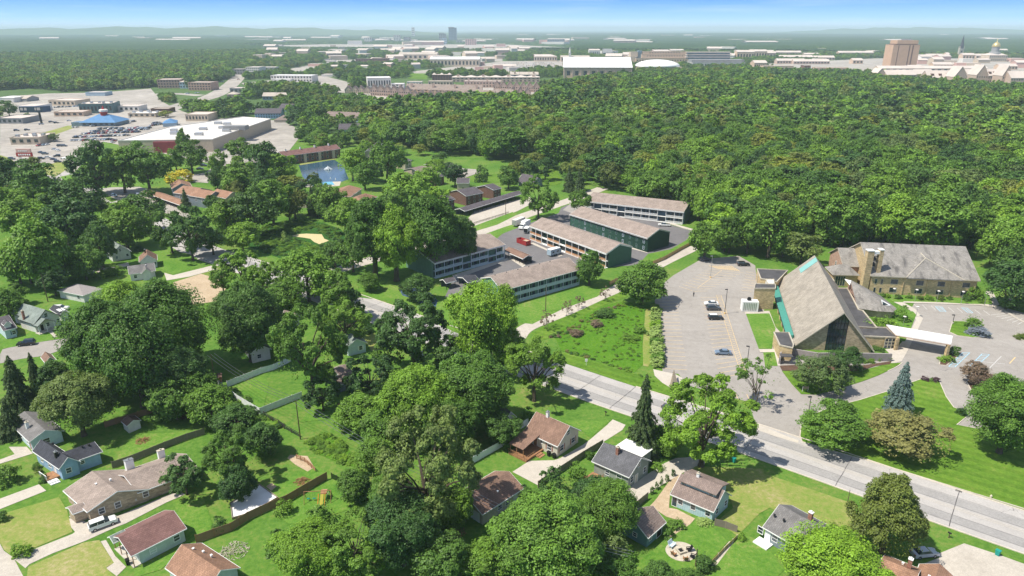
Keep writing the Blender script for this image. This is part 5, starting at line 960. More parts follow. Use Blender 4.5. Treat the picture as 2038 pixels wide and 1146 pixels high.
# townhouse terraces: one thing per gabled unit
def terrace(x0, x1, yb0, yb1, yt, n, dp, wall, roof, kind, rise, phrase, rot=0):
    for i in range(n):
        xa = x0+(x1-x0)*i/n; xb = x0+(x1-x0)*(i+1)/n; yb = yb0+(yb1-yb0)*(i+.5)/n
        place = 'leftmost' if i == 0 else ('rightmost' if i == n-1 else ['second', 'third', 'fourth', 'fifth', 'sixth', 'seventh', 'eighth', 'ninth', 'tenth', 'eleventh'][i-1]+' from the left')
        f = FB(A1, f'{place} {phrase}', 'townhouse', xa, xb, yb, yb-yt, dp, wall if i % 3 else wall, roof, kind, rise, rot=rot, group=phrase.split(',')[0]); f.wins(3, 2, 'window_dark', .45, .4)
        if i % 2 == 0: f.box('chimney', -f.w*.1, f.w*.1, 3, 5, f.h, f.h+rise+1.5, 'brick_rose')
terrace(1210, 1800, 728, 745, 34, 7, 18, 'brick_tan', 'roof_tan', 'gx', 7, 'unit of the long grey-roofed terrace, middle distance')
terrace(1600, 2035, 810, 790, 40, 3, 20, 'warm_white', 'roof_tan', 'gx', 8, 'pale gabled unit of the nearest terrace below the campus', R(-8))
terrace(930, 1240, 745, 760, 50, 6, 15, 'brick_rose', 'roof_tan', 'gy', 6, 'rose brick gable of the terrace left of the grey roofs')
terrace(1240, 1600, 790, 800, 45, 6, 15, 'brick_tan', 'roof_tan', 'gy', 6, 'tan brick gable of the lower terrace before the woods')
terrace(730, 930, 725, 730, 26, 4, 14, 'tan_wall', 'roof_taupe', 'gy', 5, 'tan gable of the terrace at the far left end')
terrace(1890, 2250, 710, 720, 42, 7, 16, 'brick_rose', 'roof_taupe', 'gy', 7, 'steep rose gable of the terrace right of the grey roofs')
terrace(2010, 2180, 770, 775, 50, 3, 16, 'brick_rose', 'roof_taupe', 'gy', 7, 'big rose gable at the right end of the terraces')
terrace(1660, 1950, 682, 684, 48, 4, 20, 'brick_rose', 'pale_roof', 'flat', 3, 'rose brick shopfront block with white roof above the terraces')
terrace(1565, 2250, 640, 640, 38, 7, 22, 'brick_rose', 'pale_roof', 'hip', 3, 'rose brick campus block with white hip roof beyond the terraces')
terrace(2020, 2240, 612, 612, 30, 3, 30, 'grey_wall', 'mid_roof', 'gx', 4, 'grey shed with dark roof beyond the rose brick blocks')
# campus
f = FB(A1, 'broad tan arena with long white roof', 'arena', 1395, 1780, 520, 462, 60, 'tan_wall', 'membrane', 'gx', 5, 14, 1, 0)
FB(A1, 'tan block with ribbed brown roof left of the tan arena', 'arena', 1150, 1450, 462, 425, 60, 'tan_wall', 'mid_roof', 'gx', 6, 8, 1, 0)
f = FB(A2, 'wide white-roofed sports arena with brick walls and piers', 'arena', 482, 1000, 610, 523, 95, 'brick_tan', 'membrane', 'gx', 16, 0, 0, R(-3), over=2)
for k in range(9): f.box('pier', -f.w/2+f.w*k/8-1, -f.w/2+f.w*k/8+1, -1.2, -.03, 0, f.h, 'brick_rose')
f.wins(8, 1, 'window_dark', .4, .6, z0=2, z1=f.h*.75)
f = Far('low white dome of the second arena before the stadium', 'arena', *[A2(1060, 560)[0], A2(1400, 560)[0]], A2(0, 560)[1], A2(0, 525)[1], 70, 'arena'); f.body('brick_tan', 'membrane')
m = MB(); m.lathe([(f.w*.52*math.cos(a), f.h+.8+14*math.sin(a)) for a in [i*math.pi/2/8 for i in range(8)]]+[(.5, f.h+14.8)], 28, (0, 35)); m.build('dome', 'membrane', f.r, smooth=True)
f = FB(A2, 'stepped tan brick stadium front with rows of windows', 'stadium', 1040, 1460, 510, 455, 40, 'brick_tan', 'mid_roof', 'flat', 3, 22, 0); f.wins(20, 2, 'window_dark', .35, .35)
z1 = f.h; f.body('brick_tan', 'mid_roof', 'flat', x0=-f.w*.38, x1=f.w*.47, y0=12, y1=40, z0=z1+.2, z1=z1*1.55, name='upper_wall'); f.wins(14, 1, 'window_dark', .35, .4, x0=-f.w*.3, x1=f.w*.4, z0=z1*1.2, z1=z1*1.5, y=11.98)
f.body('brick_tan', 'mid_roof', 'flat', x0=-f.w*.36, x1=f.w*.46, y0=20, y1=40, z0=z1*1.56, z1=z1*1.9, name='upper_wall'); f.wins(12, 1, 'window_dark', .4, .45, x0=-f.w*.25, x1=f.w*.35, z0=z1*1.65, z1=z1*1.88, y=19.98); f.body('tan_wall', 'mid_roof', 'flat', x0=-f.w*.66, x1=-f.w*.5-.2, y0=10, y1=50, z0=0, z1=z1*1.2, name='wing_wall'); f.body('tan_wall', 'mid_roof', 'flat', x0=-f.w*.58, x1=-f.w*.45, y0=20, y1=50, z0=z1*1.21, z1=z1*1.85, name='wing_wall'); f.box('glass_tower', -f.w*.44, -f.w*.37, 22, 40, 0, z1*2.05, 'glass_wall')
f = FB(A2, 'stadium stand with stacked press boxes and white roof edges', 'stadium', 1480, 1890, 530, 488, 70, 'concrete_wall', 'mid_roof', 'flat', 3, 18, 1)
for k, (a, b) in enumerate(((.55, 1.0), (1.05, 1.5), (1.55, 1.95))): f.box('press_box', -f.w*.5, f.w*.32, 50+k*3, 70, f.h*(1+a*.9), f.h*(1+a*.9)+f.h*.32, 'glass_wall'); f.box('roof_edge', -f.w*.52, f.w*.34, 47+k*3, 72, f.h*(1+a*.9)+f.h*.33, f.h*(1+a*.9)+f.h*.45, 'pale_roof')
f.box('seating_bowl', -f.w*.5, f.w*.5, 8, 49, f.h+.2, f.h*1.5, 'grey_wall')
FB(A2, 'cream hall with low domed white roof beyond the crowded car park', 'hall', 248, 425, 478, 440, 30, 'tan_wall', 'pale_roof', 'hip', 5, 9, 1)
f = FB(A2, 'cream building with slim white steeple left of the arenas', 'hall', 455, 680, 480, 445, 30, 'tan_wall', 'mid_roof', 'gx', 4, 8, 1); m = MB(); m.box(-f.w*.23, -f.w*.15, 0, 5, 0, f.h*2); m.build('tower', 'warm_white', f.r); m = MB(); m.lathe([(3.2, f.h*2), (2.4, f.h*2.4), (.2, f.h*3.3)], 8, (-f.w*.19, 2.5)); m.build('spire', 'warm_white', f.r)
FB(A2, 'limestone hall with pale buttresses beyond the arenas', 'hall', 675, 760, 440, 392, 30, 'warm_white', 'pale_roof', 'gx', 4, 6, 1); FB(A2, 'grey gothic hall with steep slate roof beyond the arenas', 'hall', 782, 855, 440, 410, 24, 'grey_wall', 'grey_wall', 'gx', 12, 4, 1)
f = FB(A2, 'wide dark glass hospital block near the horizon', 'hospital', 350, 485, 352, 306, 60, 'glass_wall', 'mid_roof', nx=10, ny=3); f.box('brick_wing', -f.w*.95, -f.w*.51, 0, 40, 0, f.h*.9, 'rose_wall')
# library tower
a = A3(990, 530); b = A3(1195, 350); f = Far('tall windowless tan stone library tower with recessed top', 'library', a[0], b[0], a[1], b[1], 38, 'library_tower'); f.body('library_stone', 'mid_roof', z1=f.h)
f.box('recess_shade', -f.w*.31, -f.w*.28, -.15, 1, 3, f.h-.5, 'brick_dark'); f.box('recess_shade', f.w*.1, f.w*.14, -.15, 1, 3, f.h-.5, 'brick_dark'); f.box('recess_shade', f.w*.22, f.w*.27, -.15, 1, 3, f.h-.5, 'brick_dark'); f.box('side_bay', f.w*.5, f.w*.53, 6, 32, 0, f.h-2, 'brick_rose'); f.box('reveal', -f.w*.4, f.w*.42, 3, 35, f.h+.15, f.h+2.4, 'brick_dark'); f.box('cap', -f.w*.36, f.w*.43, 2, 36, f.h+2.41, f.h*1.2, 'library_stone')  # dark strips on the flat front put the shade of upright grooves into colour
for k in range(5): f.box('rooftop_unit', -8+k*5, -5.5+k*5, 10, 16, f.h*1.2+.01, f.h*1.2+3, 'metal')
# golden dome and basilica spire
a = A3(1760, 480); b = A3(1900, 430); f = Far('domed main building with pale gold dome on a drum', 'domed hall', a[0], b[0], a[1], b[1], 40, 'domed_building'); f.body('tan_wall', 'pale_roof', 'hip', 8); f.wins(9, 2, 'window_dark', .4, .5)
q = zat(f.x, f.y+20, A3(0, 365)[1]); m = MB(); m.lathe([(16, f.h), (14, f.h+8), (10, f.h+9), (10, q)], 16, (0, 20)); m.build('drum', 'grey_wall', f.r, smooth=False)
m = MB(); m.lathe([(11*math.cos(t_*.2)+.01, q+13*math.sin(t_*.2)) for t_ in range(8)]+[(1.2, q+13.4), (1.2, q+17), (.6, q+18), (.2, q+23)], 18, (0, 20)); m.build('dome', 'gold', f.r, smooth=True)
a = A3(1523, 450); b = A3(1558, 355); f = Far('slender stone basilica tower with dark pointed spire', 'church tower', a[0], b[0], a[1], b[1], 8, 'basilica_spire'); f.body('stone', 'mid_roof', z1=f.h*.8); q = zat(f.x, f.y, A3(0, 272)[1]); m = MB(); m.lathe([(f.w*.42, f.h*.8+.7), (f.w*.36, f.h*1.05), (.3, q)], 8, (0, 4)); m.build('spire', 'roof_dark', f.r); f.wins(1, 3, 'window_dark', .4, .5)
[f.box('pinnacle', sx_*f.w*.46-.6, sx_*f.w*.46+.6, y_, y_+1.2, f.h*.8+.62, f.h*.95, 'stone') for sx_ in (-1, 1) for y_ in (0, 6.5)]
a = A3(1018, 318); b = A3(1022, 280); g = G(A3(1020, 320)); f = tag(empty('radio_mast', g.x, g.y), 'thin white mast left of the library tower', 'mast'); m = MB(); m.tube((0, 0, 0), (0, 0, zat(g.x, g.y, b[1])), .9, .4); m.build('pole', 'white_trim', f)
# long brick halls in front of the library
for i, (xl, xr, yb, yt, kd, rs, lb) in enumerate(((870, 960, 610, 580, 'gy', 12, 'leftmost brick gable of the white-roofed halls below the library'), (960, 1190, 612, 575, 'gx', 8, 'white-roofed brick hall directly below the library tower'), (1190, 1330, 600, 570, 'gx', 8, 'white-roofed hall half behind oak crowns right of the library'), (1280, 1480, 645, 598, 'gx', 11, 'brick hall with three dark dormers in its white roof'), (1480, 1580, 655, 590, 'gy', 16, 'tall brick gable at the centre of the white-roofed halls'),
        (1590, 1680, 620, 575, 'gx', 9, 'small-windowed brick hall between the two tall gables'), (1655, 1745, 640, 575, 'gy', 16, 'brick gable with single window right of centre'), (1745, 1900, 640, 582, 'gx', 10, 'brick hall with four roof dormers near the right edge'), (1855, 1925, 650, 580, 'gy', 16, 'last tall brick gable near the right edge'), (1925, 2100, 655, 600, 'gx', 10, 'long brick hall running out of the right edge'))):
    f = FB(A3, lb, 'campus hall', xl, xr, yb+12, yt+8, 26, 'brick_rose', 'pale_roof', kd, rs); f.wins(max(3, int((xr-xl)/18)), 2, 'window_dark', .35, .4, z0=2)
    if 'dormer' in lb: [f.box('dormer', f.w*(q-.05), f.w*(q+.05), 3, 8, f.h+2, f.h+6.5, 'brick_dark') for q in ((-.3, 0, .3) if 'three' in lb else (-.36, -.12, .12, .36))]
for xl, xr, yb, yt, lb, wl_ in ((900, 1500, 548, 525, 'long pale roof line behind the brick halls', 'tan_wall'), (1500, 1750, 548, 525, 'pale roof line continuing right behind the brick halls', 'tan_wall'), (0, 235, 560, 508, 'long tan brick building with small windows right of the stadium', 'brick_tan'), (320, 368, 558, 505, 'brown brick stair block beside the long tan building', 'brick_dark'), (412, 660, 560, 520, 'tan building with even windows partly behind woods', 'brick_tan'),
        (0, 100, 450, 405, 'white-roofed dormitory at the left of the far campus', 'brick_rose'), (105, 298, 432, 400, 'long white-roofed dormitory, farthest row', 'brick_rose'), (130, 390, 462, 436, 'white-roofed dormitory in the second far row', 'brick_rose'), (110, 330, 490, 465, 'white-roofed dormitory in the third far row', 'brick_rose'), (240, 520, 492, 470, 'pale-roofed dormitory right of the third far row', 'brick_rose'), (400, 560, 460, 440, 'pale roof strip right of the second far row', 'brick_rose'),
        (590, 860, 435, 402, 'far white-roofed halls left of the library tower', 'brick_tan'), (700, 780, 490, 462, 'low tan hall between oaks left of the library', 'brick_tan'), (965, 1000, 440, 415, 'white gable just left of the library tower', 'warm_white'), (1280, 1408, 448, 425, 'white-roofed halls right of the library tower', 'brick_tan'), (1430, 1455, 450, 415, 'small pointed chapel roof left of the spire', 'brick_tan'), (1555, 1650, 460, 420, 'white basilica nave roof beside the spire', 'brick_tan'), (1660, 1740, 450, 425, 'white-roofed hall between spire and dome', 'brick_tan'), (1330, 1480, 522, 495, 'hall with white roof below the spire', 'brick_tan'), (1490, 1600, 520, 498, 'second white-roofed hall below the spire', 'brick_tan'), (1845, 1985, 535, 508, 'tan hall with white roof below the dome', 'brick_tan'), (1845, 1910, 415, 385, 'pale roofed hall behind the dome', 'tan_wall'), (1860, 2100, 680, 650, 'pale stone terrace wall before the last halls', 'concrete_wall')):
    f = FB(A3, lb, 'campus hall', xl, xr, yb+8, yt+8, 22, wl_, 'pale_roof' if 'brown' not in lb else 'mid_roof', 'flat' if ('tan build' in lb or 'stair' in lb or 'terrace' in lb or 'tan brick' in lb) else 'gx', 5, min(12, max(2, int((xr-xl)/22))), 1)
for xl, xr, yb, yt, lb in ((1825, 1960, 470, 405, 'brown brick hall right of the press boxes'), (1930, 2060, 460, 400, 'white gabled hall at the right end of the stadium'), (1960, 2060, 545, 490, 'brick hall with pale roof among oaks right of the stadium')): FB(A2, lb, 'campus hall', xl, xr, yb, yt, 30, 'brick_tan', 'pale_roof', 'gx', 5, 6, 1)
# downtown
for xl, xr, yb, yt, lb, wl_, nx, ny in ((1542, 1603, 325, 216, 'tallest grey-green glass tower of downtown', 'glass_wall', 5, 9), (1466, 1519, 325, 262, 'dark square tower left of the tallest tower', 'grey_wall', 4, 5), (1112, 1164, 335, 273, 'white square tower at the middle of downtown', 'warm_white', 4, 4), (882, 940, 342, 292, 'white slab block at the left end of downtown', 'warm_white', 4, 4), (1253, 1275, 290, 213, 'pale lone tower standing up over the far ridge', 'warm_white', 2, 5),
        (1290, 1362, 345, 315, 'grey block right of the white downtown tower', 'grey_wall', 5, 2), (1190, 1242, 330, 288, 'dark-topped block between the downtown towers', 'grey_wall', 4, 3), (942, 1090, 330, 300, 'long low dark block left of downtown', 'grey_wall', 7, 1), (1488, 1525, 345, 300, 'pale green block before the dark square tower', 'pale_blue_wall', 3, 3), (1600, 1650, 340, 318, 'white domed block right of the tallest tower', 'warm_white', 4, 1), (1670, 1755, 350, 305, 'brown block right of downtown', 'rose_wall', 5, 3)):
    a = A1(xl, yb); b = A1(xr, yt); f = Far(lb, 'tower' if yb-yt > 50 else 'office block', a[0], b[0], a[1], b[1], 30 if xr-xl < 70 else 24); f.body(wl_, 'mid_roof'); f.wins(nx, ny, 'window_dark' if wl_ != 'glass_wall' else 'glass_blue', .6, .5)
    if 'tallest' in lb: f.box('crown', -f.w*.55, f.w*.2, -2, 20, f.h*1.0+.7, f.h+5, 'grey_wall')
# small pale far buildings scattered to the horizon
SPOT = []
rg = random.Random(11)
def spots(n, x0, x1, y0, y1, wmin, wmax, hm, group, lab, mats=('warm_white', 'warm_white', 'tan_wall', 'concrete_wall', 'rose_wall')):
    for i in range(n):
        x = rg.uniform(x0, x1); y = rg.uniform(y0, y1); g = G(x, y); w_ = rg.uniform(wmin, wmax); d = rg.uniform(.5, 1)*w_; hh = rg.uniform(.8, 1.7)*hm; a = rg.uniform(-.5, .5)
        c, n_ = math.cos(a), math.sin(a)
        k = ('s', rg.choice(mats), i % 2)
        o = proto(k); c_ = o.copy(); COL.objects.link(c_)
        for ch_ in o.children: cc = ch_.copy(); COL.objects.link(cc); cc.parent = c_
        c_.location = (g.x, g.y, 0); c_.rotation_euler = (0, 0, a); c_.scale = (w_, d, hh); tag(c_, lab, 'building', group)
        SPOT.append([(g.x+c*u*w_*.62-n_*v*d*.9, g.y+n_*u*w_*.62+c*v*d*.9) for u, v in ((-1, -1), (1, -1), (1, 1), (-1, 1))]); q_ = 1-180/g.length; SPOT.append([(g.x-w_*.5, g.y+d), (g.x+w_*.5, g.y+d), (g.x*q_+w_*.4, g.y*q_), (g.x*q_-w_*.4, g.y*q_)])
PR = {}
def proto(k):
    if k not in PR:
        r = tag(empty('small_building', 0, 0), 'x', 'building'); m = MB()
        if k[2]: m.ext_x([(-.5, 0), (.5, 0), (.5, 1), (0, 1.35), (-.5, 1)], -.5, .5)
        else: m.box(-.5, .5, -.5, .5, 0, 1)
        m.build('wall', k[1], r); m = MB()
        if k[2]: m.ext_x([(-.53, .97), (0, 1.36), (.53, .97), (.53, 1.03), (0, 1.42), (-.53, 1.03)][::-1], -.52, .52)
        else: m.box(-.49, .49, -.49, .49, 1.0, 1.04)
        m.build('roof', 'pale_roof', r); PR[k] = r
    return PR[k]
spots(34, 500, 1180, 76, 90, 60, 170, 13, 'far town roofs', 'small pale building in the hazy town around the downtown towers')
spots(26, 540, 1060, 92, 112, 25, 60, 10, 'town between the towers and the terraces', 'small pale building between the downtown towers and the campus terraces')
spots(12, 60, 480, 66, 85, 80, 220, 12, 'lone roofs in the far left woods', 'lone pale roof in the hazy woods at the far left')
spots(16, 1180, 2038, 68, 88, 80, 200, 10, 'lone roofs in the far right woods', 'lone pale roof in the hazy woods at the far right')
spots(14, 1000, 1500, 66, 84, 60, 160, 12, 'roofs along the middle horizon', 'small pale roof near the horizon above the stadium')
spots(20, 620, 1060, 122, 142, 14, 34, 6, 'houses beyond the terraces', 'small house roof between the sports field and the crowded car park')
TB = ('rose_wall', 'tan_wall', 'brick_rose', 'tan_wall', 'warm_white')
spots(34, 480, 1080, 98, 124, 22, 55, 11, 'brick blocks beyond the terraces', 'tan or brick block between the tree belts beyond the terraces', TB)
spots(22, 1180, 1760, 100, 126, 25, 60, 11, 'brick halls round the stadium', 'tan or brick hall among trees round the stadium', TB)
spots(16, 1780, 2038, 118, 142, 20, 40, 9, 'brick halls below the gold dome', 'tan or brick hall among trees below the gold dome', TB)
for k, r in PR.items():
    for c_ in list(r.children): bpy.data.objects.remove(c_)
    bpy.data.objects.remove(r)
EXCL += SPOT
# ================================================================= TREES
def foliage(name, c, hue=.03, val=.45, warm=(1.25, 1.1, .7)):
    m, t, b = nm(name); oi = t.nodes.new('ShaderNodeObjectInfo'); at = t.nodes.new('ShaderNodeAttribute'); at.attribute_name = 'tint'
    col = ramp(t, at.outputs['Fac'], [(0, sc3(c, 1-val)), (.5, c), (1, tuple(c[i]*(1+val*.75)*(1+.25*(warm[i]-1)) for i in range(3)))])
    obj = ramp(t, oi.outputs['Random'], [(0, (.64, .74, .80)), (.4, (.92, .97, .95)), (.75, (1.12, 1.12, .9)), (1, (1.35, 1.32, .85))]) if hue else None
    if hue:
        mr_ = t.nodes.new('ShaderNodeVectorMath'); mr_.operation = 'MULTIPLY'; t.links.new(col, mr_.inputs[0]); t.links.new(obj, mr_.inputs[1]); col = mr_.outputs[0]
    t.links.new(col, b.inputs['Base Color']); b.inputs['Roughness'].default_value = .55; b.inputs['Specular IOR Level'].default_value = .3
    tr = t.nodes.new('ShaderNodeBsdfTranslucent'); mx = t.nodes.new('ShaderNodeMixShader'); mx.inputs[0].default_value = .26
    v2 = t.nodes.new('ShaderNodeVectorMath'); v2.operation = 'MULTIPLY'; t.links.new(col, v2.inputs[0]); v2.inputs[1].default_value = (1.3, 1.25, .6); t.links.new(v2.outputs[0], tr.inputs[0])
    t.links.new(b.outputs[0], mx.inputs[1]); t.links.new(tr.outputs[0], mx.inputs[2]); t.links.new(mx.outputs[0], t.nodes['Material Output'].inputs[0])
foliage('leaf_mid', (.135, .25, .036), val=.6); foliage('leaf_bright', (.175, .31, .042), val=.55); foliage('leaf_dark', (.082, .165, .038), val=.6); foliage('leaf_olive', (.18, .22, .045)); foliage('leaf_grey', (.175, .24, .07), val=.55)
foliage('leaf_blue', (.15, .22, .205), 0, .6, (1, 1, 1)); foliage('leaf_fir', (.085, .135, .05), 0, .6); foliage('leaf_purple', (.10, .05, .065), 0); foliage('leaf_brown', (.23, .17, .12), 0); foliage('leaf_yellow', (.62, .55, .05), 0, .3); foliage('leaf_lime', (.30, .42, .12), 0, .5); foliage('leaf_lavender', (.25, .29, .36), 0, .4)
foliage('leaf_rust', (.25, .25, .085), 0)
def cards(P, Nn, size, rs, asp=.62):
    n = len(P); a = rs.normal(size=(n, 3)); Nn = Nn/np.linalg.norm(Nn, axis=1, keepdims=True)
    u = np.cross(Nn, a); u /= np.linalg.norm(u, axis=1, keepdims=True); v = np.cross(Nn, u); s = (size*rs.uniform(.65, 1.3, n))[:, None]
    q = np.stack([P-u*s*.5, P-v*s*.5*asp+Nn*s*.08, P+u*s*.5, P+v*s*.5*asp+Nn*s*.08], 1); return q.reshape(-1, 3)
def card_mesh(name, Q, tint, mat):
    n = len(Q)//4; me = bpy.data.meshes.new(name); me.vertices.add(4*n); me.vertices.foreach_set('co', Q.astype(np.float32).ravel())
    me.loops.add(4*n); me.loops.foreach_set('vertex_index', np.arange(4*n, dtype=np.int32)); me.polygons.add(n); me.polygons.foreach_set('loop_start', np.arange(n, dtype=np.int32)*4)
    at = me.attributes.new('tint', 'FLOAT', 'POINT'); at.data.foreach_set('value', np.repeat(np.clip(tint, 0, 1), 4).astype(np.float32)); me.materials.append(MATS[mat]); me.update(); me.validate(); return me
def dirs(n, rs, up=.25):
    d = rs.normal(size=(n, 3)); d[:, 2] += up; return d/np.linalg.norm(d, axis=1, keepdims=True)
def crown(seed, nl, leaf, lobes=22, clumps=14, shape='round', open_=0., zb=2.4, flat=.75, lr=(.26, .42)):
    """crown of radius 5 between z=zb and z=10"""
    rs = np.random.RandomState(seed); zc, rz = (zb+10)/2, (10-zb)/2; L = dirs(lobes, rs, .15); rad = rs.uniform(.45, .90, lobes)
    if shape == 'tall': sc_xy = lambda z: np.clip(1.0-.35*((z-zc)/rz)**2-.12*(z-zc)/rz, .3, 1)
    elif shape == 'cone': sc_xy = lambda z: np.clip(.78-.55*(z-zc)/rz, .12, 1.05)
    else: sc_xy = lambda z: np.ones_like(z)
    lc = L*rad[:, None]*np.array([5, 5, rz])*(1+open_*.25); lc[:, 2] += zc; lc[:, :2] *= sc_xy(lc[:, 2])[:, None]
    if not open_: lc = np.vstack([lc, [[0, 0, zc+.3*rz]]]); L = np.vstack([L, [[0, 0, 1]]])
    lR = 5*rs.uniform(lr[0], lr[1], len(lc))*(1-.35*open_); K = len(lc)
    li = np.repeat(np.arange(K), clumps); cd = dirs(len(li), rs, .55)+L[li]*.55; cd /= np.linalg.norm(cd, axis=1, keepdims=True)
    cc = lc[li]+cd*(lR[li]*rs.uniform(.6, 1.05, len(li)))[:, None]*np.array([1, 1, .85]); cr_ = lR[li]*rs.uniform(.30, .5, len(li))
    ti = rs.uniform(-.16, .16, K)[li]+rs.uniform(-.14, .14, len(li))
    ki = rs.randint(0, len(cc), nl); d = dirs(nl, rs, .35); P = cc[ki]+d*(cr_[ki]*rs.uniform(.35, 1.1, nl)**.7)[:, None]*np.array([1, 1, flat])
    Nn = d*.8+cd[ki]*.5+np.array([0, 0, .75])+rs.normal(size=(nl, 3))*.55
    nf_ = int(nl*(.06 if open_ else .14)); fd = dirs(nf_, rs, .3); fr = rs.uniform(.62, 1.03, nf_)[:, None]; PF = fd*fr*np.array([5, 5, rz]); PF[:, 2] += zc; PF[:, :2] *= sc_xy(PF[:, 2])[:, None]
    nz = np.sin(PF[:, 0]*1.7+seed)+np.sin(PF[:, 1]*1.9+seed*2)+np.sin(PF[:, 2]*2.3+seed*3); kp = nz > (-.6 if not open_ else .5); idx = np.arange(nf_)[kp]; P[idx] = PF[kp]; Nn[idx] = fd[kp]+rs.normal(size=(kp.sum(), 3))*.6+np.array([0, 0, .7])
    P[:, 2] = np.maximum(P[:, 2], zb*.6); return P, Nn, .5+ti[ki]+rs.uniform(-.3, .3, nl), leaf, lc, rs
def mk_crown(name, seed, nl, leaf, mat='leaf_mid', **k):
    P, Nn, ti, lf, lc, rs = crown(seed, nl, leaf, **k); return card_mesh(name, cards(P, Nn, lf, rs), ti, mat), lc
def mk_trunk(lc, seed, r=.34, limbs=7, top=6.2, multi=1, z0=2.2, mat='bark'):
    rs = random.Random(seed); m = MB(); base = [(0, 0)] if multi == 1 else [(.5*math.cos(i*6.28/multi), .5*math.sin(i*6.28/multi)) for i in range(multi)]
    for bx_, by_ in base:
        k = 1.7 if multi > 1 else .4; p0 = Vector((bx_, by_, 0)); rr = r/(multi**.5); p1 = Vector((bx_*k+rs.uniform(-.2, .2), by_*k+rs.uniform(-.2, .2), top*.5)); p2 = Vector((bx_*k*2+rs.uniform(-.4, .4), by_*k*2+rs.uniform(-.4, .4), top))
        m.tube(p0, p0+Vector((0, 0, .5)), rr*1.35, rr, 7); m.tube(p0+Vector((0, 0, .5)), p1, rr, rr*.75, 7); m.tube(p1, p2, rr*.75, rr*.35, 6)
    for i in sorted(range(len(lc)), key=lambda i: rs.random())[:limbs]:
        e = Vector(lc[i]); z = min(e.z-.4, rs.uniform(z0, top*.85)); a = Vector((0, 0, max(1.4, z*.8))); mid = a.lerp(e, .5)+Vector((0, 0, .35)); m.tube(a, mid, r*.42, r*.25, 5); m.tube(mid, e, r*.25, r*.08, 5)
    me = MB.build(m, 'trunk', mat); d = me.data; bpy.data.objects.remove(me); return d
def mk_conifer(name, seed, nl, leaf, mat, zb=.5, R0=5., dense=1., droop=.35, jag=.25):
    rs = np.random.RandomState(seed); z = zb+(10-zb)*(1-np.sqrt(rs.uniform(0, 1, nl))); lv = np.floor((z-zb)/(10-zb)*17); zl = zb+(lv+.5)/17*(10-zb)
    nb = 13; ang0 = rs.uniform(0, 6.28, 18)[lv.astype(int)]; bi = rs.randint(0, nb, nl); a = ang0+bi*6.2832/nb+rs.normal(0, .07, nl)
    br = 1+jag*np.sin(bi*7.3+lv*3.1); env = R0*np.clip(1-(zl-zb)/(10-zb), 0, 1)**.85*br+.18; u = rs.uniform(.12, 1, nl)**.6; r = env*u
    P = np.stack([np.cos(a)*r, np.sin(a)*r, zl-droop*r*.45+.18*np.sin(u*3.1)+rs.normal(0, .10, nl)], 1); P[:, 2] = np.maximum(P[:, 2], .15)
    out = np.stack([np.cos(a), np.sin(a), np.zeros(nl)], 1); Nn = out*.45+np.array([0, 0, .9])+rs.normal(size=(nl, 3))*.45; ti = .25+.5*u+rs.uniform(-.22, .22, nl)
    return card_mesh(name, cards(P, Nn, leaf, rs, .5), ti, mat)
TP = {}      # type -> (crown meshes, trunk meshes)
def reg(key, n, trunk=True, tk={}, **k):
    cs, ts = [], []
    for i in range(n):
        c, lc = mk_crown('crown', hash_(key)+i*17, **k); cs.append(c); ts.append(mk_trunk(lc, i, **tk) if trunk else None)
    TP[key] = (cs, ts)
def hash_(s_): return sum(ord(c)*(i+3) for i, c in enumerate(s_)) % 9973
reg('broadXL', 3, nl=72000, leaf=.25, lobes=56, clumps=26, lr=(.17, .31), zb=1.3); reg('looseXL', 3, nl=52000, leaf=.24, lobes=40, clumps=22, lr=(.15, .28), open_=.6, zb=1.8, tk=dict(limbs=16, r=.30))
reg('tallXL', 2, nl=62000, leaf=.25, lobes=48, clumps=22, lr=(.18, .32), shape='tall', zb=1.4, tk=dict(limbs=12))
reg('broad', 3, nl=18000, leaf=.46, lobes=30, clumps=16, zb=1.2); reg('loose', 3, nl=13000, leaf=.42, lobes=26, clumps=14, lr=(.2, .34), open_=.5, zb=1.9, tk=dict(limbs=14, r=.26)); reg('tall', 2, nl=16000, leaf=.46, lobes=26, clumps=15, shape='tall', zb=1.2, lr=(.22, .36))
reg('poplar', 3, nl=54000, leaf=.30, lobes=46, clumps=18, shape='tall', zb=2.2, lr=(.22, .36), tk=dict(limbs=10, r=.42, top=8))
reg('oval', 1, nl=48000, leaf=.28, lobes=44, clumps=18, shape='cone', zb=.7, lr=(.2, .32)); reg('shrubtree', 2, nl=16000, leaf=.36, lobes=22, clumps=12, zb=.6, lr=(.22, .36), tk=dict(limbs=9, r=.2, multi=4)); reg('sparse', 2, nl=3200, leaf=.34, lobes=16, clumps=8, open_=.6, zb=2.2, lr=(.2, .3), tk=dict(limbs=14, r=.16, multi=2))
reg('mid', 5, nl=8500, leaf=.54, lobes=18, clumps=11, lr=(.26, .42), zb=1.8); reg('midtall', 3, nl=8000, leaf=.54, lobes=18, clumps=11, lr=(.26, .4), zb=1.2, shape='tall'); reg('far', 4, nl=1300, leaf=1.25, lobes=12, clumps=7, lr=(.3, .45), zb=1.2)
reg('bush', 3, False, nl=3600, leaf=.75, lobes=14, clumps=9, zb=-6, lr=(.34, .5)); reg('tussock', 1, False, nl=2600, leaf=1.1, lobes=10, clumps=8, zb=-5, lr=(.4, .5))
TP['spruce'] = ([mk_conifer('crown', 5, 30000, .36, 'leaf_blue', .25, 4.6)], [mk_trunk([], 1, .3, 0, 9)]); TP['fir'] = ([mk_conifer('crown', 8, 26000, .42, 'leaf_fir', .6, 4.4, jag=.4, droop=.5), mk_conifer('crown', 9, 9000, .6, 'leaf_fir', .4, 4.2, jag=.35)], [mk_trunk([], 1, .3, 0, 9)]*2)
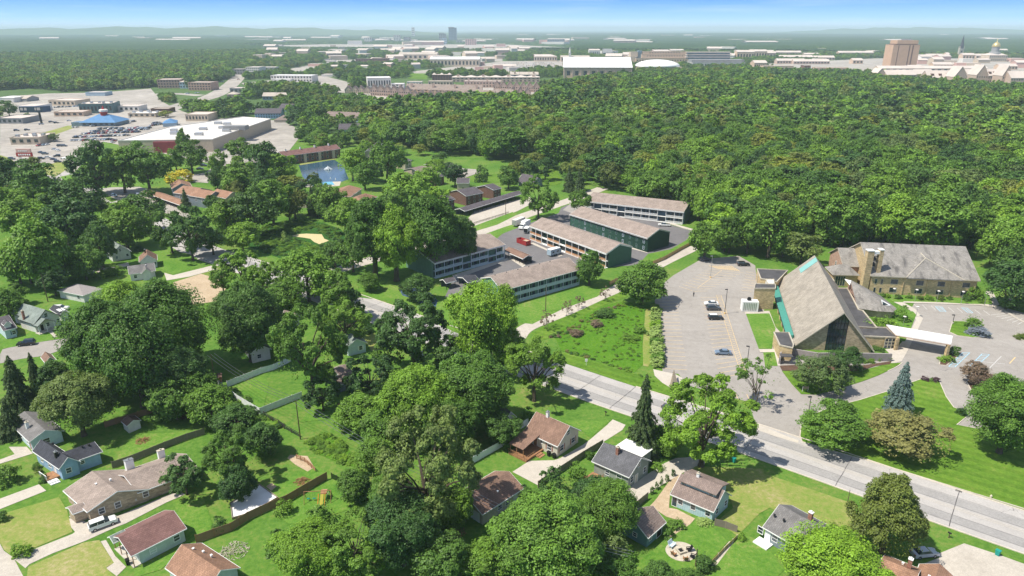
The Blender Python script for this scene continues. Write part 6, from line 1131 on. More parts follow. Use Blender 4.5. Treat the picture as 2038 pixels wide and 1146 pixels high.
def tree_at(p, W_, Ht, typ, mat, label=None, group=None, cat='tree', name=None, var=None, rz=None, trunk='bark'):
    cs, ts = TP[typ]; i = rnd.randrange(len(cs)) if var is None else var % len(cs); bush = typ in ('bush', 'tussock')
    r = empty(name or ('shrub' if bush else ('conifer' if typ in ('spruce', 'fir') else 'tree')), p[0], p[1], rnd.uniform(0, 6.28) if rz is None else rz); tag(r, label, 'shrub' if bush and cat == 'tree' else cat, group); r['kind'] = 'thing'
    c = bpy.data.objects.new('foliage' if bush else 'crown', cs[i]); COL.objects.link(c); c.parent = r; c.material_slots[0].link = 'OBJECT'; c.material_slots[0].material = MATS[mat]
    c.scale = (W_/10, W_/10, Ht/10)
    if ts[i] is not None:
        t_ = bpy.data.objects.new('trunk', ts[i]); COL.objects.link(t_); t_.parent = r; t_.scale = (Ht/10, Ht/10, Ht/10) if W_ > Ht else (W_/10*.5+Ht/20,)*2+(Ht/10,)
        if trunk != 'bark': t_.material_slots[0].link = 'OBJECT'; t_.material_slots[0].material = MATS[trunk]
    r['w'] = 0.0; del r['w']; return r
def tree(x, y, w_, typ, mat, label, hr=1.15, zc=.57, group=None, trunk='bark', cat='tree', var=None, name=None):
    Ht = 10.
    for _ in range(8):
        g = G(x, y, Ht*zc); d = g.y*CP+(H-Ht*zc)*SP; W_ = w_*d/F; Ht = W_*hr
    return tree_at(g, W_, Ht, typ, mat, label, group, cat, name, var=var, trunk=trunk)
B_, M_, D_, O_, G_ = 'leaf_bright', 'leaf_mid', 'leaf_dark', 'leaf_olive', 'leaf_grey'
TREES = [ # x, y, width px, type, leaf, label, height ratio
(1090, 1072, 205, 'broadXL', B_, 'brightest round maple at the bottom, left of the teal garage', .95), (845, 930, 190, 'looseXL', G_, 'tall loose grey-green tree at bottom centre beside the rust-roofed garage', 1.5), (800, 1050, 150, 'broadXL', D_, 'dark tree below the tall grey-green one at bottom centre', 1.1), (610, 1095, 130, 'broadXL', M_, 'leafy tree at the bottom below the swing set', .9),
(705, 1080, 140, 'looseXL', M_, 'spreading tree at the bottom between the swing set yard and the grey-green tree', 1.0), (560, 1075, 60, 'bush', M_, 'rounded shrub with glossy leaves left of the bottom trees', 1.0), (1212, 1010, 120, 'broadXL', M_, 'dark crowned tree overhanging the teal garage', 1.1), (1180, 985, 80, 'broad', D_, 'dark tree behind the bright round maple', 1.1),
(1103, 950, 56, 'bush', D_, 'round dark shrub tree at the end of the curved concrete drive', 1.1), (1146, 936, 40, 'bush', M_, 'smaller round shrub beside the fence of the curved drive', 1.0), (1047, 980, 34, 'bush', D_, 'dark shrub at the corner of the rust-roofed garage', 1.2), (1228, 1088, 64, 'bush', G_, 'grey-green round shrub tree beside the teal garage', 1.0),
(1225, 1150, 90, 'broad', M_, 'tree cut by the bottom edge right of the bright round maple', .9), (1310, 1152, 70, 'broad', D_, 'tree at the bottom edge left of the fire pit', .9), (1370, 1160, 60, 'broad', D_, 'small dark tree at the bottom edge below the fire pit', 1.0), (1225, 970, 44, 'bush', D_, 'tall shrub against the back wall of the grey-green house', 1.3),
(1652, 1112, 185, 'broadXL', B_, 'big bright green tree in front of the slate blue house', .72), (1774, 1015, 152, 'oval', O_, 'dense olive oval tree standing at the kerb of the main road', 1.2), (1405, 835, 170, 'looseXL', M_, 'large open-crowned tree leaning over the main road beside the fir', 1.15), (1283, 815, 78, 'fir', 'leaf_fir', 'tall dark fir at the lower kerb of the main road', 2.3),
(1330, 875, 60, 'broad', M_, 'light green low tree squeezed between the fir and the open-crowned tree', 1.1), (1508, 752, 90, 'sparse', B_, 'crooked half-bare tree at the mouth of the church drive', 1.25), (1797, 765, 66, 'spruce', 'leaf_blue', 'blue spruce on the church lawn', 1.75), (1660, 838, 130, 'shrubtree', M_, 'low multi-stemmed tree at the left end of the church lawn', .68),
(1808, 862, 146, 'shrubtree', 'leaf_rust', 'wide brownish ornamental tree on the church lawn', .60), (2010, 822, 145, 'broadXL', M_, 'large dark maple at the right edge of the church lawn', 1.15), (1946, 742, 58, 'shrubtree', 'leaf_brown', 'bronze-leaved small tree in the mulch bed', .8), (1640, 738, 92, 'shrubtree', G_, 'grey-green ornamental tree before the glass gable', .85), (1688, 712, 58, 'shrubtree', D_, 'dark shrub tree right of the grey-green ornamental', .95),
(1938, 638, 40, 'bush', M_, 'weeping mound tree on the drive island', .8), (1740, 645, 50, 'bush', M_, 'leafy shrub mass beside the chapel', .7), (1768, 640, 50, 'bush', B_, 'second leafy shrub mass nearer the canopy', .7), (1795, 620, 34, 'bush', M_, 'small tree at the bend of the church walkway', .9), (1943, 580, 34, 'bush', M_, 'round shrub at the right end of the hall', .9),
(960, 640, 128, 'broadXL', B_, 'big bright tree in front of the nearest balcony block', 1.62), (1064, 728, 118, 'looseXL', M_, 'dark-trunked tree on the near side of the road, below the big bright one', 1.2), (820, 655, 140, 'looseXL', D_, 'twisted dark tree at the centre of the photo', 1.15), (940, 775, 150, 'broadXL', M_, 'right-hand crown of the dense dark mass above the cape house', 1.1), (830, 800, 145, 'broadXL', M_, 'left-hand crown of the dense dark mass above the cape house', 1.15), (890, 835, 120, 'broadXL', D_, 'lower dark crown between the two dense crowns above the cape house', 1.0),
(735, 745, 90, 'loose', D_, 'dark open tree over the grey garage drive', 1.1), (715, 820, 90, 'broad', M_, 'low tree at the edge of the lawn with the ring fire pit', .8), (768, 850, 90, 'broad', M_, 'rounded tree below the left dense crown', .9), (612, 690, 130, 'looseXL', M_, 'tall twin-trunked tree beside the vinyl fence', 1.6), (685, 640, 100, 'looseXL', B_, 'light green tree over the pale blue house', 1.0), (490, 635, 128, 'broadXL', D_, 'dark heavy tree at the head of the vinyl fence', 1.3),
(200, 670, 150, 'broadXL', M_, 'left crown of the giant tree group', 1.2), (330, 640, 165, 'broadXL', M_, 'right crown of the giant tree group', 1.2), (265, 700, 170, 'broadXL', M_, 'central crown of the giant tree group', 1.3), (350, 745, 110, 'broadXL', D_, 'lower right crown of the giant tree group', 1.1), (240, 605, 110, 'broadXL', B_, 'topmost crown of the giant tree group', 1.0), (150, 795, 130, 'tallXL', G_, 'tree with long pale leaves left of the white garden shed', 1.15), (380, 800, 50, 'bush', 'leaf_purple', 'very dark purple shrub under the giant trees', 1.1), (205, 740, 90, 'broad', D_, 'dark crown under the giant tree group', 1.1),
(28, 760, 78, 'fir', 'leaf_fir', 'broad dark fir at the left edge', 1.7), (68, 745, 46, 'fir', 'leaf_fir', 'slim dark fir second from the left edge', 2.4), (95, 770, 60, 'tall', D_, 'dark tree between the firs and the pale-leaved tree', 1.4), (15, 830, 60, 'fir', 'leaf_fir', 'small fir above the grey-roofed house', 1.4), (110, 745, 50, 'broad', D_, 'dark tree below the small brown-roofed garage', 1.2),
(455, 905, 100, 'looseXL', D_, 'dark magnolia-like tree over the tan-roofed house', 1.3), (365, 945, 90, 'loose', D_, 'left limb crown of the dark magnolia group', .95), (470, 960, 66, 'broad', D_, 'dark crown beside the concrete slab', 1.2), (520, 875, 70, 'broad', D_, 'dark rounded tree beside the salmon-roofed shed', 1.0), (436, 1040, 34, 'bush', D_, 'round shrub at the foot of the magnolia group', 1.0),
(14, 605, 60, 'broad', M_, 'tree above the purple-grey house at the left edge', 1.1), (8, 940, 46, 'bush', M_, 'round shrub on the left edge lawn', 1.0), (42, 1090, 38, 'bush', M_, 'round juniper beside the bottom left drive', .8), (2, 1025, 24, 'bush', D_, 'small dark shrub at the left edge', 1.0), (72, 925, 16, 'bush', B_, 'small clipped shrub beside the blue sided house', .9), (74, 935, 16, 'bush', O_, 'yellowish clipped shrub beside the blue sided house', .9), (85, 950, 18, 'bush', D_, 'dark shrub at the white front steps', 1.0),
(480, 535, 80, 'loose', B_, 'airy pale green tree left of a pair along the main road', 1.2), (520, 555, 70, 'loose', B_, 'airy pale green tree in the middle along the main road', 1.2), (440, 550, 55, 'loose', M_, 'small open tree by the bare sandy lot', 1.3), (610, 545, 110, 'broad', B_, 'bright leafy tree beside the cattail marsh', .95), (675, 585, 88, 'loose', M_, 'open tree with thin trunk over the main road bend', 1.2), (700, 605, 50, 'loose', D_, 'slim dark tree left of the creek', 1.6), (570, 590, 70, 'broad', M_, 'tree below the bright leafy tree of the marsh side', 1.0),
(742, 468, 104, 'poplar', M_, 'left one of the three giant poplars', 1.6), (785, 480, 100, 'poplar', B_, 'bright middle one of the three giant poplars', 1.5), (855, 462, 108, 'poplar', M_, 'right one of the three giant poplars', 1.5), (918, 478, 62, 'poplar', D_, 'slim dark poplar right of the three giants', 1.7), (700, 500, 60, 'midtall', M_, 'shorter tree left of the giant poplars', 1.3), (665, 500, 50, 'midtall', D_, 'dark tree at the right rim of the cattail marsh', 1.3), (830, 570, 60, 'broad', D_, 'dark low tree over the creek', .9), (735, 560, 40, 'broad', M_, 'small bushy tree at the foot of the giant poplars', .9),
(1174, 528, 56, 'tall', M_, 'small upright tree before the blank green gable', 1.35), (1280, 560, 90, 'broad', M_, 'round maple between the access road and the car park', .95), (1072, 390, 70, 'loose', M_, 'grove tree with clustered trunks beside the side street', 1.2), (1154, 358, 30, 'fir', 'leaf_fir', 'spruce by the side street, left of two', 1.9), (1133, 352, 28, 'fir', 'leaf_fir', 'spruce by the side street, right of the barn', 1.9), (1155, 400, 40, 'midtall', M_, 'slim tree at the upper car court entrance', 1.4),
(75, 500, 110, 'broad', B_, 'big bright tree left of the white houses', 1.25), (165, 520, 70, 'broad', M_, 'rounded tree left of the white gabled houses', 1.0), (30, 520, 70, 'broad', M_, 'tree at the left edge above the sage-roofed house', 1.2), (195, 480, 62, 'tall', D_, 'dark upright tree beside the moss-roofed white house', 1.6), (245, 445, 90, 'broad', M_, 'round tree above the three white houses', 1.0), (285, 420, 80, 'mid', M_, 'tree right of the orange-roofed carport drive', 1.0), (335, 455, 70, 'loose', D_, 'left one of the dark open pair by the main road', 1.3), (375, 460, 85, 'loose', D_, 'right one of the dark open pair by the main road', 1.3),
(130, 450, 110, 'mid', D_, 'dark spreading tree in the left suburb', 1.0), (55, 440, 100, 'mid', M_, 'tree in the upper row of the left suburb', 1.0), (150, 400, 95, 'mid', D_, 'dark crown overhanging the main road at the left', 1.0), (75, 370, 100, 'mid', M_, 'wide crown below the shopping strip verge', .9), (20, 350, 80, 'mid', D_, 'crown at the left edge below the shopping strip', 1.0), (15, 410, 80, 'mid', M_, 'crown at the left edge above the big bright tree', 1.0), (110, 415, 70, 'mid', M_, 'middle crown of the left suburb', 1.0), (30, 585, 40, 'mid', M_, 'small crown beside the sage-roofed house', 1.1), (105, 560, 50, 'mid', D_, 'dark crown left of the pale hip-roofed house', 1.1),
(185, 325, 90, 'midtall', D_, 'tall dark tree with bare lower trunk by the verge', 1.3), (240, 335, 75, 'mid', B_, 'bright wide tree left of the yellow one', 1.2), (290, 330, 90, 'mid', B_, 'largest bright tree before the big store', 1.1), (348, 316, 34, 'mid', M_, 'tree against the dark red store front', 1.2), (378, 310, 58, 'mid', M_, 'round tree with clear trunk before the big store', 1.1), (354, 345, 54, 'bush', 'leaf_yellow', 'golden yellow tree beside the orange roofs', .55), (432, 320, 34, 'midtall', M_, 'slim tree right of the orange roofs', 1.6), (430, 350, 30, 'midtall', D_, 'dark slim tree below the slim tree', 1.5), (480, 358, 72, 'mid', M_, 'round tree above the spruce of the orange roofs', 1.0),
(480, 300, 52, 'mid', M_, 'round tree at the back of the big store', 1.0), (520, 322, 70, 'mid', D_, 'dark tree left of the long red roof', 1.2), (560, 335, 62, 'mid', B_, 'bright round tree left of the fountain pond', 1.0), (368, 395, 28, 'fir', 'leaf_fir', 'lone dark spruce in front of the orange roofs', 1.7), (700, 325, 58, 'mid', B_, 'bright tree right of the fountain pond', 1.1), (725, 348, 50, 'mid', B_, 'second bright tree right of the fountain pond', 1.1), (768, 315, 60, 'midtall', M_, 'tall tree with bare trunk right of the pond', 1.4), (850, 355, 56, 'mid', B_, 'bright small tree above the dark townhouses', .9), (810, 385, 90, 'mid', B_, 'wide bright tree left of the dark townhouses', .95), (785, 410, 70, 'mid', M_, 'tree between the salmon roofs and the poplars', 1.0), (620, 350, 26, 'bush', O_, 'small olive tree on the pond bank', 1.0),
(585, 400, 44, 'midtall', O_, 'autumn-tinged tree behind the cattail marsh', 1.5), (620, 395, 24, 'fir', 'leaf_fir', 'dark narrow conifer behind the cattail marsh', 2.6), (540, 400, 76, 'mid', M_, 'left crown of the wood behind the marsh', 1.2), (505, 420, 80, 'mid', D_, 'dark crown of the wood behind the marsh', 1.2), (450, 430, 70, 'mid', M_, 'crown beside the orange-roofed apartments', 1.1), (655, 395, 60, 'mid', M_, 'crown behind the right side of the marsh', 1.1), (685, 425, 66, 'mid', B_, 'bright crown at the right rim of the marsh', 1.1), (480, 470, 70, 'mid', B_, 'bright low crown between marsh and main road', .9), (725, 430, 50, 'mid', D_, 'dark crown below the salmon roofs', 1.1), (515, 365, 60, 'mid', D_, 'dark crown above the wood behind the marsh', 1.0), (420, 475, 60, 'mid', D_, 'dark crown at the left end of the marsh wood', 1.0),
(1405, 475, 66, 'mid', M_, 'first tree right of the white apartment block', 1.2), (1445, 465, 60, 'mid', B_, 'bright tree at the head of the church car park', 1.1), (1490, 470, 60, 'mid', B_, 'second bright tree at the head of the church car park', 1.1), (1535, 455, 90, 'mid', M_, 'large crown behind the church car park', 1.2), (1598, 492, 70, 'mid', G_, 'grey-green crown just behind the steep church roof', .9), (1560, 485, 50, 'mid', B_, 'yellow-green crown behind the steep church roof', 1.0), (1685, 425, 110, 'broad', M_, 'large maple behind the left wing of the hall', 1.1), (1780, 435, 80, 'broad', B_, 'narrower maple behind the middle of the hall', 1.3), (1865, 440, 115, 'broad', M_, 'broad maple behind the right half of the hall', 1.05),
(1965, 430, 70, 'mid', M_, 'tree behind the right end of the hall', 1.2), (2010, 480, 90, 'broad', B_, 'bright tree at the right edge behind the hall', 1.2), (2015, 565, 95, 'broad', D_, 'dark tree at the right edge beside the hall drive', 1.0), (1583, 432, 38, 'mid', 'leaf_purple', 'purple-leaved tree behind the church car park', 1.0), (1432, 420, 32, 'mid', 'leaf_purple', 'purple-leaved tree right of the white apartment block', 1.4), (1455, 410, 44, 'midtall', O_, 'brownish tree beside the purple-leaved one', 1.3), (910, 478, 30, 'mid', M_, 'small crown between poplars and side street', 1.0), (362, 277, 26, 'midtall', D_, 'thin dark tree standing against the white store roof', 1.9), (15, 214, 32, 'mid', D_, 'dark tree beside the white shed at the far left', .9), (55, 230, 12, 'mid', B_, 'small bright tree below the white shed', 1.0), (88, 271, 16, 'mid', O_, 'olive tree beside the tan restaurant, left of two', .9), (106, 273, 20, 'mid', G_, 'olive-grey tree beside the tan restaurant, right of two', .8), (329, 226, 26, 'mid', O_, 'low olive trees before the brown brick shop', .5),
(420, 805, 90, 'broad', M_, 'tangled tree left of the vinyl fence corner', .9), (465, 835, 80, 'broad', D_, 'low dark tree in the thicket by the vinyl fence', .8), (395, 775, 80, 'broad', D_, 'dark crown right of the purple shrub', 1.0), (505, 845, 60, 'bush', M_, 'bramble shrub at the foot of the vinyl fence', .7), (345, 790, 90, 'broad', D_, 'dark crown under the right side of the giant group', 1.0), (700, 965, 60, 'broad', D_, 'dark shrub tree at the corner of the swing set yard', 1.1), (780, 985, 90, 'broadXL', M_, 'dense crown left of the tall grey-green tree', 1.1), (900, 1010, 80, 'broad', M_, 'dark crown at the rust-roofed garage corner', 1.1), (745, 905, 70, 'broad', M_, 'leafy crown above the tall grey-green tree', 1.0), (870, 1110, 110, 'broad', D_, 'deep shaded tree at the bottom centre', .9), (965, 1110, 90, 'broad', M_, 'leafy tree at the bottom left of the round maple', .9), (640, 1020, 60, 'bush', M_, 'large shrub below the swing set', .8),
(990, 690, 100, 'broadXL', M_, 'lower crown of the big bright tree by the road', 1.1), (880, 700, 90, 'loose', D_, 'dark open crown right of the twisted dark tree', 1.0), (770, 700, 80, 'loose', M_, 'open crown left of the twisted dark tree', 1.0), (560, 660, 70, 'broad', M_, 'bright crown left of the tall twin-trunked tree', 1.2), (640, 780, 70, 'loose', D_, 'leafy base of the tall twin-trunked tree', 1.1), (1000, 850, 70, 'broad', D_, 'dark crown at the corner of the cape house', 1.0), (1012, 352, 44, 'mid', M_, 'round tree left of the gambrel barn', 1.0), (1085, 335, 40, 'mid', D_, 'dark tree above the gambrel barn', 1.1), (960, 335, 26, 'bush', M_, 'small tree on the lawn by the clipped cedars', 1.0), (870, 395, 50, 'mid', B_, 'bright crown hugging the leftmost dark townhouse', 1.0), (905, 345, 44, 'mid', D_, 'dark crown between the small court and the townhouses', 1.1), (1885, 395, 90, 'mid', M_, 'crown in the second row behind the hall', 1.1), (1750, 390, 80, 'mid', M_, 'crown in the second row left of the hall centre', 1.1)]
for a in TREES: tree(a[0], a[1], a[2]*(1.0 if a[3] in ('spruce', 'fir', 'bush', 'oval') else 1.05), a[3], a[4], a[5], hr=a[6]*(1.0 if a[3] in ('spruce', 'fir', 'bush', 'oval') else .93))
for x, y, w_, n in ((1088, 635, 26, 0), (1130, 612, 22, 1), (1152, 600, 20, 2), (1206, 583, 20, 3)): tree(x, y, w_*1.3, 'sparse', 'leaf_brown', ['nearest', 'second', 'third', 'farthest'][n]+' bare reddish young tree along the access road', 1.1, trunk='pale_bark', group='young street trees along the access road')
# ornamental grasses along the car park, little evergreens, foundation shrubs
for i in range(14): p = G(lerp(C2(1190, 225), C2(1212, 655), i/13)); tree_at((p.x+rnd.uniform(-.3, .3), p.y), rnd.uniform(3.6, 4.4), rnd.uniform(1.9, 2.5), 'tussock', 'leaf_lime' if i % 4 else B_, 'pale feathery grass clump in the row edging the church car park', 'ornamental grass clumps edging the church car park', name='ornamental_grass', cat='grass clump')
for i, (x, y) in enumerate(D2(1113, 535, 1150, 500, 1183, 470, 1228, 440, 1270, 400)): p = G(x, y); tree_at(p, .9, 2.1, 'bush', D_, 'slim young arborvitae in the row beside the concrete drive', 'young arborvitae along the concrete drive')
for i in range(6): p = G(*B1(1755+i*16, 325)); tree_at(p, 2.2, 6, 'bush', D_, 'columnar cedar in the clipped row by the car court', 'columnar cedars by the car court')
SHR = [(C3, 930, 108, 22, M_), (C3, 975, 112, 20, B_), (C3, 1060, 118, 24, D_), (C3, 1140, 118, 22, M_), (C3, 1225, 125, 24, O_), (C3, 1300, 125, 26, B_), (C3, 1390, 128, 24, O_), (C3, 1460, 130, 18, D_), (C3, 1590, 130, 28, D_), (C3, 1660, 105, 36, M_), (C3, 1710, 160, 18, M_)]
for t_, x, y, w_, mt in SHR: p = t_(x, y); tree(p[0], p[1], w_*.62, 'bush', mt, 'foundation shrub in the planted strip along the long hall', .8, .4, group='foundation shrubs along the long hall')
for t_, x, y, w_, mt, lb, hr in ((C3, 1500, 545, 22, D_, 'dark clipped ball shrub at the canopy pillar', 1.0), (C3, 1430, 605, 22, B_, 'low juniper below the canopy pillar', .5), (C3, 1270, 760, 14, 'leaf_purple', 'left barberry ball at the lawn tip', .8), (C3, 1352, 768, 14, 'leaf_purple', 'right barberry ball at the lawn tip', .8), (C3, 1312, 768, 10, M_, 'small green shrub between the two barberries', .8), (C3, 1550, 1015, 22, D_, 'round shrub at the lawn corner of the drive', .8), (C3, 1690, 855, 16, 'leaf_lime', 'yellow-green shrub at the mulch bed', .7), (C3, 1675, 388, 32, 'leaf_lavender', 'lavender mound on the drive island', .45), (C3, 795, 620, 14, M_, 'first clipped shrub below the church wall', .7), (C3, 850, 622, 14, M_, 'second clipped shrub below the church wall', .7), (C3, 908, 602, 14, B_, 'third clipped shrub below the church wall', .7), (C3, 972, 600, 15, M_, 'fourth clipped shrub below the church wall', .7), (C3, 905, 525, 18, D_, 'low hedge at the glazed entrance', .4), (C3, 2015, 430, 18, O_, 'gold shrub on the right edge island', .6),
    (D2, 1165, 335, 22, B_, 'hostas beside the grey-green house', .5), (D2, 645, 245, 20, M_, 'flowering shrub at the fence of the curved drive', .9), (D2, 1300, 760, 26, M_, 'tall perennials beside the teal garage', .6), (D2, 1240, 830, 26, M_, 'leafy shrub at the teal garage door', .8), (D2, 1790, 860, 18, M_, 'small shrub at the corner of the low fence', 1.0), (D2, 1510, 745, 26, 'leaf_lime', 'yellow flowers along the light blue house', .3), (D2, 1500, 1050, 40, D_, 'bare-stemmed dark bush beside the fire pit', .9), (D1, 240, 650, 40, M_, 'shrub below the board fence', .8), (D1, 820, 480, 50, D_, 'dark shrub beside the grey-green tree', 1.3), (C2, 190, 1050, 36, M_, 'hedge shrub left of the cape house', .8), (C2, 570, 400, 22, 'leaf_brown', 'reddish weeds in the marsh basin, near clump', .5), (C2, 740, 330, 20, 'leaf_brown', 'reddish weeds in the marsh basin, far clump', .5), (C2, 810, 250, 30, D_, 'dark reeds at the upper rim of the basin', .4), (C2, 1000, 440, 26, M_, 'grey reeds in the middle of the basin', .35), (C2, 1080, 380, 20, B_, 'bright reeds at the right rim of the basin', .6), (C1, 905, 375, 28, D_, 'low dark shrub on the lawn by the pale blue house', .7), (B1, 260, 760, 14, 'leaf_lime', 'young tree in the cattail marsh', 1.6), (B1, 890, 470, 30, 'leaf_purple', 'purple smoke bush before the salmon roofs', .8), (C0, 1180, 1000, 26, D_, 'dark shrub behind the garden shed', .8), (B0, 1080, 840, 18, D_, 'shrub between the white houses', .8), (B0, 900, 1015, 30, M_, 'hedge beside the parked pickup', .5), (B0, 820, 1035, 30, M_, 'hedge left of the white cottage', .5)):
    p = t_(x, y); tree(p[0], p[1], w_*(1.0 if hr > .6 else 1.3), 'bush', mt, lb, hr, .35)
# ---- woodland: the nearest trees are single things, the rest are one mass
def scatter(poly, sp, seed, ex=2.5, maxd=1e9, mind=0):
    P = np.array([tuple(G(p)) for p in poly]) if not isinstance(poly, np.ndarray) else poly
    rs = np.random.RandomState(seed); x0, y0 = P.min(0); x1, y1 = P.max(0); gx = np.arange(x0, x1, sp); gy = np.arange(y0, y1, sp); X, Y = np.meshgrid(gx, gy)
    Q = np.stack([X.ravel(), Y.ravel()], 1)+rs.uniform(-.42, .42, (X.size, 2))*sp; Q = Q[inpoly(Q, P)]
    d = np.hypot(Q[:, 0], Q[:, 1]); Q = Q[(d < maxd) & (d > mind) & (np.abs(Q[:, 0]) < Q[:, 1]*.8+40)]
    keep = np.ones(len(Q), bool)
    for e in EXCL:
        E_ = np.array([(p[0], p[1]) for p in e]); lo, hi = E_.min(0)-ex, E_.max(0)+ex; idx = np.where(keep & (Q[:, 0] > lo[0]) & (Q[:, 0] < hi[0]) & (Q[:, 1] > lo[1]) & (Q[:, 1] < hi[1]))[0]
        if not len(idx): continue
        c = E_.mean(0); s_ = 1+ex/np.maximum(np.linalg.norm(E_-c, axis=1), 1); keep[idx[inpoly(Q[idx], c+(E_-c)*s_[:, None])]] = False
    return Q[keep]
WZ = [ # px polygon on the ground, spacing, height, place phrase
([(1068, 222), (1140, 182), (1480, 160), (1740, 190), (2038, 216), (2300, 250), (2500, 560), (1985, 520), (1962, 500), (1640, 492), (1540, 498), (1500, 505), (1400, 502), (1392, 450), (1215, 380), (1190, 362), (1110, 335), (1100, 318), (1020, 325), (920, 312), (800, 296), (745, 290), (735, 262), (745, 235), (880, 218), (1000, 215)], 11.2, 18, 'in the dense woods above the apartment court and the church'),
([(-60, 335), (60, 345), (180, 390), (235, 420), (330, 470), (225, 500), (170, 560), (110, 600), (-80, 590)], 18, 11, 'in the leafy suburb at the left'), ([(420, 405), (500, 380), (600, 360), (690, 400), (720, 450), (690, 500), (640, 440), (530, 440), (500, 480), (420, 480)], 12, 11, 'in the thicket round the cattail marsh'),
([(430, 330), (470, 300), (560, 280), (570, 330), (600, 350), (480, 390), (430, 380)], 17, 10, 'between the store and the fountain pond'), ([(640, 300), (700, 270), (800, 300), (880, 320), (880, 345), (700, 390), (680, 350)], 19, 10, 'round the townhouses right of the pond'), ([(1020, 330), (1100, 330), (1190, 370), (1150, 385), (1090, 370), (1020, 360)], 13, 11, 'by the barn clearing'), ([(1205, 372), (1390, 430), (1400, 480), (1385, 440)], 9, 13, 'right behind the white apartment block'),
([(460, 250), (560, 200), (640, 190), (740, 230), (740, 290), (640, 300), (560, 270)], 15, 11, 'among the blue apartment rows behind the store'), ([(330, 240), (345, 222), (480, 215), (500, 235), (400, 240)], 11, 13, 'behind the big store'), ([(720, 620), (860, 640), (900, 700), (800, 720), (740, 690)], 15, 10, 'along the centre of the main road'), ([(20, 620), (130, 590), (160, 640), (130, 700), (60, 730)], 16, 9, 'behind the left street'), ([(600, 860), (720, 860), (740, 960), (700, 1000), (640, 930)], 40, 8, 'along the overhead wires'), ([(1985, 540), (2200, 540), (2300, 700), (2060, 620)], 11, 12, 'at the right edge beyond the church drive')]
MIDW = []; k_ = 0
for pl, sp_, hh, phr in WZ:
    q = scatter(pl, sp_, 31+k_); k_ += 1
    for x, y in q: MIDW.append((math.hypot(x, y), x, y, hh, phr))
MIDW.sort(); NIND = max(0, 290-len(TREES)-4)
adj = {M_: 'green', B_: 'bright green', D_: 'dark green', O_: 'olive', G_: 'grey-green'}
for d, x, y, hh, phr in MIDW[:NIND]:
    mt = rnd.choice((M_, M_, M_, B_, B_, D_, D_, O_)); s_ = rnd.uniform(.8, 1.15); W_ = hh*s_*rnd.uniform(.75, 1.0); tt = rnd.choice(('mid', 'mid', 'midtall')); tree_at((x, y), W_, hh*s_, tt, mt, f'{adj[mt]} {"upright" if tt == "midtall" else "round"}-crowned tree {phr}', f'trees {phr}')
def gn_forest(name, pts, scl, srcs, label):
    me = bpy.data.meshes.new(name); me.vertices.add(len(pts)); me.vertices.foreach_set('co', np.asarray(pts, np.float32).ravel()); a = me.attributes.new('scl', 'FLOAT_VECTOR', 'POINT'); a.data.foreach_set('vector', np.asarray(scl, np.float32).ravel())
    o = bpy.data.objects.new(name, me); COL.objects.link(o); tag(o, label, 'woods', kind='stuff')
    g = bpy.data.node_groups.new(name, 'GeometryNodeTree'); g.interface.new_socket('Geometry', in_out='INPUT', socket_type='NodeSocketGeometry'); g.interface.new_socket('Geometry', in_out='OUTPUT', socket_type='NodeSocketGeometry')
    gi = g.nodes.new('NodeGroupInput'); go = g.nodes.new('NodeGroupOutput'); jn = g.nodes.new('GeometryNodeGeometryToInstance'); ip = g.nodes.new('GeometryNodeInstanceOnPoints')
    for s_ in srcs:
        oi = g.nodes.new('GeometryNodeObjectInfo'); oi.inputs['Object'].default_value = s_; oi.transform_space = 'ORIGINAL'; g.links.new(oi.outputs['Geometry'], jn.inputs[0])
    at = g.nodes.new('GeometryNodeInputNamedAttribute'); at.data_type = 'FLOAT_VECTOR'; at.inputs['Name'].default_value = 'scl'
    rv = g.nodes.new('FunctionNodeRandomValue'); rv.data_type = 'FLOAT_VECTOR'; rv.inputs[0].default_value = (0, 0, 0); rv.inputs[1].default_value = (.12, .12, 6.28)
    ri = g.nodes.new('FunctionNodeRandomValue'); ri.data_type = 'INT'; ri.inputs[4].default_value = 0; ri.inputs[5].default_value = len(srcs)-1
    g.links.new(gi.outputs[0], ip.inputs['Points']); g.links.new(jn.outputs[0], ip.inputs['Instance']); ip.inputs['Pick Instance'].default_value = True
    g.links.new(ri.outputs[2], ip.inputs['Instance Index']); g.links.new(rv.outputs[0], ip.inputs['Rotation']); g.links.new(at.outputs['Attribute'], ip.inputs['Scale']); g.links.new(ip.outputs[0], go.inputs[0])
    md = o.modifiers.new('woods', 'NODES'); md.node_group = g; return o
def src_objs(typ, n=9):
    out = []
    for mt, i in ((M_, 0), (B_, 1), (D_, 2), (M_, 3), (O_, 1), (D_, 0), (B_, 3), (M_, 4), (G_, 2))[:n]:
        me = TP[typ][0][i % len(TP[typ][0])]; me = me.copy(); me.materials.clear(); me.materials.append(MATS[mt]); o = bpy.data.objects.new('crown', me); out.append(o)
    return out
fs = src_objs('mid', 9); rs = np.random.RandomState(3); Q = np.array([(x, y, 0) for d, x, y, hh, p in MIDW[NIND:]]); hh = np.array([m_[3] for m_ in MIDW[NIND:]])*rs.uniform(.7, 1.2, len(Q))
near = np.hypot(Q[:, 0], Q[:, 1]) < 620; print('individual', NIND, 'near woods', near.sum(), 'rest', (~near).sum())
mk = lambda h_: np.stack([h_*rs.choice([.075, .09, .10, .125], len(h_))*rs.uniform(.9, 1.15, len(h_))]*2+[h_*rs.uniform(.085, .11, len(h_))], 1)
gn_forest('woods', Q[near], mk(hh[near]), fs, 'dense deciduous woods running back from the apartment court to the campus')
F1 = [Q[~near]]; H1 = [hh[~near]]
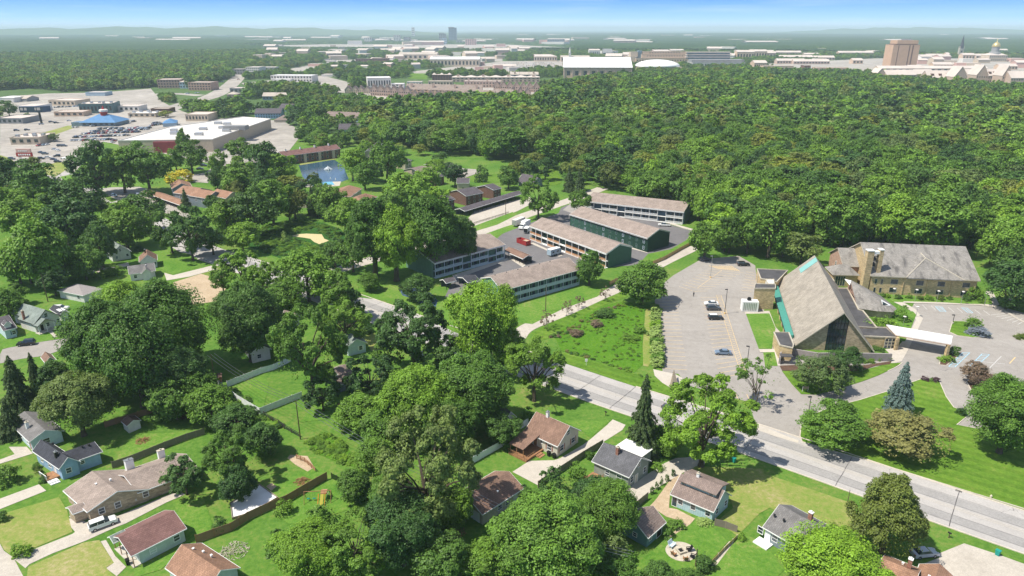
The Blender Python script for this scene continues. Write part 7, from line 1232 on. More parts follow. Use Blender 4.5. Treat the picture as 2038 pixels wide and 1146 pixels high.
# upper left woods, tree belts of the middle distance and the wooded suburbs out to three kilometres
for pl, sp_, h_, sd_ in (([(-300, 182), (0, 180), (60, 176), (130, 184), (330, 173), (385, 180), (455, 155), (470, 143), (640, 122), (640, 100), (-300, 100)], 11, 14, 61), ([(180, 208), (200, 190), (345, 194), (350, 204), (340, 210), (200, 208)], 8, 8, 62), ([(500, 168), (560, 160), (700, 160), (740, 172), (700, 186), (560, 190), (480, 200)], 11, 12, 63), ([(-100, 240), (0, 215), (30, 215), (30, 240), (-60, 250)], 14, 10, 64),
        ([(560, 205), (700, 205), (760, 215), (900, 212), (1070, 212), (1070, 225), (740, 240), (560, 210)], 10, 12, 65), ([(1070, 180), (1140, 172), (1220, 160), (1480, 150), (1540, 150), (1740, 165), (1860, 172), (2100, 190), (2100, 212), (1740, 190), (1480, 165), (1140, 182), (1080, 222)], 11, 14, 66)):
    q = scatter(pl, sp_, sd_, 3, 3000); F1.append(np.c_[q, np.zeros(len(q))]); H1.append(h_*rs.uniform(.75, 1.2, len(q)))
big = np.array([(-2600, 1350), (2600, 1350), (2600, 3100), (-2600, 3100)]); q = scatter(big, 13, 70, 3, 3050, 1400); F1.append(np.c_[q, np.zeros(len(q))]); H1.append(11*rs.uniform(.7, 1.25, len(q)))
F1 = np.vstack(F1); H1 = np.concatenate(H1); print('far trees', len(F1)); gn_forest('far_woods', F1, mk(H1)*np.array([1.15, 1.15, 1]), src_objs('far', 9), 'wooded suburbs and tree belts stretching back between the town roofs')
def plants(name, pl, sp_, lo, hi, mats, label, seed, hole=None):
    q = scatter(pl, sp_, seed, -1) if False else None; P = np.array([tuple(G(p)) for p in pl]); r2 = np.random.RandomState(seed); a, b = P.min(0), P.max(0); n = int((b-a).prod()/sp_**2); Q_ = r2.uniform(a, b, (n, 2)); Q_ = Q_[inpoly(Q_, P)]; Q_ = Q_[~inpoly(Q_, [tuple(G(p)) for p in hole])] if hole else Q_; s_ = r2.uniform(lo, hi, len(Q_)); src = []
    for i, mt in enumerate(mats): me = TP['bush'][0][i % 3].copy(); me.materials.clear(); me.materials.append(MATS[mt]); src.append(bpy.data.objects.new('clump', me))
    gn_forest(name, np.c_[Q_, np.full(len(Q_), .05)], np.stack([s_, s_, s_*r2.uniform(.25, .6, len(Q_))], 1)/10, src, label)
plants('marsh_plants', [(1112, 670), (1150, 640), (1190, 615), (1236, 602), (1280, 606), (1279, 640), (1276, 690), (1282, 718), (1260, 738), (1165, 708), (1119, 694)], 1.9, .4, 1.2, (B_, B_, M_, B_), 'rough bright marsh plants filling the basin beside the church car park', 1)
plants('marsh_plants', B1(0, 760, 50, 700, 180, 650, 380, 625, 560, 650, 690, 700, 750, 800, 740, 940, 640, 980, 350, 950, 60, 850), 1.5, .8, 2.6, (M_, D_, M_, B_), 'dark cattails in the marsh below the salmon roofs', 2, B1(280, 745, 430, 700, 570, 725, 630, 780, 530, 830, 440, 800))
plants('ground_cover', D1(400, 150, 520, 90, 620, 110, 780, 260, 780, 340, 640, 300, 480, 230), 1.0, .8, 2.2, (B_, B_, M_), 'bright vines sprawling under the overhead wires', 3)
plants('undergrowth', [(395, 770), (450, 765), (525, 820), (560, 850), (500, 850), (430, 820)], 1.4, .9, 2.6, (M_, B_, D_), 'tangled vines in the thicket left of the vinyl fence', 4)
plants('weeds', C2(1040, 720, 1150, 730, 1190, 790, 1240, 850, 1130, 820), 1.4, .3, .8, (M_, B_), 'weeds on the verge before the gravel pad', 5)
plants('wild_border', C2(440, 560, 640, 592, 850, 668, 1000, 712, 990, 690, 860, 650, 640, 570, 480, 540), 1.1, .5, 1.6, (M_, B_, D_, 'leaf_rust'), 'wild border along the lower rim of the basin', 6)
plants('wild_border', C2(250, 450, 470, 390, 760, 225, 900, 180, 960, 190, 760, 270, 560, 380, 440, 440), 1.1, .5, 1.7, (M_, O_, D_, 'leaf_rust', 'leaf_brown'), 'wild brownish border along the upper rim of the basin', 7)
# rolling canopy beyond three kilometres
r_ = [2950.]
while r_[-1] < 15000: r_.append(r_[-1]+9+(r_[-1]-2900)*.0065)
r_ = np.array(r_); th = np.linspace(R(-41), R(41), 1000); RR, TT = np.meshgrid(r_, th, indexing='ij'); RR = RR+np.random.RandomState(5).uniform(-3, 3, RR.shape); X = RR*np.sin(TT); Y = RR*np.cos(TT)
def worley(X, Y, c):
    ix = np.floor(X/c).astype(np.int64); iy = np.floor(Y/c).astype(np.int64); best = np.full(X.shape, 9.)
    for a in (-1, 0, 1):
        for b in (-1, 0, 1):
            jx, jy = ix+a, iy+b; hsh = (jx*73856093 ^ jy*19349663) & 0xffffff; u = (hsh % 1013)/1013.; v = ((hsh//1013) % 991)/991.; s_ = .8+.5*((hsh//7) % 97)/97.
            d = np.hypot(X/c-jx-u, Y/c-jy-v)/s_; best = np.minimum(best, d)
    return best
Z = 5+9*np.sqrt(np.clip(1-(worley(X, Y, 14.)/.85)**2, 0, 1))+2.5*np.sin(X/170.)*np.sin(Y/230.)+4*np.sin(X/900.+1)*np.sin(Y/1100.)
msk = np.ones(X.shape, bool).ravel(); PP = np.c_[X.ravel(), Y.ravel()]
for e in EXCL:
    E_ = np.array([(p[0], p[1]) for p in e]); lo, hi = E_.min(0), E_.max(0)
    if hi[1] < 2500: continue
    idx = np.where((PP[:, 0] > lo[0]) & (PP[:, 0] < hi[0]) & (PP[:, 1] > lo[1]) & (PP[:, 1] < hi[1]))[0]
    if len(idx): msk[idx[inpoly(PP[idx], E_)]] = False
Z = np.where(msk.reshape(Z.shape), Z, -.5); n0, n1 = X.shape; me = bpy.data.meshes.new('canopy'); me.vertices.add(n0*n1); me.vertices.foreach_set('co', np.stack([X, Y, Z], -1).astype(np.float32).ravel())
i, j = np.meshgrid(np.arange(n0-1), np.arange(n1-1), indexing='ij'); q = np.stack([i*n1+j, i*n1+j+1, (i+1)*n1+j+1, (i+1)*n1+j], -1).reshape(-1, 4)[:, ::-1].astype(np.int32); nf = len(q)
me.loops.add(nf*4); me.loops.foreach_set('vertex_index', q.ravel()); me.polygons.add(nf); me.polygons.foreach_set('loop_start', np.arange(nf, dtype=np.int32)*4); me.update()
m, t, b = nm('canopy'); v = coord(t); f1 = noise(t, v, .07, 3); f2 = noise(t, v, .004, 3); col = ramp(t, f1, [(.3, (.014, .035, .014)), (.5, (.035, .07, .022)), (.7, (.07, .115, .035))]); col = mixc(t, 1.0, col, ramp(t, f2, [(.35, (.75, .85, .85)), (.65, (1.2, 1.15, .95))]), 'MULTIPLY'); t.links.new(col, b.inputs['Base Color']); b.inputs['Roughness'].default_value = .9; b.inputs['Specular IOR Level'].default_value = .05
me.materials.append(m); o = bpy.data.objects.new('far_woods', me); COL.objects.link(o); tag(o, 'hazy continuous tree canopy reaching to the horizon', 'woods', kind='stuff')
# ================================================================= VEHICLES
def paint(name, c): 
    if name not in MATS:
        m, t, b = nm(name); b.inputs['Base Color'].default_value = (*c, 1); b.inputs['Roughness'].default_value = .28; b.inputs['Coat Weight'].default_value = .6; b.inputs['Specular IOR Level'].default_value = .5
    return name
PC = {'white': (.78, .78, .76), 'black': (.012, .013, .016), 'dark blue': (.02, .035, .08), 'silver': (.45, .47, .50), 'dark grey': (.06, .065, .075), 'red': (.35, .03, .03), 'light blue': (.30, .42, .55), 'tan': (.45, .40, .32), 'steel': (.16, .22, .30)}
for k, c in PC.items(): paint('paint_'+k.replace(' ', '_'), c)
def carshape(kind):
    """side profile: body (x,z) and cabin (x,z); length along x, nose at +x"""
    if kind == 'sedan': return 4.7, .9, [(-2.35, .35), (-2.35, .85), (-2.2, .98), (-1.55, 1.02), (1.0, .98), (2.1, .80), (2.35, .62), (2.35, .35)], [(-1.75, 1.0), (-1.05, 1.43), (.25, 1.45), (1.05, .98)]
    if kind == 'suv': return 4.8, .95, [(-2.38, .42), (-2.4, 1.0), (-2.3, 1.12), (1.1, 1.10), (2.2, .98), (2.38, .75), (2.38, .42)], [(-2.28, 1.1), (-2.0, 1.74), (.3, 1.76), (1.15, 1.08)]
    if kind == 'pickup': return 5.7, .98, [(-2.85, .5), (-2.85, 1.08), (1.3, 1.10), (2.65, 1.0), (2.85, .8), (2.85, .5)], [(-.75, 1.08), (-.6, 1.82), (.7, 1.84), (1.4, 1.08)]
def car_mesh(kind, simple=False):
    L_, hw, body, cab = carshape(kind); m = MB(); parts = {}
    def loft(pr, w0, w1, zlo, zhi):
        mb = MB(); n = len(pr); f = lambda z: w0+(w1-w0)*max(0, min(1, (z-zlo)/(zhi-zlo))); mb.add([(x, -f(z), z) for x, z in pr]+[(x, f(z), z) for x, z in pr], [tuple(range(n))[::-1], tuple(range(n, 2*n))]+[(i, (i+1) % n, n+(i+1) % n, n+i) for i in range(n)]); return mb
    parts['body'] = loft(body[::-1], hw, hw*.93, .6, 1.1); z0, z1 = cab[0][1], max(z for x, z in cab); parts['glasshouse'] = loft([(x*1.0, z) for x, z in cab][::-1], hw*.9, hw*.72, z0, z1)
    rf = MB(); xs = sorted(x for x, z in cab if z > z1-.06); rf.box(xs[0]-.05, xs[-1]+.05, -hw*.74, hw*.74, z1-.03, z1+.035); parts['roof'] = rf
    return parts, L_, hw
def wheel_mb(r=.33):
    m = MB(); m.add([(r*math.cos(6.283*i/14), y, r*math.sin(6.283*i/14)) for y in (-.11, .11) for i in range(14)], [tuple(range(14)), tuple(range(14, 28))[::-1]]+[((i+1) % 14, i, 14+i, 14+(i+1) % 14) for i in range(14)]); return m
def make_car(kind, label, color, roofc=None, name='car', group=None):
    r = tag(empty({'pickup': 'pickup_truck', 'suv': 'suv'}.get(kind, 'car'), 0, 0), label, {'pickup': 'pickup truck', 'suv': 'suv'}.get(kind, 'car'), group); r['kind'] = 'thing'; parts, L_, hw = car_mesh(kind); pm = 'paint_'+color.replace(' ', '_')
    b = parts['body'].build('body', pm, r); parts['glasshouse'].build('windows', 'glass', r); parts['roof'].build('roof', 'paint_'+roofc if roofc else pm, r)
    for sx_ in (-1, 1):
        for sy in (-1, 1): w_ = wheel_mb().build('wheel', 'tyre', r, (sx_*L_*.31, sy*(hw-.09), .33)); m = MB(); m.box(-.17, .17, sy*.112, sy*.125, -.17, .17); m.build('hubcap', 'hub', w_)
    for sy in (-1, 1):
        m = MB(); m.box(L_/2-.06, L_/2+.012, sy*hw*.62-.2, sy*hw*.62+.2, .62, .76); m.build('headlight', 'white_paint', r); m = MB(); m.box(-L_/2-.015, -L_/2+.05, sy*hw*.68-.16, sy*hw*.68+.16, .72, .92); m.build('tail_light', 'red', r)
    if kind != 'sedan' :
        m = MB(); [m.box(x, x+.09, sy*hw*.9-.01, sy*hw*.9+.012, 1.1, 1.5) for x in (-.9, .2) for sy in (-1, 1)]; m.build('pillar', pm, r)
    if kind == 'pickup': m = MB(); m.box(-2.7, -.85, -hw*.8, hw*.8, 1.101, 1.115); m.build('bed', 'black', r)
    return r
def put(r, rear, front, z=.0):
    a, b = G(rear), G(front); r.location = ((a.x+b.x)/2, (a.y+b.y)/2, z); r.rotation_euler = (0, 0, math.atan2(b.y-a.y, b.x-a.x)); return r
put(make_car('suv', 'white suv parked in the drive between the stone house and the pale green house', 'white'), D0(690, 805), D0(850, 745), .05); put(make_car('sedan', 'silver sedan parked on the cracked concrete at the bottom right', 'silver'), D3(1110, 1005), D3(1290, 985), .06)
put(make_car('sedan', 'white sedan, uppermost of the three parked together in the church lot', 'white'), C2(1680, 185), C2(1575, 183), .05); put(make_car('suv', 'dark grey suv, middle of the three parked together in the church lot', 'dark grey'), C2(1595, 222), C2(1695, 222), .05); put(make_car('suv', 'black car with white roof, lowest of the three in the church lot', 'black', 'white'), C2(1612, 295), C2(1710, 295), .05)
put(make_car('sedan', 'steel grey sedan parked alone beside the hatched walkway', 'steel'), C2(1782, 570), C2(1655, 565), .05); put(make_car('sedan', 'dark sedan driving on the main road beside the fir', 'dark grey'), C2(1260, 990), C2(1370, 1030), .09); put(make_car('suv', 'black suv parked on the left street before the sage-roofed house', 'black'), C0(290, 488), C0(125, 505), .07)
put(make_car('suv', 'dark suv parked at the top edge of the church lot under the trees', 'dark blue'), B2(1558, 938), B2(1600, 935), .05); put(make_car('suv', 'second dark suv at the top of the church lot, nearer the flat-roofed wing', 'black'), B2(1852, 975), B2(1905, 975), .05); put(make_car('pickup', 'white pickup parked before the white apartment block', 'white'), B2(1310, 668), B2(1212, 664), .07)
put(make_car('pickup', 'silver pickup parked behind the white cottage', 'silver'), B0(735, 1035), B0(610, 1062), .05); put(make_car('suv', 'dark suv parked above the silver pickup', 'dark grey'), B0(785, 1010), B0(718, 1015), .05); put(make_car('sedan', 'light blue car at the mouth of the shaded car park', 'light blue'), B0(865, 425), B0(912, 440), .09)
put(make_car('suv', 'white car half in tree shade beside the orange carport', 'white'), B0(1062, 430), B0(1098, 440), .09); put(make_car('suv', 'white suv under the twisted tree by the pale blue house', 'white'), C1(1270, 600), C1(1345, 575), .05); put(make_car('suv', 'white car parked by the dark garage with the white roof patch', 'white'), C0(455, 225), C0(500, 222), .05); put(make_car('sedan', 'white car in the small court below the woods', 'white'), B1(1540, 248), B1(1582, 245), .08)
# box truck, trailers, rubbish container
def boxv(name, label, cat, rear, front, parts, z=.06):
    r = tag(empty(name, 0, 0), label, cat); r['kind'] = 'thing'
    for pn, bxs, mt in parts: m = MB(); [m.box(*b) for b in bxs]; m.build(pn, mt, r)
    return put(r, rear, front, z)
def wheels(r, xs, hw, rr=.42):
    for x in xs:
        for sy in (-1, 1): wheel_mb(rr).build('wheel', 'tyre', r, (x, sy*hw, rr))
r = boxv('box_truck', 'white box truck parked beside the orange-balconied block', 'truck', B2(205, 665), B2(135, 700), [('cargo_box', [(-4, 1.3, -1.2, 1.2, .9, 3.5)], 'white_trim'), ('cab', [(1.35, 3.9, -1.1, 1.1, .6, 1.5), (1.35, 2.7, -1.0, 1.0, 1.51, 2.5)], 'white_trim'), ('windscreen', [(2.705, 2.75, -.9, .9, 1.6, 2.35)], 'glass'), ('chassis', [(-4, 3.7, -.9, .9, .45, .89)], 'black')]); wheels(r, (-2.6, 2.7), .95)
r = boxv('cargo_trailer', 'long tan cargo trailer beside the white box truck', 'trailer', B2(75, 680), B2(175, 640), [('box', [(-4, 4, -1.2, 1.2, .8, 3.4)], 'warm_white'), ('chassis', [(-3.6, 5.2, -.3, .3, .5, .79)], 'black'), ('rear_door', [(-4.06, -4.005, -1.1, 1.1, .9, 3.3)], 'metal')]); wheels(r, (-1, .1), 1.1)
r = boxv('cargo_trailer', 'white cargo trailer standing in the lot before the white apartment block', 'trailer', B2(960, 575), B2(1005, 570), [('box', [(-3, 3, -1.1, 1.1, .7, 3.2)], 'white_trim'), ('chassis', [(-2.8, 4.0, -.2, .2, .4, .69)], 'black')]); wheels(r, (-.5, .5), 1.0)
r = boxv('cargo_trailer', 'small white trailer with open dark end by the orange balconies', 'trailer', B2(172, 735), B2(205, 700), [('box', [(-2.2, 2.2, -1.0, 1.0, .6, 2.6)], 'white_trim'), ('opening_shade', [(-2.26, -2.205, -.9, .9, .7, 2.4)], 'black')]); wheels(r, (0,), 1.0)  # black plate on the closed box paints the unlit inside of its end
r = boxv('camper_trailer', 'pale camper trailer parked at the end of the orange-balconied block', 'caravan', B2(358, 905), B2(445, 880), [('body', [(-3, 2.6, -1.15, 1.15, .6, 2.9), (2.6, 3.2, -1.1, 1.1, .6, 2.2)], 'pale_blue_wall'), ('roof', [(-3.05, 2.65, -1.2, 1.2, 2.905, 3.0)], 'white_trim'), ('window', [(-2.0, -1.0, -1.19, -1.155, 1.5, 2.1), (.4, 1.6, -1.19, -1.155, 1.5, 2.1)], 'glass'), ('hitch', [(3.2, 4.4, -.08, .08, .45, .55)], 'black')]); wheels(r, (-.6, .4), 1.1, .36)
g = G(B2(165, 805)); r = tag(empty('rubbish_container', g.x, g.y, R(-52), .06), 'long red open rubbish container in the apartment car park', 'skip'); m = MB(); m.box(-3.4, 3.4, -1.25, -1.12, .1, 2.1); m.box(-3.4, 3.4, 1.12, 1.25, .1, 2.1); m.box(-3.4, -3.27, -1.12, 1.12, .1, 2.1); m.box(3.27, 3.4, -1.12, 1.12, .1, 2.1); m.box(-3.27, 3.27, -1.12, 1.12, .1, .25); m.build('container', 'red', r); m = MB(); [m.box(-3.2+i*.8, -3.08+i*.8, -1.34, -1.255, .2, 2.0) for i in range(9)]; m.box(-3.45, 3.45, -1.32, -1.255, 2.0, 2.12); m.build('ribs', 'dull_red', r); m = MB(); m.box(.3, 3.2, -1.1, 1.1, .26, 1.9); m.build('rubble', 'dirt', r)
for x, y, lb in ((1602, 285, 'left'), (1640, 285, 'right')): g = G(B1(x, y)); m = MB(); m.add([(sx_*w_, sy*d_, z_) for z_, w_, d_ in ((0, 1.1, .8), (1.3, 1.2, .95)) for sx_, sy in ((-1, -1), (1, -1), (1, 1), (-1, 1))], [(3, 2, 1, 0), (4, 5, 6, 7), (0, 1, 5, 4), (1, 2, 6, 5), (2, 3, 7, 6), (3, 0, 4, 7)]); o = m.build('dumpster', 'black', None, (g.x, g.y, .07)); tag(o, f'black dumpster in the small court, {lb} one of two', 'dumpster')
# ---- far parked cars: small, one mesh each, shared shapes
CM = {}
def small_car(col):
    if col not in CM:
        kind = 'suv' if col in ('black', 'dark grey', 'red') else 'sedan'; parts, L_, hw = car_mesh(kind); m = MB()
        for i, k in enumerate(('body', 'glasshouse', 'roof')):
            o_ = len(m.v); m.v += parts[k].v; m.f += [[o_+q for q in f] for f in parts[k].f]; m.m += [(0, 1, 0)[i]]*len(parts[k].f)
        m.cur = 2; [m.box(sx_*L_*.31-.33, sx_*L_*.31+.33, sy*(hw-.1)-.11, sy*(hw-.1)+.11, 0, .6) for sx_ in (-1, 1) for sy in (-1, 1)]
        o = m.build('parked_car', ['paint_'+col.replace(' ', '_'), 'glass', 'tyre']); CM[col] = o.data; bpy.data.objects.remove(o)
    return CM[col]
cols = ['white', 'white', 'silver', 'silver', 'dark grey', 'black', 'dark blue', 'red', 'tan', 'light blue', 'black']
def pcar(p, ang, label, group, col=None, s_=1.0):
    c = col or rnd.choice(cols); o = bpy.data.objects.new('parked_car', small_car(c)); COL.objects.link(o); o.location = (p[0], p[1], .12); o.rotation_euler = (0, 0, ang); o.scale = (s_,)*3; tag(o, f'{c} {label}', 'car', group)
def prow(t_, a, b, n, ang, label, group, skip=.12):
    A, B2_ = G(t_(*a)), G(t_(*b))
    for i in range(n):
        if rnd.random() > skip: p = A.lerp(B2_, (i+.5)/n); pcar((p.x+rnd.uniform(-.3, .3), p.y+rnd.uniform(-.5, .5)), ang+rnd.uniform(-.06, .06)+(math.pi if rnd.random() < .4 else 0), label, group)
GP = 'cars packed in the lot beside the big white store'
for i, (a, b, n) in enumerate((((560, 1100), (880, 1090), 17), ((575, 1075), (1010, 1058), 24), ((640, 1048), (1090, 1032), 24), ((700, 1028), (1160, 1012), 24), ((760, 1008), (1180, 1000), 20), ((870, 1118), (905, 1095), 3))): prow(A0, a, b, n, R(75), f'car in row {["one", "two", "three", "four", "five", "six"][i]} from the front of the packed store lot', GP, .06)
for i, (a, b, n) in enumerate((((1170, 985), (1260, 972), 6), ((1175, 970), (1250, 958), 5), ((920, 955), (1060, 950), 6))): prow(A0, a, b, n, R(80), 'car standing between the blue-roofed restaurant and the store', 'cars behind the packed store lot')
for i, (a, b, n, ph) in enumerate((((500, 1000), (760, 985), 9, 'car parked in front of the blue-roofed restaurant'), ((900, 920), (1300, 900), 12, 'car parked before the brick shops at the back of the strip'), ((300, 1140), (380, 1130), 5, 'car beside the tan restaurant'), ((10, 930), (220, 925), 7, 'car in front of the white-roofed grey shop'), ((350, 845), (620, 830), 9, 'car parked behind the billboard'), ((1400, 735), (1560, 725), 8, 'car below the brick blocks on the avenue'))): prow(A0, a, b, n, R(80), ph, ph.replace('car', 'cars', 1), .25)
for t_, x, y, c, a in ((A0, 130, 1022, 'black', 30), (A0, 212, 1018, 'black', 32), (A0, 322, 972, 'silver', 35), (A0, 440, 962, 'black', 35), (A0, 540, 945, 'white', 25), (A0, 400, 955, 'dark grey', 33), (A0, 1600, 700, 'white', 50), (A0, 1650, 690, 'black', 50), (A0, 1740, 640, 'silver', 52), (A0, 1860, 620, 'red', 52)): p = G(t_(x, y)); pcar((p.x, p.y), R(a), 'car driving along the wide avenue of the shopping strip', 'cars driving on the avenue', c)
for t_, x, y, c, a in ((B0, 320, 97, 'dark blue', -20), (B0, 352, 107, 'dark grey', 0), (B0, 322, 145, 'black', 10), (B0, 372, 135, 'white', 10), (B0, 418, 150, 'dark blue', -10), (B0, 452, 170, 'black', 5), (B0, 425, 72, 'silver', -20), (B0, 450, 80, 'white', 160), (B0, 470, 45, 'black', 5), (B0, 500, 45, 'dark grey', 5), (B0, 445, 125, 'black', 200), (B0, 92, 147, 'dark grey', 0), (B0, 1590, 200, 'black', 0), (B0, 1560, 225, 'dark blue', 10)): p = G(t_(x, y)); pcar((p.x, p.y), R(a), f'car in the open lot right of the red pylon sign, {["near", "middle", "back"][min(2, int(max(0, 170-y)//45))]} part', 'cars scattered in the open lot by the pylon sign', c)
for i in range(7): prow(A2, (-60+i*12, 545-i*10), (450-i*12, 540-i*10), 30, R(85), 'car in the crowded car park left of the white arena', 'cars crowding the stadium car park', .15) if i < 6 else None
prow(A3, (1880, 690), (2038, 690), 7, R(80), 'car before the last brick hall at the right edge', 'cars before the last brick hall', .1)
# ================================================================= FENCES, POLES, WIRES
def fence(label, pts, h_, mat, post='wood_grey', sec=2.4, pw=.12, name='fence', cat='fence', th=.05, rails=False, px=True):
    P = [G(p) if px else Vector(p) for p in pts]; r = tag(empty(name, P[0].x, P[0].y), label, cat); r['kind'] = 'thing'; O = P[0]
    for i in range(len(P)-1):
        d = P[i+1]-P[i]; n = max(1, round(d.length/sec)); a = math.atan2(d.y, d.x)
        for k in range(n):
            s = P[i].lerp(P[i+1], k/n)-O; L_ = d.length/n; m = MB()
            if rails: [m.box(pw/2, L_-pw/2, -.04, .04, z, z+.12) for z in (h_*.3, h_*.6, h_*.88)]
            else: m.box(pw/2, L_-pw/2, -th/2, th/2, .05, h_-.05)
            m.build('rail' if rails else 'panel', mat, r, (s.x, s.y, 0), a); m = MB(); m.box(-pw/2, pw/2, -pw/2, pw/2, 0, h_+.06); m.build('post', post, r, (s.x, s.y, 0), a)
    return r
siding('vinyl_fence', (.78, .82, .83), .18, True, .85); siding('board_fence', (.30, .19, .11), .15, True, .6); siding('old_board_fence', (.22, .19, .15), .15, True, .65); siding('reed_fence', (.42, .31, .14), .2, True, .7)
fence('upper run of the pale vinyl yard fence, from the tiny playhouse to the twin-trunked tree', C0(1775, 825, 2040, 718)+C1(180, 690, 310, 625), 1.8, 'vinyl_fence', 'white_trim'); fence('long side of the pale vinyl yard fence with a corner beside the overhead wires', C0(1705, 812, 1850, 930, 2000, 1020)+C1(70, 1036, 240, 968, 400, 905), 1.8, 'vinyl_fence', 'white_trim')
fence('white vinyl fence running up to the deck of the cape house', D1(1590, 345, 1730, 265, 1870, 185)+D2(110, 70, 195, 15), 1.8, 'vinyl_fence', 'white_trim'); fence('tall brown board fence below the concrete slab', D0(1465, 905, 1600, 855, 1725, 812, 1850, 730, 1947, 685)+D1(210, 625, 270, 600, 420, 510, 570, 425), 1.9, 'board_fence', 'wood')
fence('old grey board fence behind the chimneys of the stone house', D0(840, 345, 1000, 290, 1230, 195, 1400, 130, 1530, 90), 1.7, 'old_board_fence'); fence('short dark rail fence on the sandy patch', D1(340, 275, 400, 300, 450, 345, 480, 375), 1.2, 'wood', 'wood', 1.6, rails=True); fence('faint brown board fence behind the white garden shed', C0(820, 1140, 1080, 1060, 1350, 975), 1.6, 'board_fence', 'wood')
fence('dark board fence between the curved drive and the grey-green house', D2(265, 490, 380, 410, 480, 345, 600, 265, 750, 175), 1.7, 'old_board_fence'); fence('short dark fence at the end of the drive above the teal garage', D2(1000, 640, 1085, 570), 1.7, 'old_board_fence'); fence('grey board fence off the corner of the light blue house', D2(1580, 770, 1660, 790, 1750, 825), 1.6, 'old_board_fence'); fence('low yellowish picket fence along the brick path', D2(1745, 870, 1650, 960, 1560, 1055), .9, 'reed_fence', 'cream', 1.8)
fence('tan reed fence along the access road beside the green block', B2(1175, 965, 1260, 930, 1400, 850, 1495, 800), 1.6, 'reed_fence', 'wood'); fence('short tan reed fence at the lower end of the apartment lawn', B2(835, 1130, 880, 1105, 925, 1085), 1.6, 'reed_fence', 'wood'); fence('wire fence with green posts beside the swing set yard', D1(600, 420, 680, 460, 745, 515), 1.4, 'leaf_dark', 'dark_metal', 1.5)
fence('thin dark post fence down the back lawns left of the utility pole', C1(100, 1050, 165, 1090, 215, 1115)+D1(245, 50, 300, 80, 360, 115), 1.3, 'dark_metal', 'pole_wood', 2.5, rails=True); fence('low pale wall along the court left of the car port lawn', B1(1735, 650, 1880, 605, 2010, 565), .9, 'wood_grey', 'metal', 2.5, rails=True)
r = tag(empty('slab_edge', *G(sp[0])[:2]), 'timber boards edging the pale concrete slab', 'edging'); m = MB(); ribbon(m, [G(p)-G(sp[0]) for p in sp], .18, 0, True, .55); m.build('board', 'wood_grey', r)
def pole(label, base, top_y, r0=.16, arm=0, mat='pole_wood', name='utility_pole', cat='utility pole', kind='util', rz=0):
    g = G(base); hh = max(3, zat(g.x, g.y, top_y)); r = tag(empty(name, g.x, g.y, rz), label, cat); r['kind'] = 'thing'; m = MB(); m.tube((0, 0, 0), (0, 0, hh), r0, r0*.65, 8); m.build('pole', mat, r)
    if kind == 'util' and arm: m = MB(); m.box(-arm, arm, -.07, .07, hh-.9, hh-.75); c = m.build('crossarm', mat, r); m = MB(); [m.lathe([(.06, hh-.75), (.08, hh-.6), (.03, hh-.5)], 6, (x, 0)) for x in (-arm*.9, -arm*.3, arm*.3, arm*.9)]; m.build('insulators', 'hub', c)
    if kind == 'box': m = MB(); m.box(-.75, .1, -.2, .2, hh-.05, hh+.15); m.build('lamp_head', mat, r); m = MB(); m.lathe([(.32, 0), (.32, .5), (.2, .55)], 10); m.build('footing', 'yellow_paint' if 'lot' in label else 'concrete', r)
    if kind == 'globe': m = MB(); m.lathe([(.12, hh), (.42, hh+.1), (.5, hh+.3), (.3, hh+.42), (.05, hh+.46)], 12); m.build('lamp_head', 'warm_white', r)
    return r, Vector((g.x, g.y, hh))
for lb, b_, t_ in (('dark box lamp beside the three parked cars in the church lot', C2(1733, 252), C2(0, 62)[1]), ('dark box lamp at the lower end of the hatched strip in the church lot', C2(1900, 705), C2(0, 508)[1]), ('tall pale box lamp at the top of the church lot', B2(1622, 1068), B2(0, 900)[1]), ('dark box lamp at the lower mouth of the church drive', C3(338, 1140), C3(0, 900)[1]), ('dark lamp on the drive island', C3(1480, 330), C3(0, 290)[1])): pole(lb, b_, t_, .11, mat='dark_metal' if 'pale' not in lb else 'metal', name='street_lamp', cat='lamp post', kind='box', rz=rnd.uniform(-.5, .5))
for i, (x, y, t_) in enumerate(((1012, 140, 62), (1185, 155, 70), (1355, 165, 80), (1543, 180, 85), (1727, 190, 98), (1195, 275, 203), (1093, 352, 280), (1910, 225, 140), (1975, 165, 100))): pole(['leftmost pale globe lamp before the long hall', 'second pale globe lamp before the long hall', 'third pale globe lamp before the long hall', 'fourth pale globe lamp before the long hall', 'fifth pale globe lamp before the long hall', 'globe lamp at the bend of the walkway', 'globe lamp in the shrubs behind the white canopy', 'globe lamp under the dark tree at the right', 'globe lamp at the back of the right-hand woods edge'][i], C3(x, y), C3(0, t_)[1], .07, mat='metal', name='street_lamp', cat='lamp post', kind='globe')
pu = {}
for k, lb, b_, t_, ar in (('a', 'utility pole on the back lawn carrying the long overhead wires', D1(367, 128), C1(0, 925)[1], 0), ('b', 'dark utility pole beside the rust-roofed garage', D1(1622, 695), D1(0, 518)[1], .9), ('c', 'short dark pole behind the fire pit', D2(1438, 1075), D2(0, 945)[1], 0), ('d', 'pale utility pole beside the barn clearing', B2(433, 215), B2(0, 108)[1], .8), ('e', 'utility pole with crossarm at the right end of the hall', B3(1662, 915), B3(0, 778)[1], 1.2), ('f', 'leaning dark pole on the lawn beyond the hall', B3(1765, 960), B3(0, 745)[1], 0), ('g', 'pale pole on the lawn before the nearest balcony block', C2(337, 235), C2(0, 30)[1], 0),
        ('h', 'utility pole in the woods above the hall', B3(985, 470), B3(0, 405)[1], 1.2), ('i', 'pole among trees behind the left street', C0(375, 160), C0(0, -60)[1], 0), ('j', 'pole at the side street by the long carport', B1(1985, 580), B1(0, 460)[1], 0), ('k', 'small dark post at the near kerb of the main road', D3(632, 600), D3(0, 558)[1], 0)): pu[k] = pole(lb, b_, t_, .15 if k != 'k' else .08, ar)[1]
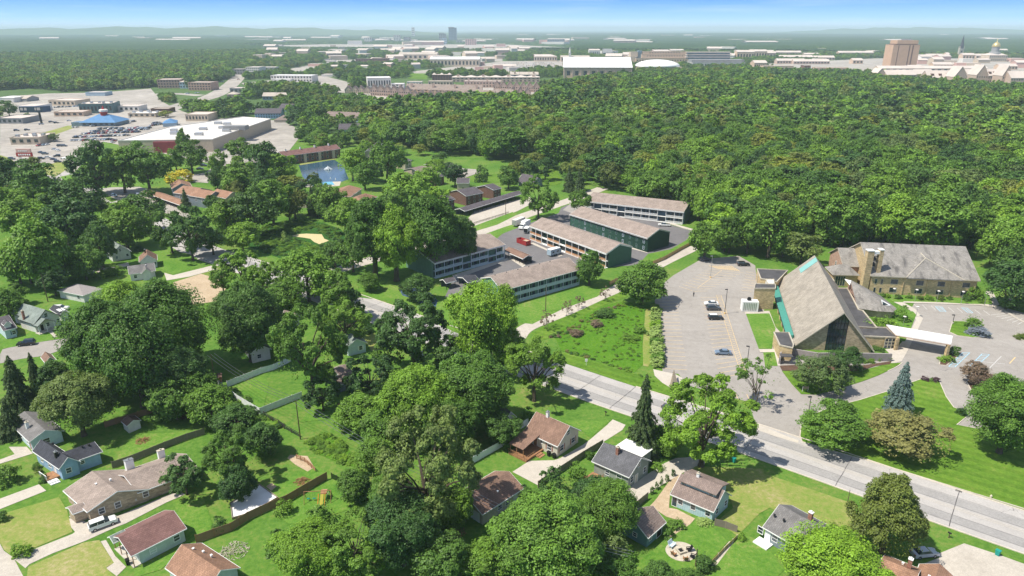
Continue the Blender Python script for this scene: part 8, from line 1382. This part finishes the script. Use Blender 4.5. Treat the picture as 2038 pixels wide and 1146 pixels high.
def wire(label, a, b, sag=1.2, n=3, sp=.5, r_=.035):
    for j in range(n):
        off = Vector((sp*(j-(n-1)/2)*.7, sp*(j-(n-1)/2)*.7, 0)); q = [a.lerp(b, i/14)+off-Vector((0, 0, sag*4*(i/14)*(1-i/14))) for i in range(15)]; m = MB()
        for i in range(14): m.tube(q[i], q[i+1], r_, n=4, cap=False)
        o = m.build('power_line', 'hub'); tag(o, label, 'wire', label)
ps = Vector((*G(430, 770), 9.5)); wire('thin overhead wire from the back lawn pole down to the rust-roofed garage', pu['a'], pu['b'], 1.6, 3, .9); wire('thin overhead wire from the back lawn pole over the vinyl fenced yard', pu['a'], ps, 1.5, 3, .9); wire('thin overhead wire from the garage pole out past the round maple', pu['b'], Vector((*G(1250, 1180), 8)), 1.5, 3, .8)
wire('thin overhead wires crossing before the left suburb', pu['i'], Vector((*G(150, 560), 8)), 1.2, 2, .8)
pole('utility pole hidden in the thicket left of the vinyl fence', (430, 770), PX(*G(430, 770), 9.5)[1], .14)
# ================================================================= SIGNS AND SMALL THINGS
g = G(A0(325, 962)); hb = zat(g.x, g.y, A0(0, 875)[1]); r = tag(empty('billboard', g.x, g.y, R(8)), 'dark billboard on a single black column above the avenue', 'billboard'); m = MB(); m.tube((0, 0, 0), (0, 0, hb), 1.1, .9, 10); m.build('column', 'black', r); ht = zat(g.x, g.y, A0(0, 828)[1]); m = MB(); m.box(-17, 4, -1, 1, hb, ht); m.build('panel', 'paint_dark_blue', r); m = MB(); [m.box(x, x+w_, -1.12, -1.01, hb+(ht-hb)*.35, hb+(ht-hb)*.8) for x, w_ in ((-16, 2.4), (-12.5, 2.2), (-3, 1.2), (-1, 3))]; m.build('lettering', 'pale_roof', r)
m = MB(); m.add([(4.1, -1, hb), (9, 5, hb), (9, 5, ht), (4.1, -1, ht), (4.1, 1, hb), (8.2, 6, hb), (8.2, 6, ht), (4.1, 1, ht)], [(0, 1, 2, 3), (7, 6, 5, 4), (3, 2, 6, 7), (1, 5, 6, 2), (4, 5, 1, 0)]); m.build('rear_panel', 'paint_dark_blue', r)
g = G(B0(205, 168)); r = tag(empty('pylon_sign', g.x, g.y, 0), 'tall red and white pylon sign on two pale legs beside the avenue', 'sign'); z2 = zat(g.x, g.y, B0(0, 62)[1]); z1 = zat(g.x, g.y, B0(0, 122)[1]); zm = (z1+z2)/2
for x in (-3.6, 3.6): m = MB(); m.box(x-.8, x+.8, -.5, .5, 0, z1); m.build('leg', 'warm_white', r)
m = MB(); m.box(-5.5, 5.5, -.6, .6, z1, zm); m.build('lower_panel', 'red', r); m = MB(); m.box(-5.0, 5.0, -.6, .6, zm+.01, z2); m.build('upper_panel', 'rose_wall', r); m = MB(); [m.box(-4+i*1.5, -3+i*1.5, -.72, -.61, z1+(zm-z1)*.3, z1+(zm-z1)*.7) for i in range(6)]; [m.box(-3.5+i*1.3, -2.6+i*1.3, -.72, -.61, zm+(z2-zm)*.35, zm+(z2-zm)*.6) for i in range(5)]; m.build('lettering', 'white_trim', r)
g = G(B0(530, 205)); r = tag(empty('fuel_canopy', g.x, g.y), 'small drive-through kiosk with striped black and white canopy at the open lot', 'kiosk'); m = MB(); m.box(-8, 10, 6, 14, 4.2, 5.0); m.build('canopy', 'white_trim', r); m = MB(); [m.box(-7.6+i*2, -6.6+i*2, 5.85, 5.99, 4.25, 4.95) for i in range(9)]; m.build('stripes', 'black', r)
for x in (-7, -1, 4, 9): m = MB(); m.box(x-.2, x+.2, 9.8, 10.2, 0, 4.19); m.build('post', 'white_trim', r)
def sign(label, p, w_, h_, z0, mat='white_trim', rz=0, legs=True, name='sign'):
    g = G(p); r = tag(empty(name, g.x, g.y, rz), label, 'sign'); m = MB(); m.box(-w_/2, w_/2, -.05, .05, z0, z0+h_); m.build('board', mat, r)
    for x in ((-w_/2+.05, w_/2-.05) if legs else (0,)): m = MB(); m.box(x-.05, x+.05, -.04, .04, 0, z0 if not legs else z0+h_*.5-.01) if not legs else m.box(x-.14, x-.06, -.04, .04, 0, z0+h_); m.build('leg', 'white_trim', r)
    return r
r = sign('small white-legged sign board on the lawn before the church drive', C3(332, 862), 1.5, .7, .9, 'wood_grey'); sign('small white sign on a post at the verge of the marsh basin', C2(653, 655), .7, .8, 1.2, legs=False)
g = G(C2(1335, 830)); r = tag(empty('monument_sign', g.x, g.y, R(20)), 'dark wedge-shaped stone church sign tapering to a point beside the car park mouth', 'sign'); m = MB(); m.add([(-1.0, -.6, 0), (.9, -.6, 0), (1.0, .5, 0), (-.9, .7, 0), (-.8, -.5, 2.2), (.9, -.4, 1.4), (3.0, 5.0, 2.6), (2.6, 4.6, .6)], [(0, 1, 5, 4), (1, 2, 6, 5), (4, 5, 6), (0, 4, 3), (4, 6, 3), (3, 6, 2), (0, 3, 2, 1)]); m.build('slab', 'wood_grey', r); m = MB(); [m.tube((-.3+i*.55, .3+i*.9, 2.28-i*.02), (.6+i*.45, .2+i*.9, 1.62+i*.16), .05, n=4) for i in range(5)]; m.build('lettering', 'black', r)
m = MB(); m.box(-1.1, 1.0, -.72, -.601, 0, .9); m.build('plinth', 'stone', r)
def mailbox(label, p, rz=0, mat='black'):
    g = G(p); r = tag(empty('mailbox', g.x, g.y, rz), label, 'mailbox'); m = MB(); m.box(-.06, .06, -.06, .06, 0, 1.0); m.build('post', 'pole_wood', r); m = MB(); m.ext_y([(-.13, 1.0), (.13, 1.0), (.13, 1.15), (.07, 1.25), (-.07, 1.25), (-.13, 1.15)][::-1], -.3, .3); m.build('box', mat, r)
mailbox('black mailbox at the kerb above the curved drive', C2(805, 1048), .6); mailbox('dark mailbox beside the drive of the silver sedan', D3(1385, 862), .6); mailbox('pale mailbox on the near lawn of the middle white house', B0(1610, 945), .6, 'white_trim')
def bin_(label, p, mat='teal_plastic', rz=.6):
    g = G(p); r = tag(empty('wheelie_bin', g.x, g.y, rz, .05), label, 'bin'); m = MB(); m.add([(sx_*w_, sy*d_, z_) for z_, w_, d_ in ((0, .26, .28), (1.0, .32, .38)) for sx_, sy in ((-1, -1), (1, -1), (1, 1), (-1, 1))], [(3, 2, 1, 0), (4, 5, 6, 7), (0, 1, 5, 4), (1, 2, 6, 5), (2, 3, 7, 6), (3, 0, 4, 7)]); m.build('body', mat, r); m = MB(); m.box(-.34, .34, -.4, .42, 1.002, 1.08); m.build('lid', mat, r)
bin_('teal wheelie bin on the cracked concrete beside the main road', D3(1747, 992)); bin_('green wheelie bin under the open-crowned tree at the kerb', D2(1722, 298)); bin_('dark bin at the corner of the cape house, left of two', D2(345, 252), 'black'); bin_('dark bin at the corner of the cape house, right of two', D2(385, 268), 'black'); bin_('dark bin at the front corner of the pale green house', D0(955, 1060), 'black'); bin_('dark bin against the wall of the stone house', D0(858, 668), 'black')
g = G(D3(1697, 570)); m = MB(); m.lathe([(.22, 0), (.16, .1), (.16, .55), (.2, .6), (.12, .75), (.04, .82)], 10, (0, 0)); m.box(-.28, .28, -.07, .07, .4, .52); o = m.build('fire_hydrant', 'cream', None, (g.x, g.y, .12)); tag(o, 'pale fire hydrant on the church side kerb', 'hydrant'); g = G(D3(1462, 516)); m = MB(); [m.box(-.6+i*.2, -.5+i*.2, -.3, .3, 0, .04) for i in range(6)]; o = m.build('storm_drain', 'black', None, (g.x, g.y, .08)); o.rotation_euler = (0, 0, R(-37)); tag(o, 'dark iron storm drain grate at the far kerb of the main road', 'drain')
# play set
g = G(D1(520, 585)); r = tag(empty('swing_set', g.x, g.y, R(5)), 'timber swing set with yellow slide, teal swings and a ladder in the fenced yard', 'swing set'); m = MB(); m.tube((-3.2, 0, 2.3), (2.2, 0, 2.3), .07); m.build('beam', 'wood', r)
for x in (-3.1, 2.1):
    for y in (-1, 1): m = MB(); m.tube((x, y*1.1, 0), (x, 0, 2.3), .06); m.build('leg', 'wood', r)
m = MB(); m.add([(.1, -2.6, .15), (.7, -2.6, .15), (.7, -.2, 1.7), (.1, -.2, 1.7), (.1, -2.6, .05), (.7, -2.6, .05), (.7, -.2, 1.6), (.1, -.2, 1.6)], [(0, 1, 2, 3), (7, 6, 5, 4), (0, 4, 5, 1), (3, 2, 6, 7)]); m.box(0, .1, -2.6, -2.5, 0, .3); m.build('slide', 'leaf_yellow', r); m = MB(); [m.box(-.35, -.25, -2.0+i*.4, -1.8+i*.4, .3+i*.3, .4+i*.3) for i in range(5)]; m.tube((-.3, -2.2, 0), (-.3, -.2, 1.8), .06); m.tube((1.0, -2.0, 0), (1.0, -.2, 1.9), .06); m.build('side_frame', 'orange_plastic', r); m = MB(); m.box(0, 1.2, -.1, 1.4, 1.55, 1.65); m.build('platform', 'wood', r)
m = MB(); [m.tube((x, 1.4, .1+0), (x, 3.4, 0), .05) for x in (.2, 1.0)]; [m.tube((x, 1.4, 1.6), (x, 3.3, .1), .05) for x in (.2, 1.0)]; [m.box(.2, 1.0, 1.5+i*.3, 1.56+i*.3, 1.5-i*.24, 1.56-i*.24) for i in range(7)]; m.build('ladder', 'cream', r)
for x in (-2.4, -1.3): m = MB(); m.tube((x-.2, 0, 2.3), (x-.2, .1, .6), .015, n=4); m.tube((x+.2, 0, 2.3), (x+.2, .1, .6), .015, n=4); m.box(x-.28, x+.28, -.05, .25, .5, .62); m.build('swing', 'teal_plastic', r)
# fire pit and chairs
g = G(D2(1330, 968)); r = tag(empty('fire_pit', g.x, g.y, .4, .05), 'square stone fire pit at the middle of the round patio', 'fire pit'); m = MB(); m.box(-.7, .7, -.7, -.45, 0, .45); m.box(-.7, .7, .45, .7, 0, .45); m.box(-.7, -.45, -.449, .449, 0, .45); m.box(.45, .7, -.449, .449, 0, .45); m.build('surround', 'stone', r); m = MB(); m.box(-.449, .449, -.449, .449, 0, .2); m.build('ash', 'black', r)
def chair(label, x, y, rz, mat, w_=.7):
    r = tag(empty('garden_chair', x, y, rz, .05), label, 'chair'); m = MB(); m.box(-w_/2, w_/2, -.3, .35, .38, .44); m.build('seat', mat, r); m = MB(); m.add([(-w_/2, .3, .42), (w_/2, .3, .42), (w_/2, .62, 1.15), (-w_/2, .62, 1.15), (-w_/2, .36, .42), (w_/2, .36, .42), (w_/2, .68, 1.15), (-w_/2, .68, 1.15)], [(0, 1, 2, 3), (7, 6, 5, 4), (0, 4, 5, 1), (1, 5, 6, 2), (2, 6, 7, 3), (3, 7, 4, 0)]); m.build('backrest', mat, r)
    for sx_ in (-1, 1):
        for sy in (-1, 1): m = MB(); m.box(sx_*w_/2-.04, sx_*w_/2+.04, sy*.27-.04, sy*.27+.04, 0, .62 if sy < 0 else .379); m.build('leg', mat, r)
        m = MB(); m.box(sx_*w_/2-.08, sx_*w_/2+.06, -.34, .4, .621, .66); m.build('armrest', mat, r)
chair('pale blue double garden seat at the upper left of the fire pit', g.x-1.3, g.y+1.3, R(45), 'blue_trim', 1.3); chair('dark brown garden chair at the lower left of the fire pit', g.x-1.5, g.y-.9, R(130), 'wood'); chair('dark garden chair right of the fire pit', g.x+1.4, g.y+.2, R(-80), 'black'); chair('dark garden chair at the lower right rim of the patio', g.x+1.6, g.y-1.5, R(-120), 'black'); chair('small dark chair at the bottom rim of the patio', g.x+.3, g.y-2.1, R(180), 'wood')
def heap(label, p, rad, mat, n=70, hh=.7, name='brush_pile', cat='brush pile'):
    g = G(p); m = MB(); rr = random.Random(int(p[0]))
    for i in range(n): a = rr.uniform(0, 6.28); d = rad*rr.random()**.6; c = Vector((d*math.cos(a), d*math.sin(a), hh*(1-d/rad)*rr.random())); v = Vector((rr.uniform(-1, 1), rr.uniform(-1, 1), rr.uniform(-.3, .6))).normalized()*rr.uniform(.2, .6); m.tube(c-v, c+v, .05, .03, 4)
    o = m.build(name, mat, None, (g.x, g.y, .05)); tag(o, label, cat)
heap('round pile of cut branches beside the board fence', D1(382, 445), 1.7, 'wood', 120); heap('round pile of reddish branches on the lawn behind the blue sided house', D0(1062, 142), 1.6, 'wood', 100); heap('heap of rubble and scrap behind the orange-brown roofed house', D0(1745, 960), 2.6, 'stone', 140, .9, 'rubble_heap', 'rubble'); heap('stack of logs at the corner of the rust-roofed garage', D1(1540, 820), 1.5, 'wood', 60)
g = G(C1(705, 968)); m = MB(); m.lathe([(.9, 0), (.9, .3), (.65, .3), (.65, .05), (.1, .04)], 16, cap=False); o = m.build('fire_ring', 'brick_red', None, (g.x, g.y, .05)); tag(o, 'small ring of bricks on the lawn below the grey garage', 'fire ring')
g = G(C0(1695, 780)); r = tag(empty('playhouse', g.x, g.y, .3), 'tiny brown-roofed playhouse at the corner of the vinyl fence', 'playhouse'); m = MB(); m.box(-1.2, 1.2, -.9, .9, 0, 1.6); m.build('wall', 'wood', r); m = MB(); m.ext_x([(-1.1, 1.55), (0, 2.3), (1.1, 1.55), (1.1, 1.65), (0, 2.4), (-1.1, 1.65)][::-1], -1.4, 1.4); m.build('roof', 'roof_brown', r)
# pond fountain, pool chairs
g = G(B1(600, 225)); m = MB()
for i in range(60): a = rnd.uniform(0, 6.28); q = rnd.uniform(.3, 1); m.tube((0, 0, 1.6+.6*q), (3.2*q*math.cos(a), 3.2*q*math.sin(a), .1), .07, .12, 4)
m.lathe([(.5, 0), (.3, 1.4), (.15, 2.6)], 8); plain('spray', (.85, .9, .92), .5, .05); o = m.build('fountain', 'spray', None, (g.x, g.y, .06)); tag(o, 'white spray fountain in the blue pond', 'fountain')
for i in range(9): p = G(*B1(515+i*13, 352)); m = MB(); m.box(-.3, .3, -.9, .5, .25, .32); m.add([(-.3, .5, .3), (.3, .5, .3), (.3, .95, .75), (-.3, .95, .75)], [(0, 1, 2, 3)]); o = m.build('sun_lounger', 'paint_dark_blue', None, (p.x, p.y, .1)); tag(o, 'dark sun lounger in the row along the pool', 'sun lounger', 'sun loungers along the pool')
for i, (x, y) in enumerate(B1(430, 322, 470, 318, 530, 312, 620, 316, 660, 322)): p = G(x, y); r = tag(empty('parasol', p.x, p.y), 'closed pale parasol by the pool', 'parasol', 'closed parasols by the pool'); m = MB(); m.tube((0, 0, 0), (0, 0, 2.6), .04, n=5); m.build('pole', 'hub', r); m = MB(); m.lathe([(.28, 1.3), (.2, 2.2), (.03, 2.6)], 8); m.build('cover', 'white_trim', r)
# a walker crossing the church lot
def person(label, p, rz, shirt=(.03, .035, .05), legs=(.02, .02, .025)):
    g = G(p); V = [(0, 0, .95), (0, 0, 1.15), (0, .01, 1.38), (0, .01, 1.50), (0, .02, 1.58), (0, .03, 1.72), (.11, 0, .90), (.13, .12, .50), (.13, .02, .08), (.13, .20, .04), (-.11, 0, .90), (-.13, .06, .50), (-.14, -.22, .10), (-.14, -.08, .04), (.20, 0, 1.40), (.25, -.06, 1.12), (.26, .06, .88), (.26, .10, .80), (-.20, 0, 1.40), (-.25, .08, 1.13), (-.26, .20, .92), (-.26, .25, .84)]
    E = [(0, 1), (1, 2), (2, 3), (3, 4), (4, 5), (0, 6), (6, 7), (7, 8), (8, 9), (0, 10), (10, 11), (11, 12), (12, 13), (2, 14), (14, 15), (15, 16), (16, 17), (2, 18), (18, 19), (19, 20), (20, 21)]; rad = [.15, .14, .16, .07, .075, .105, .10, .07, .05, .04, .10, .07, .05, .04, .065, .045, .035, .04, .065, .045, .035, .04]
    me = bpy.data.meshes.new('person'); me.from_pydata(V, E, []); o = bpy.data.objects.new('person', me); COL.objects.link(o); sk = o.modifiers.new('skin', 'SKIN')
    for i, sv in enumerate(me.skin_vertices[0].data): sv.radius = (rad[i], rad[i]*.85 if i < 3 else rad[i]); sv.use_root = (i == 0)
    ss = o.modifiers.new('sub', 'SUBSURF'); ss.levels = ss.render_levels = 2
    m, t, b = nm('clothing'); s_ = t.nodes.new('ShaderNodeSeparateXYZ'); t.links.new(coord(t, False), s_.inputs[0]); r_ = ramp(t, s_.outputs[2], [(0, (.02, .02, .02)), (.12, legs), (.94, legs), (1.0, shirt)]); r_.node.color_ramp.interpolation = 'CONSTANT'
    mt = t.nodes.new('ShaderNodeMath'); mt.operation = 'GREATER_THAN'; mt.inputs[1].default_value = 1.52; t.links.new(s_.outputs[2], mt.inputs[0]); t.links.new(mixc(t, mt.outputs[0], r_, (.42, .26, .18)), b.inputs['Base Color']); me.materials.append(m)
    o.location = (g.x, g.y, .05); o.rotation_euler = (0, 0, rz); tag(o, label, 'person'); m = MB(); m.lathe([(.115, 1.68), (.12, 1.76), (.09, 1.84), (.02, 1.87)], 10, (0, .02)); m.build('hair', 'black', o, smooth=True)
person('person in dark clothes walking across the upper church lot', C2(1490, 118), R(200))
# ================================================================= HAZE
m = bpy.data.materials.new('haze'); m.use_nodes = True; t = m.node_tree; t.nodes.clear(); ou = t.nodes.new('ShaderNodeOutputMaterial'); pv = t.nodes.new('ShaderNodeVolumePrincipled')
pv.inputs['Color'].default_value = (.74, .90, 1.0, 1); pv.inputs['Density'].default_value = 9e-5; pv.inputs['Anisotropy'].default_value = .0; t.links.new(pv.outputs[0], ou.inputs['Volume']); MATS['haze'] = m
hz = MB().box(-44000, 44000, -500, 43000, -1, 150).build('haze', m); hz['kind'] = 'stuff'; hz['label'] = 'thin pale blue haze over the distant town and woods'
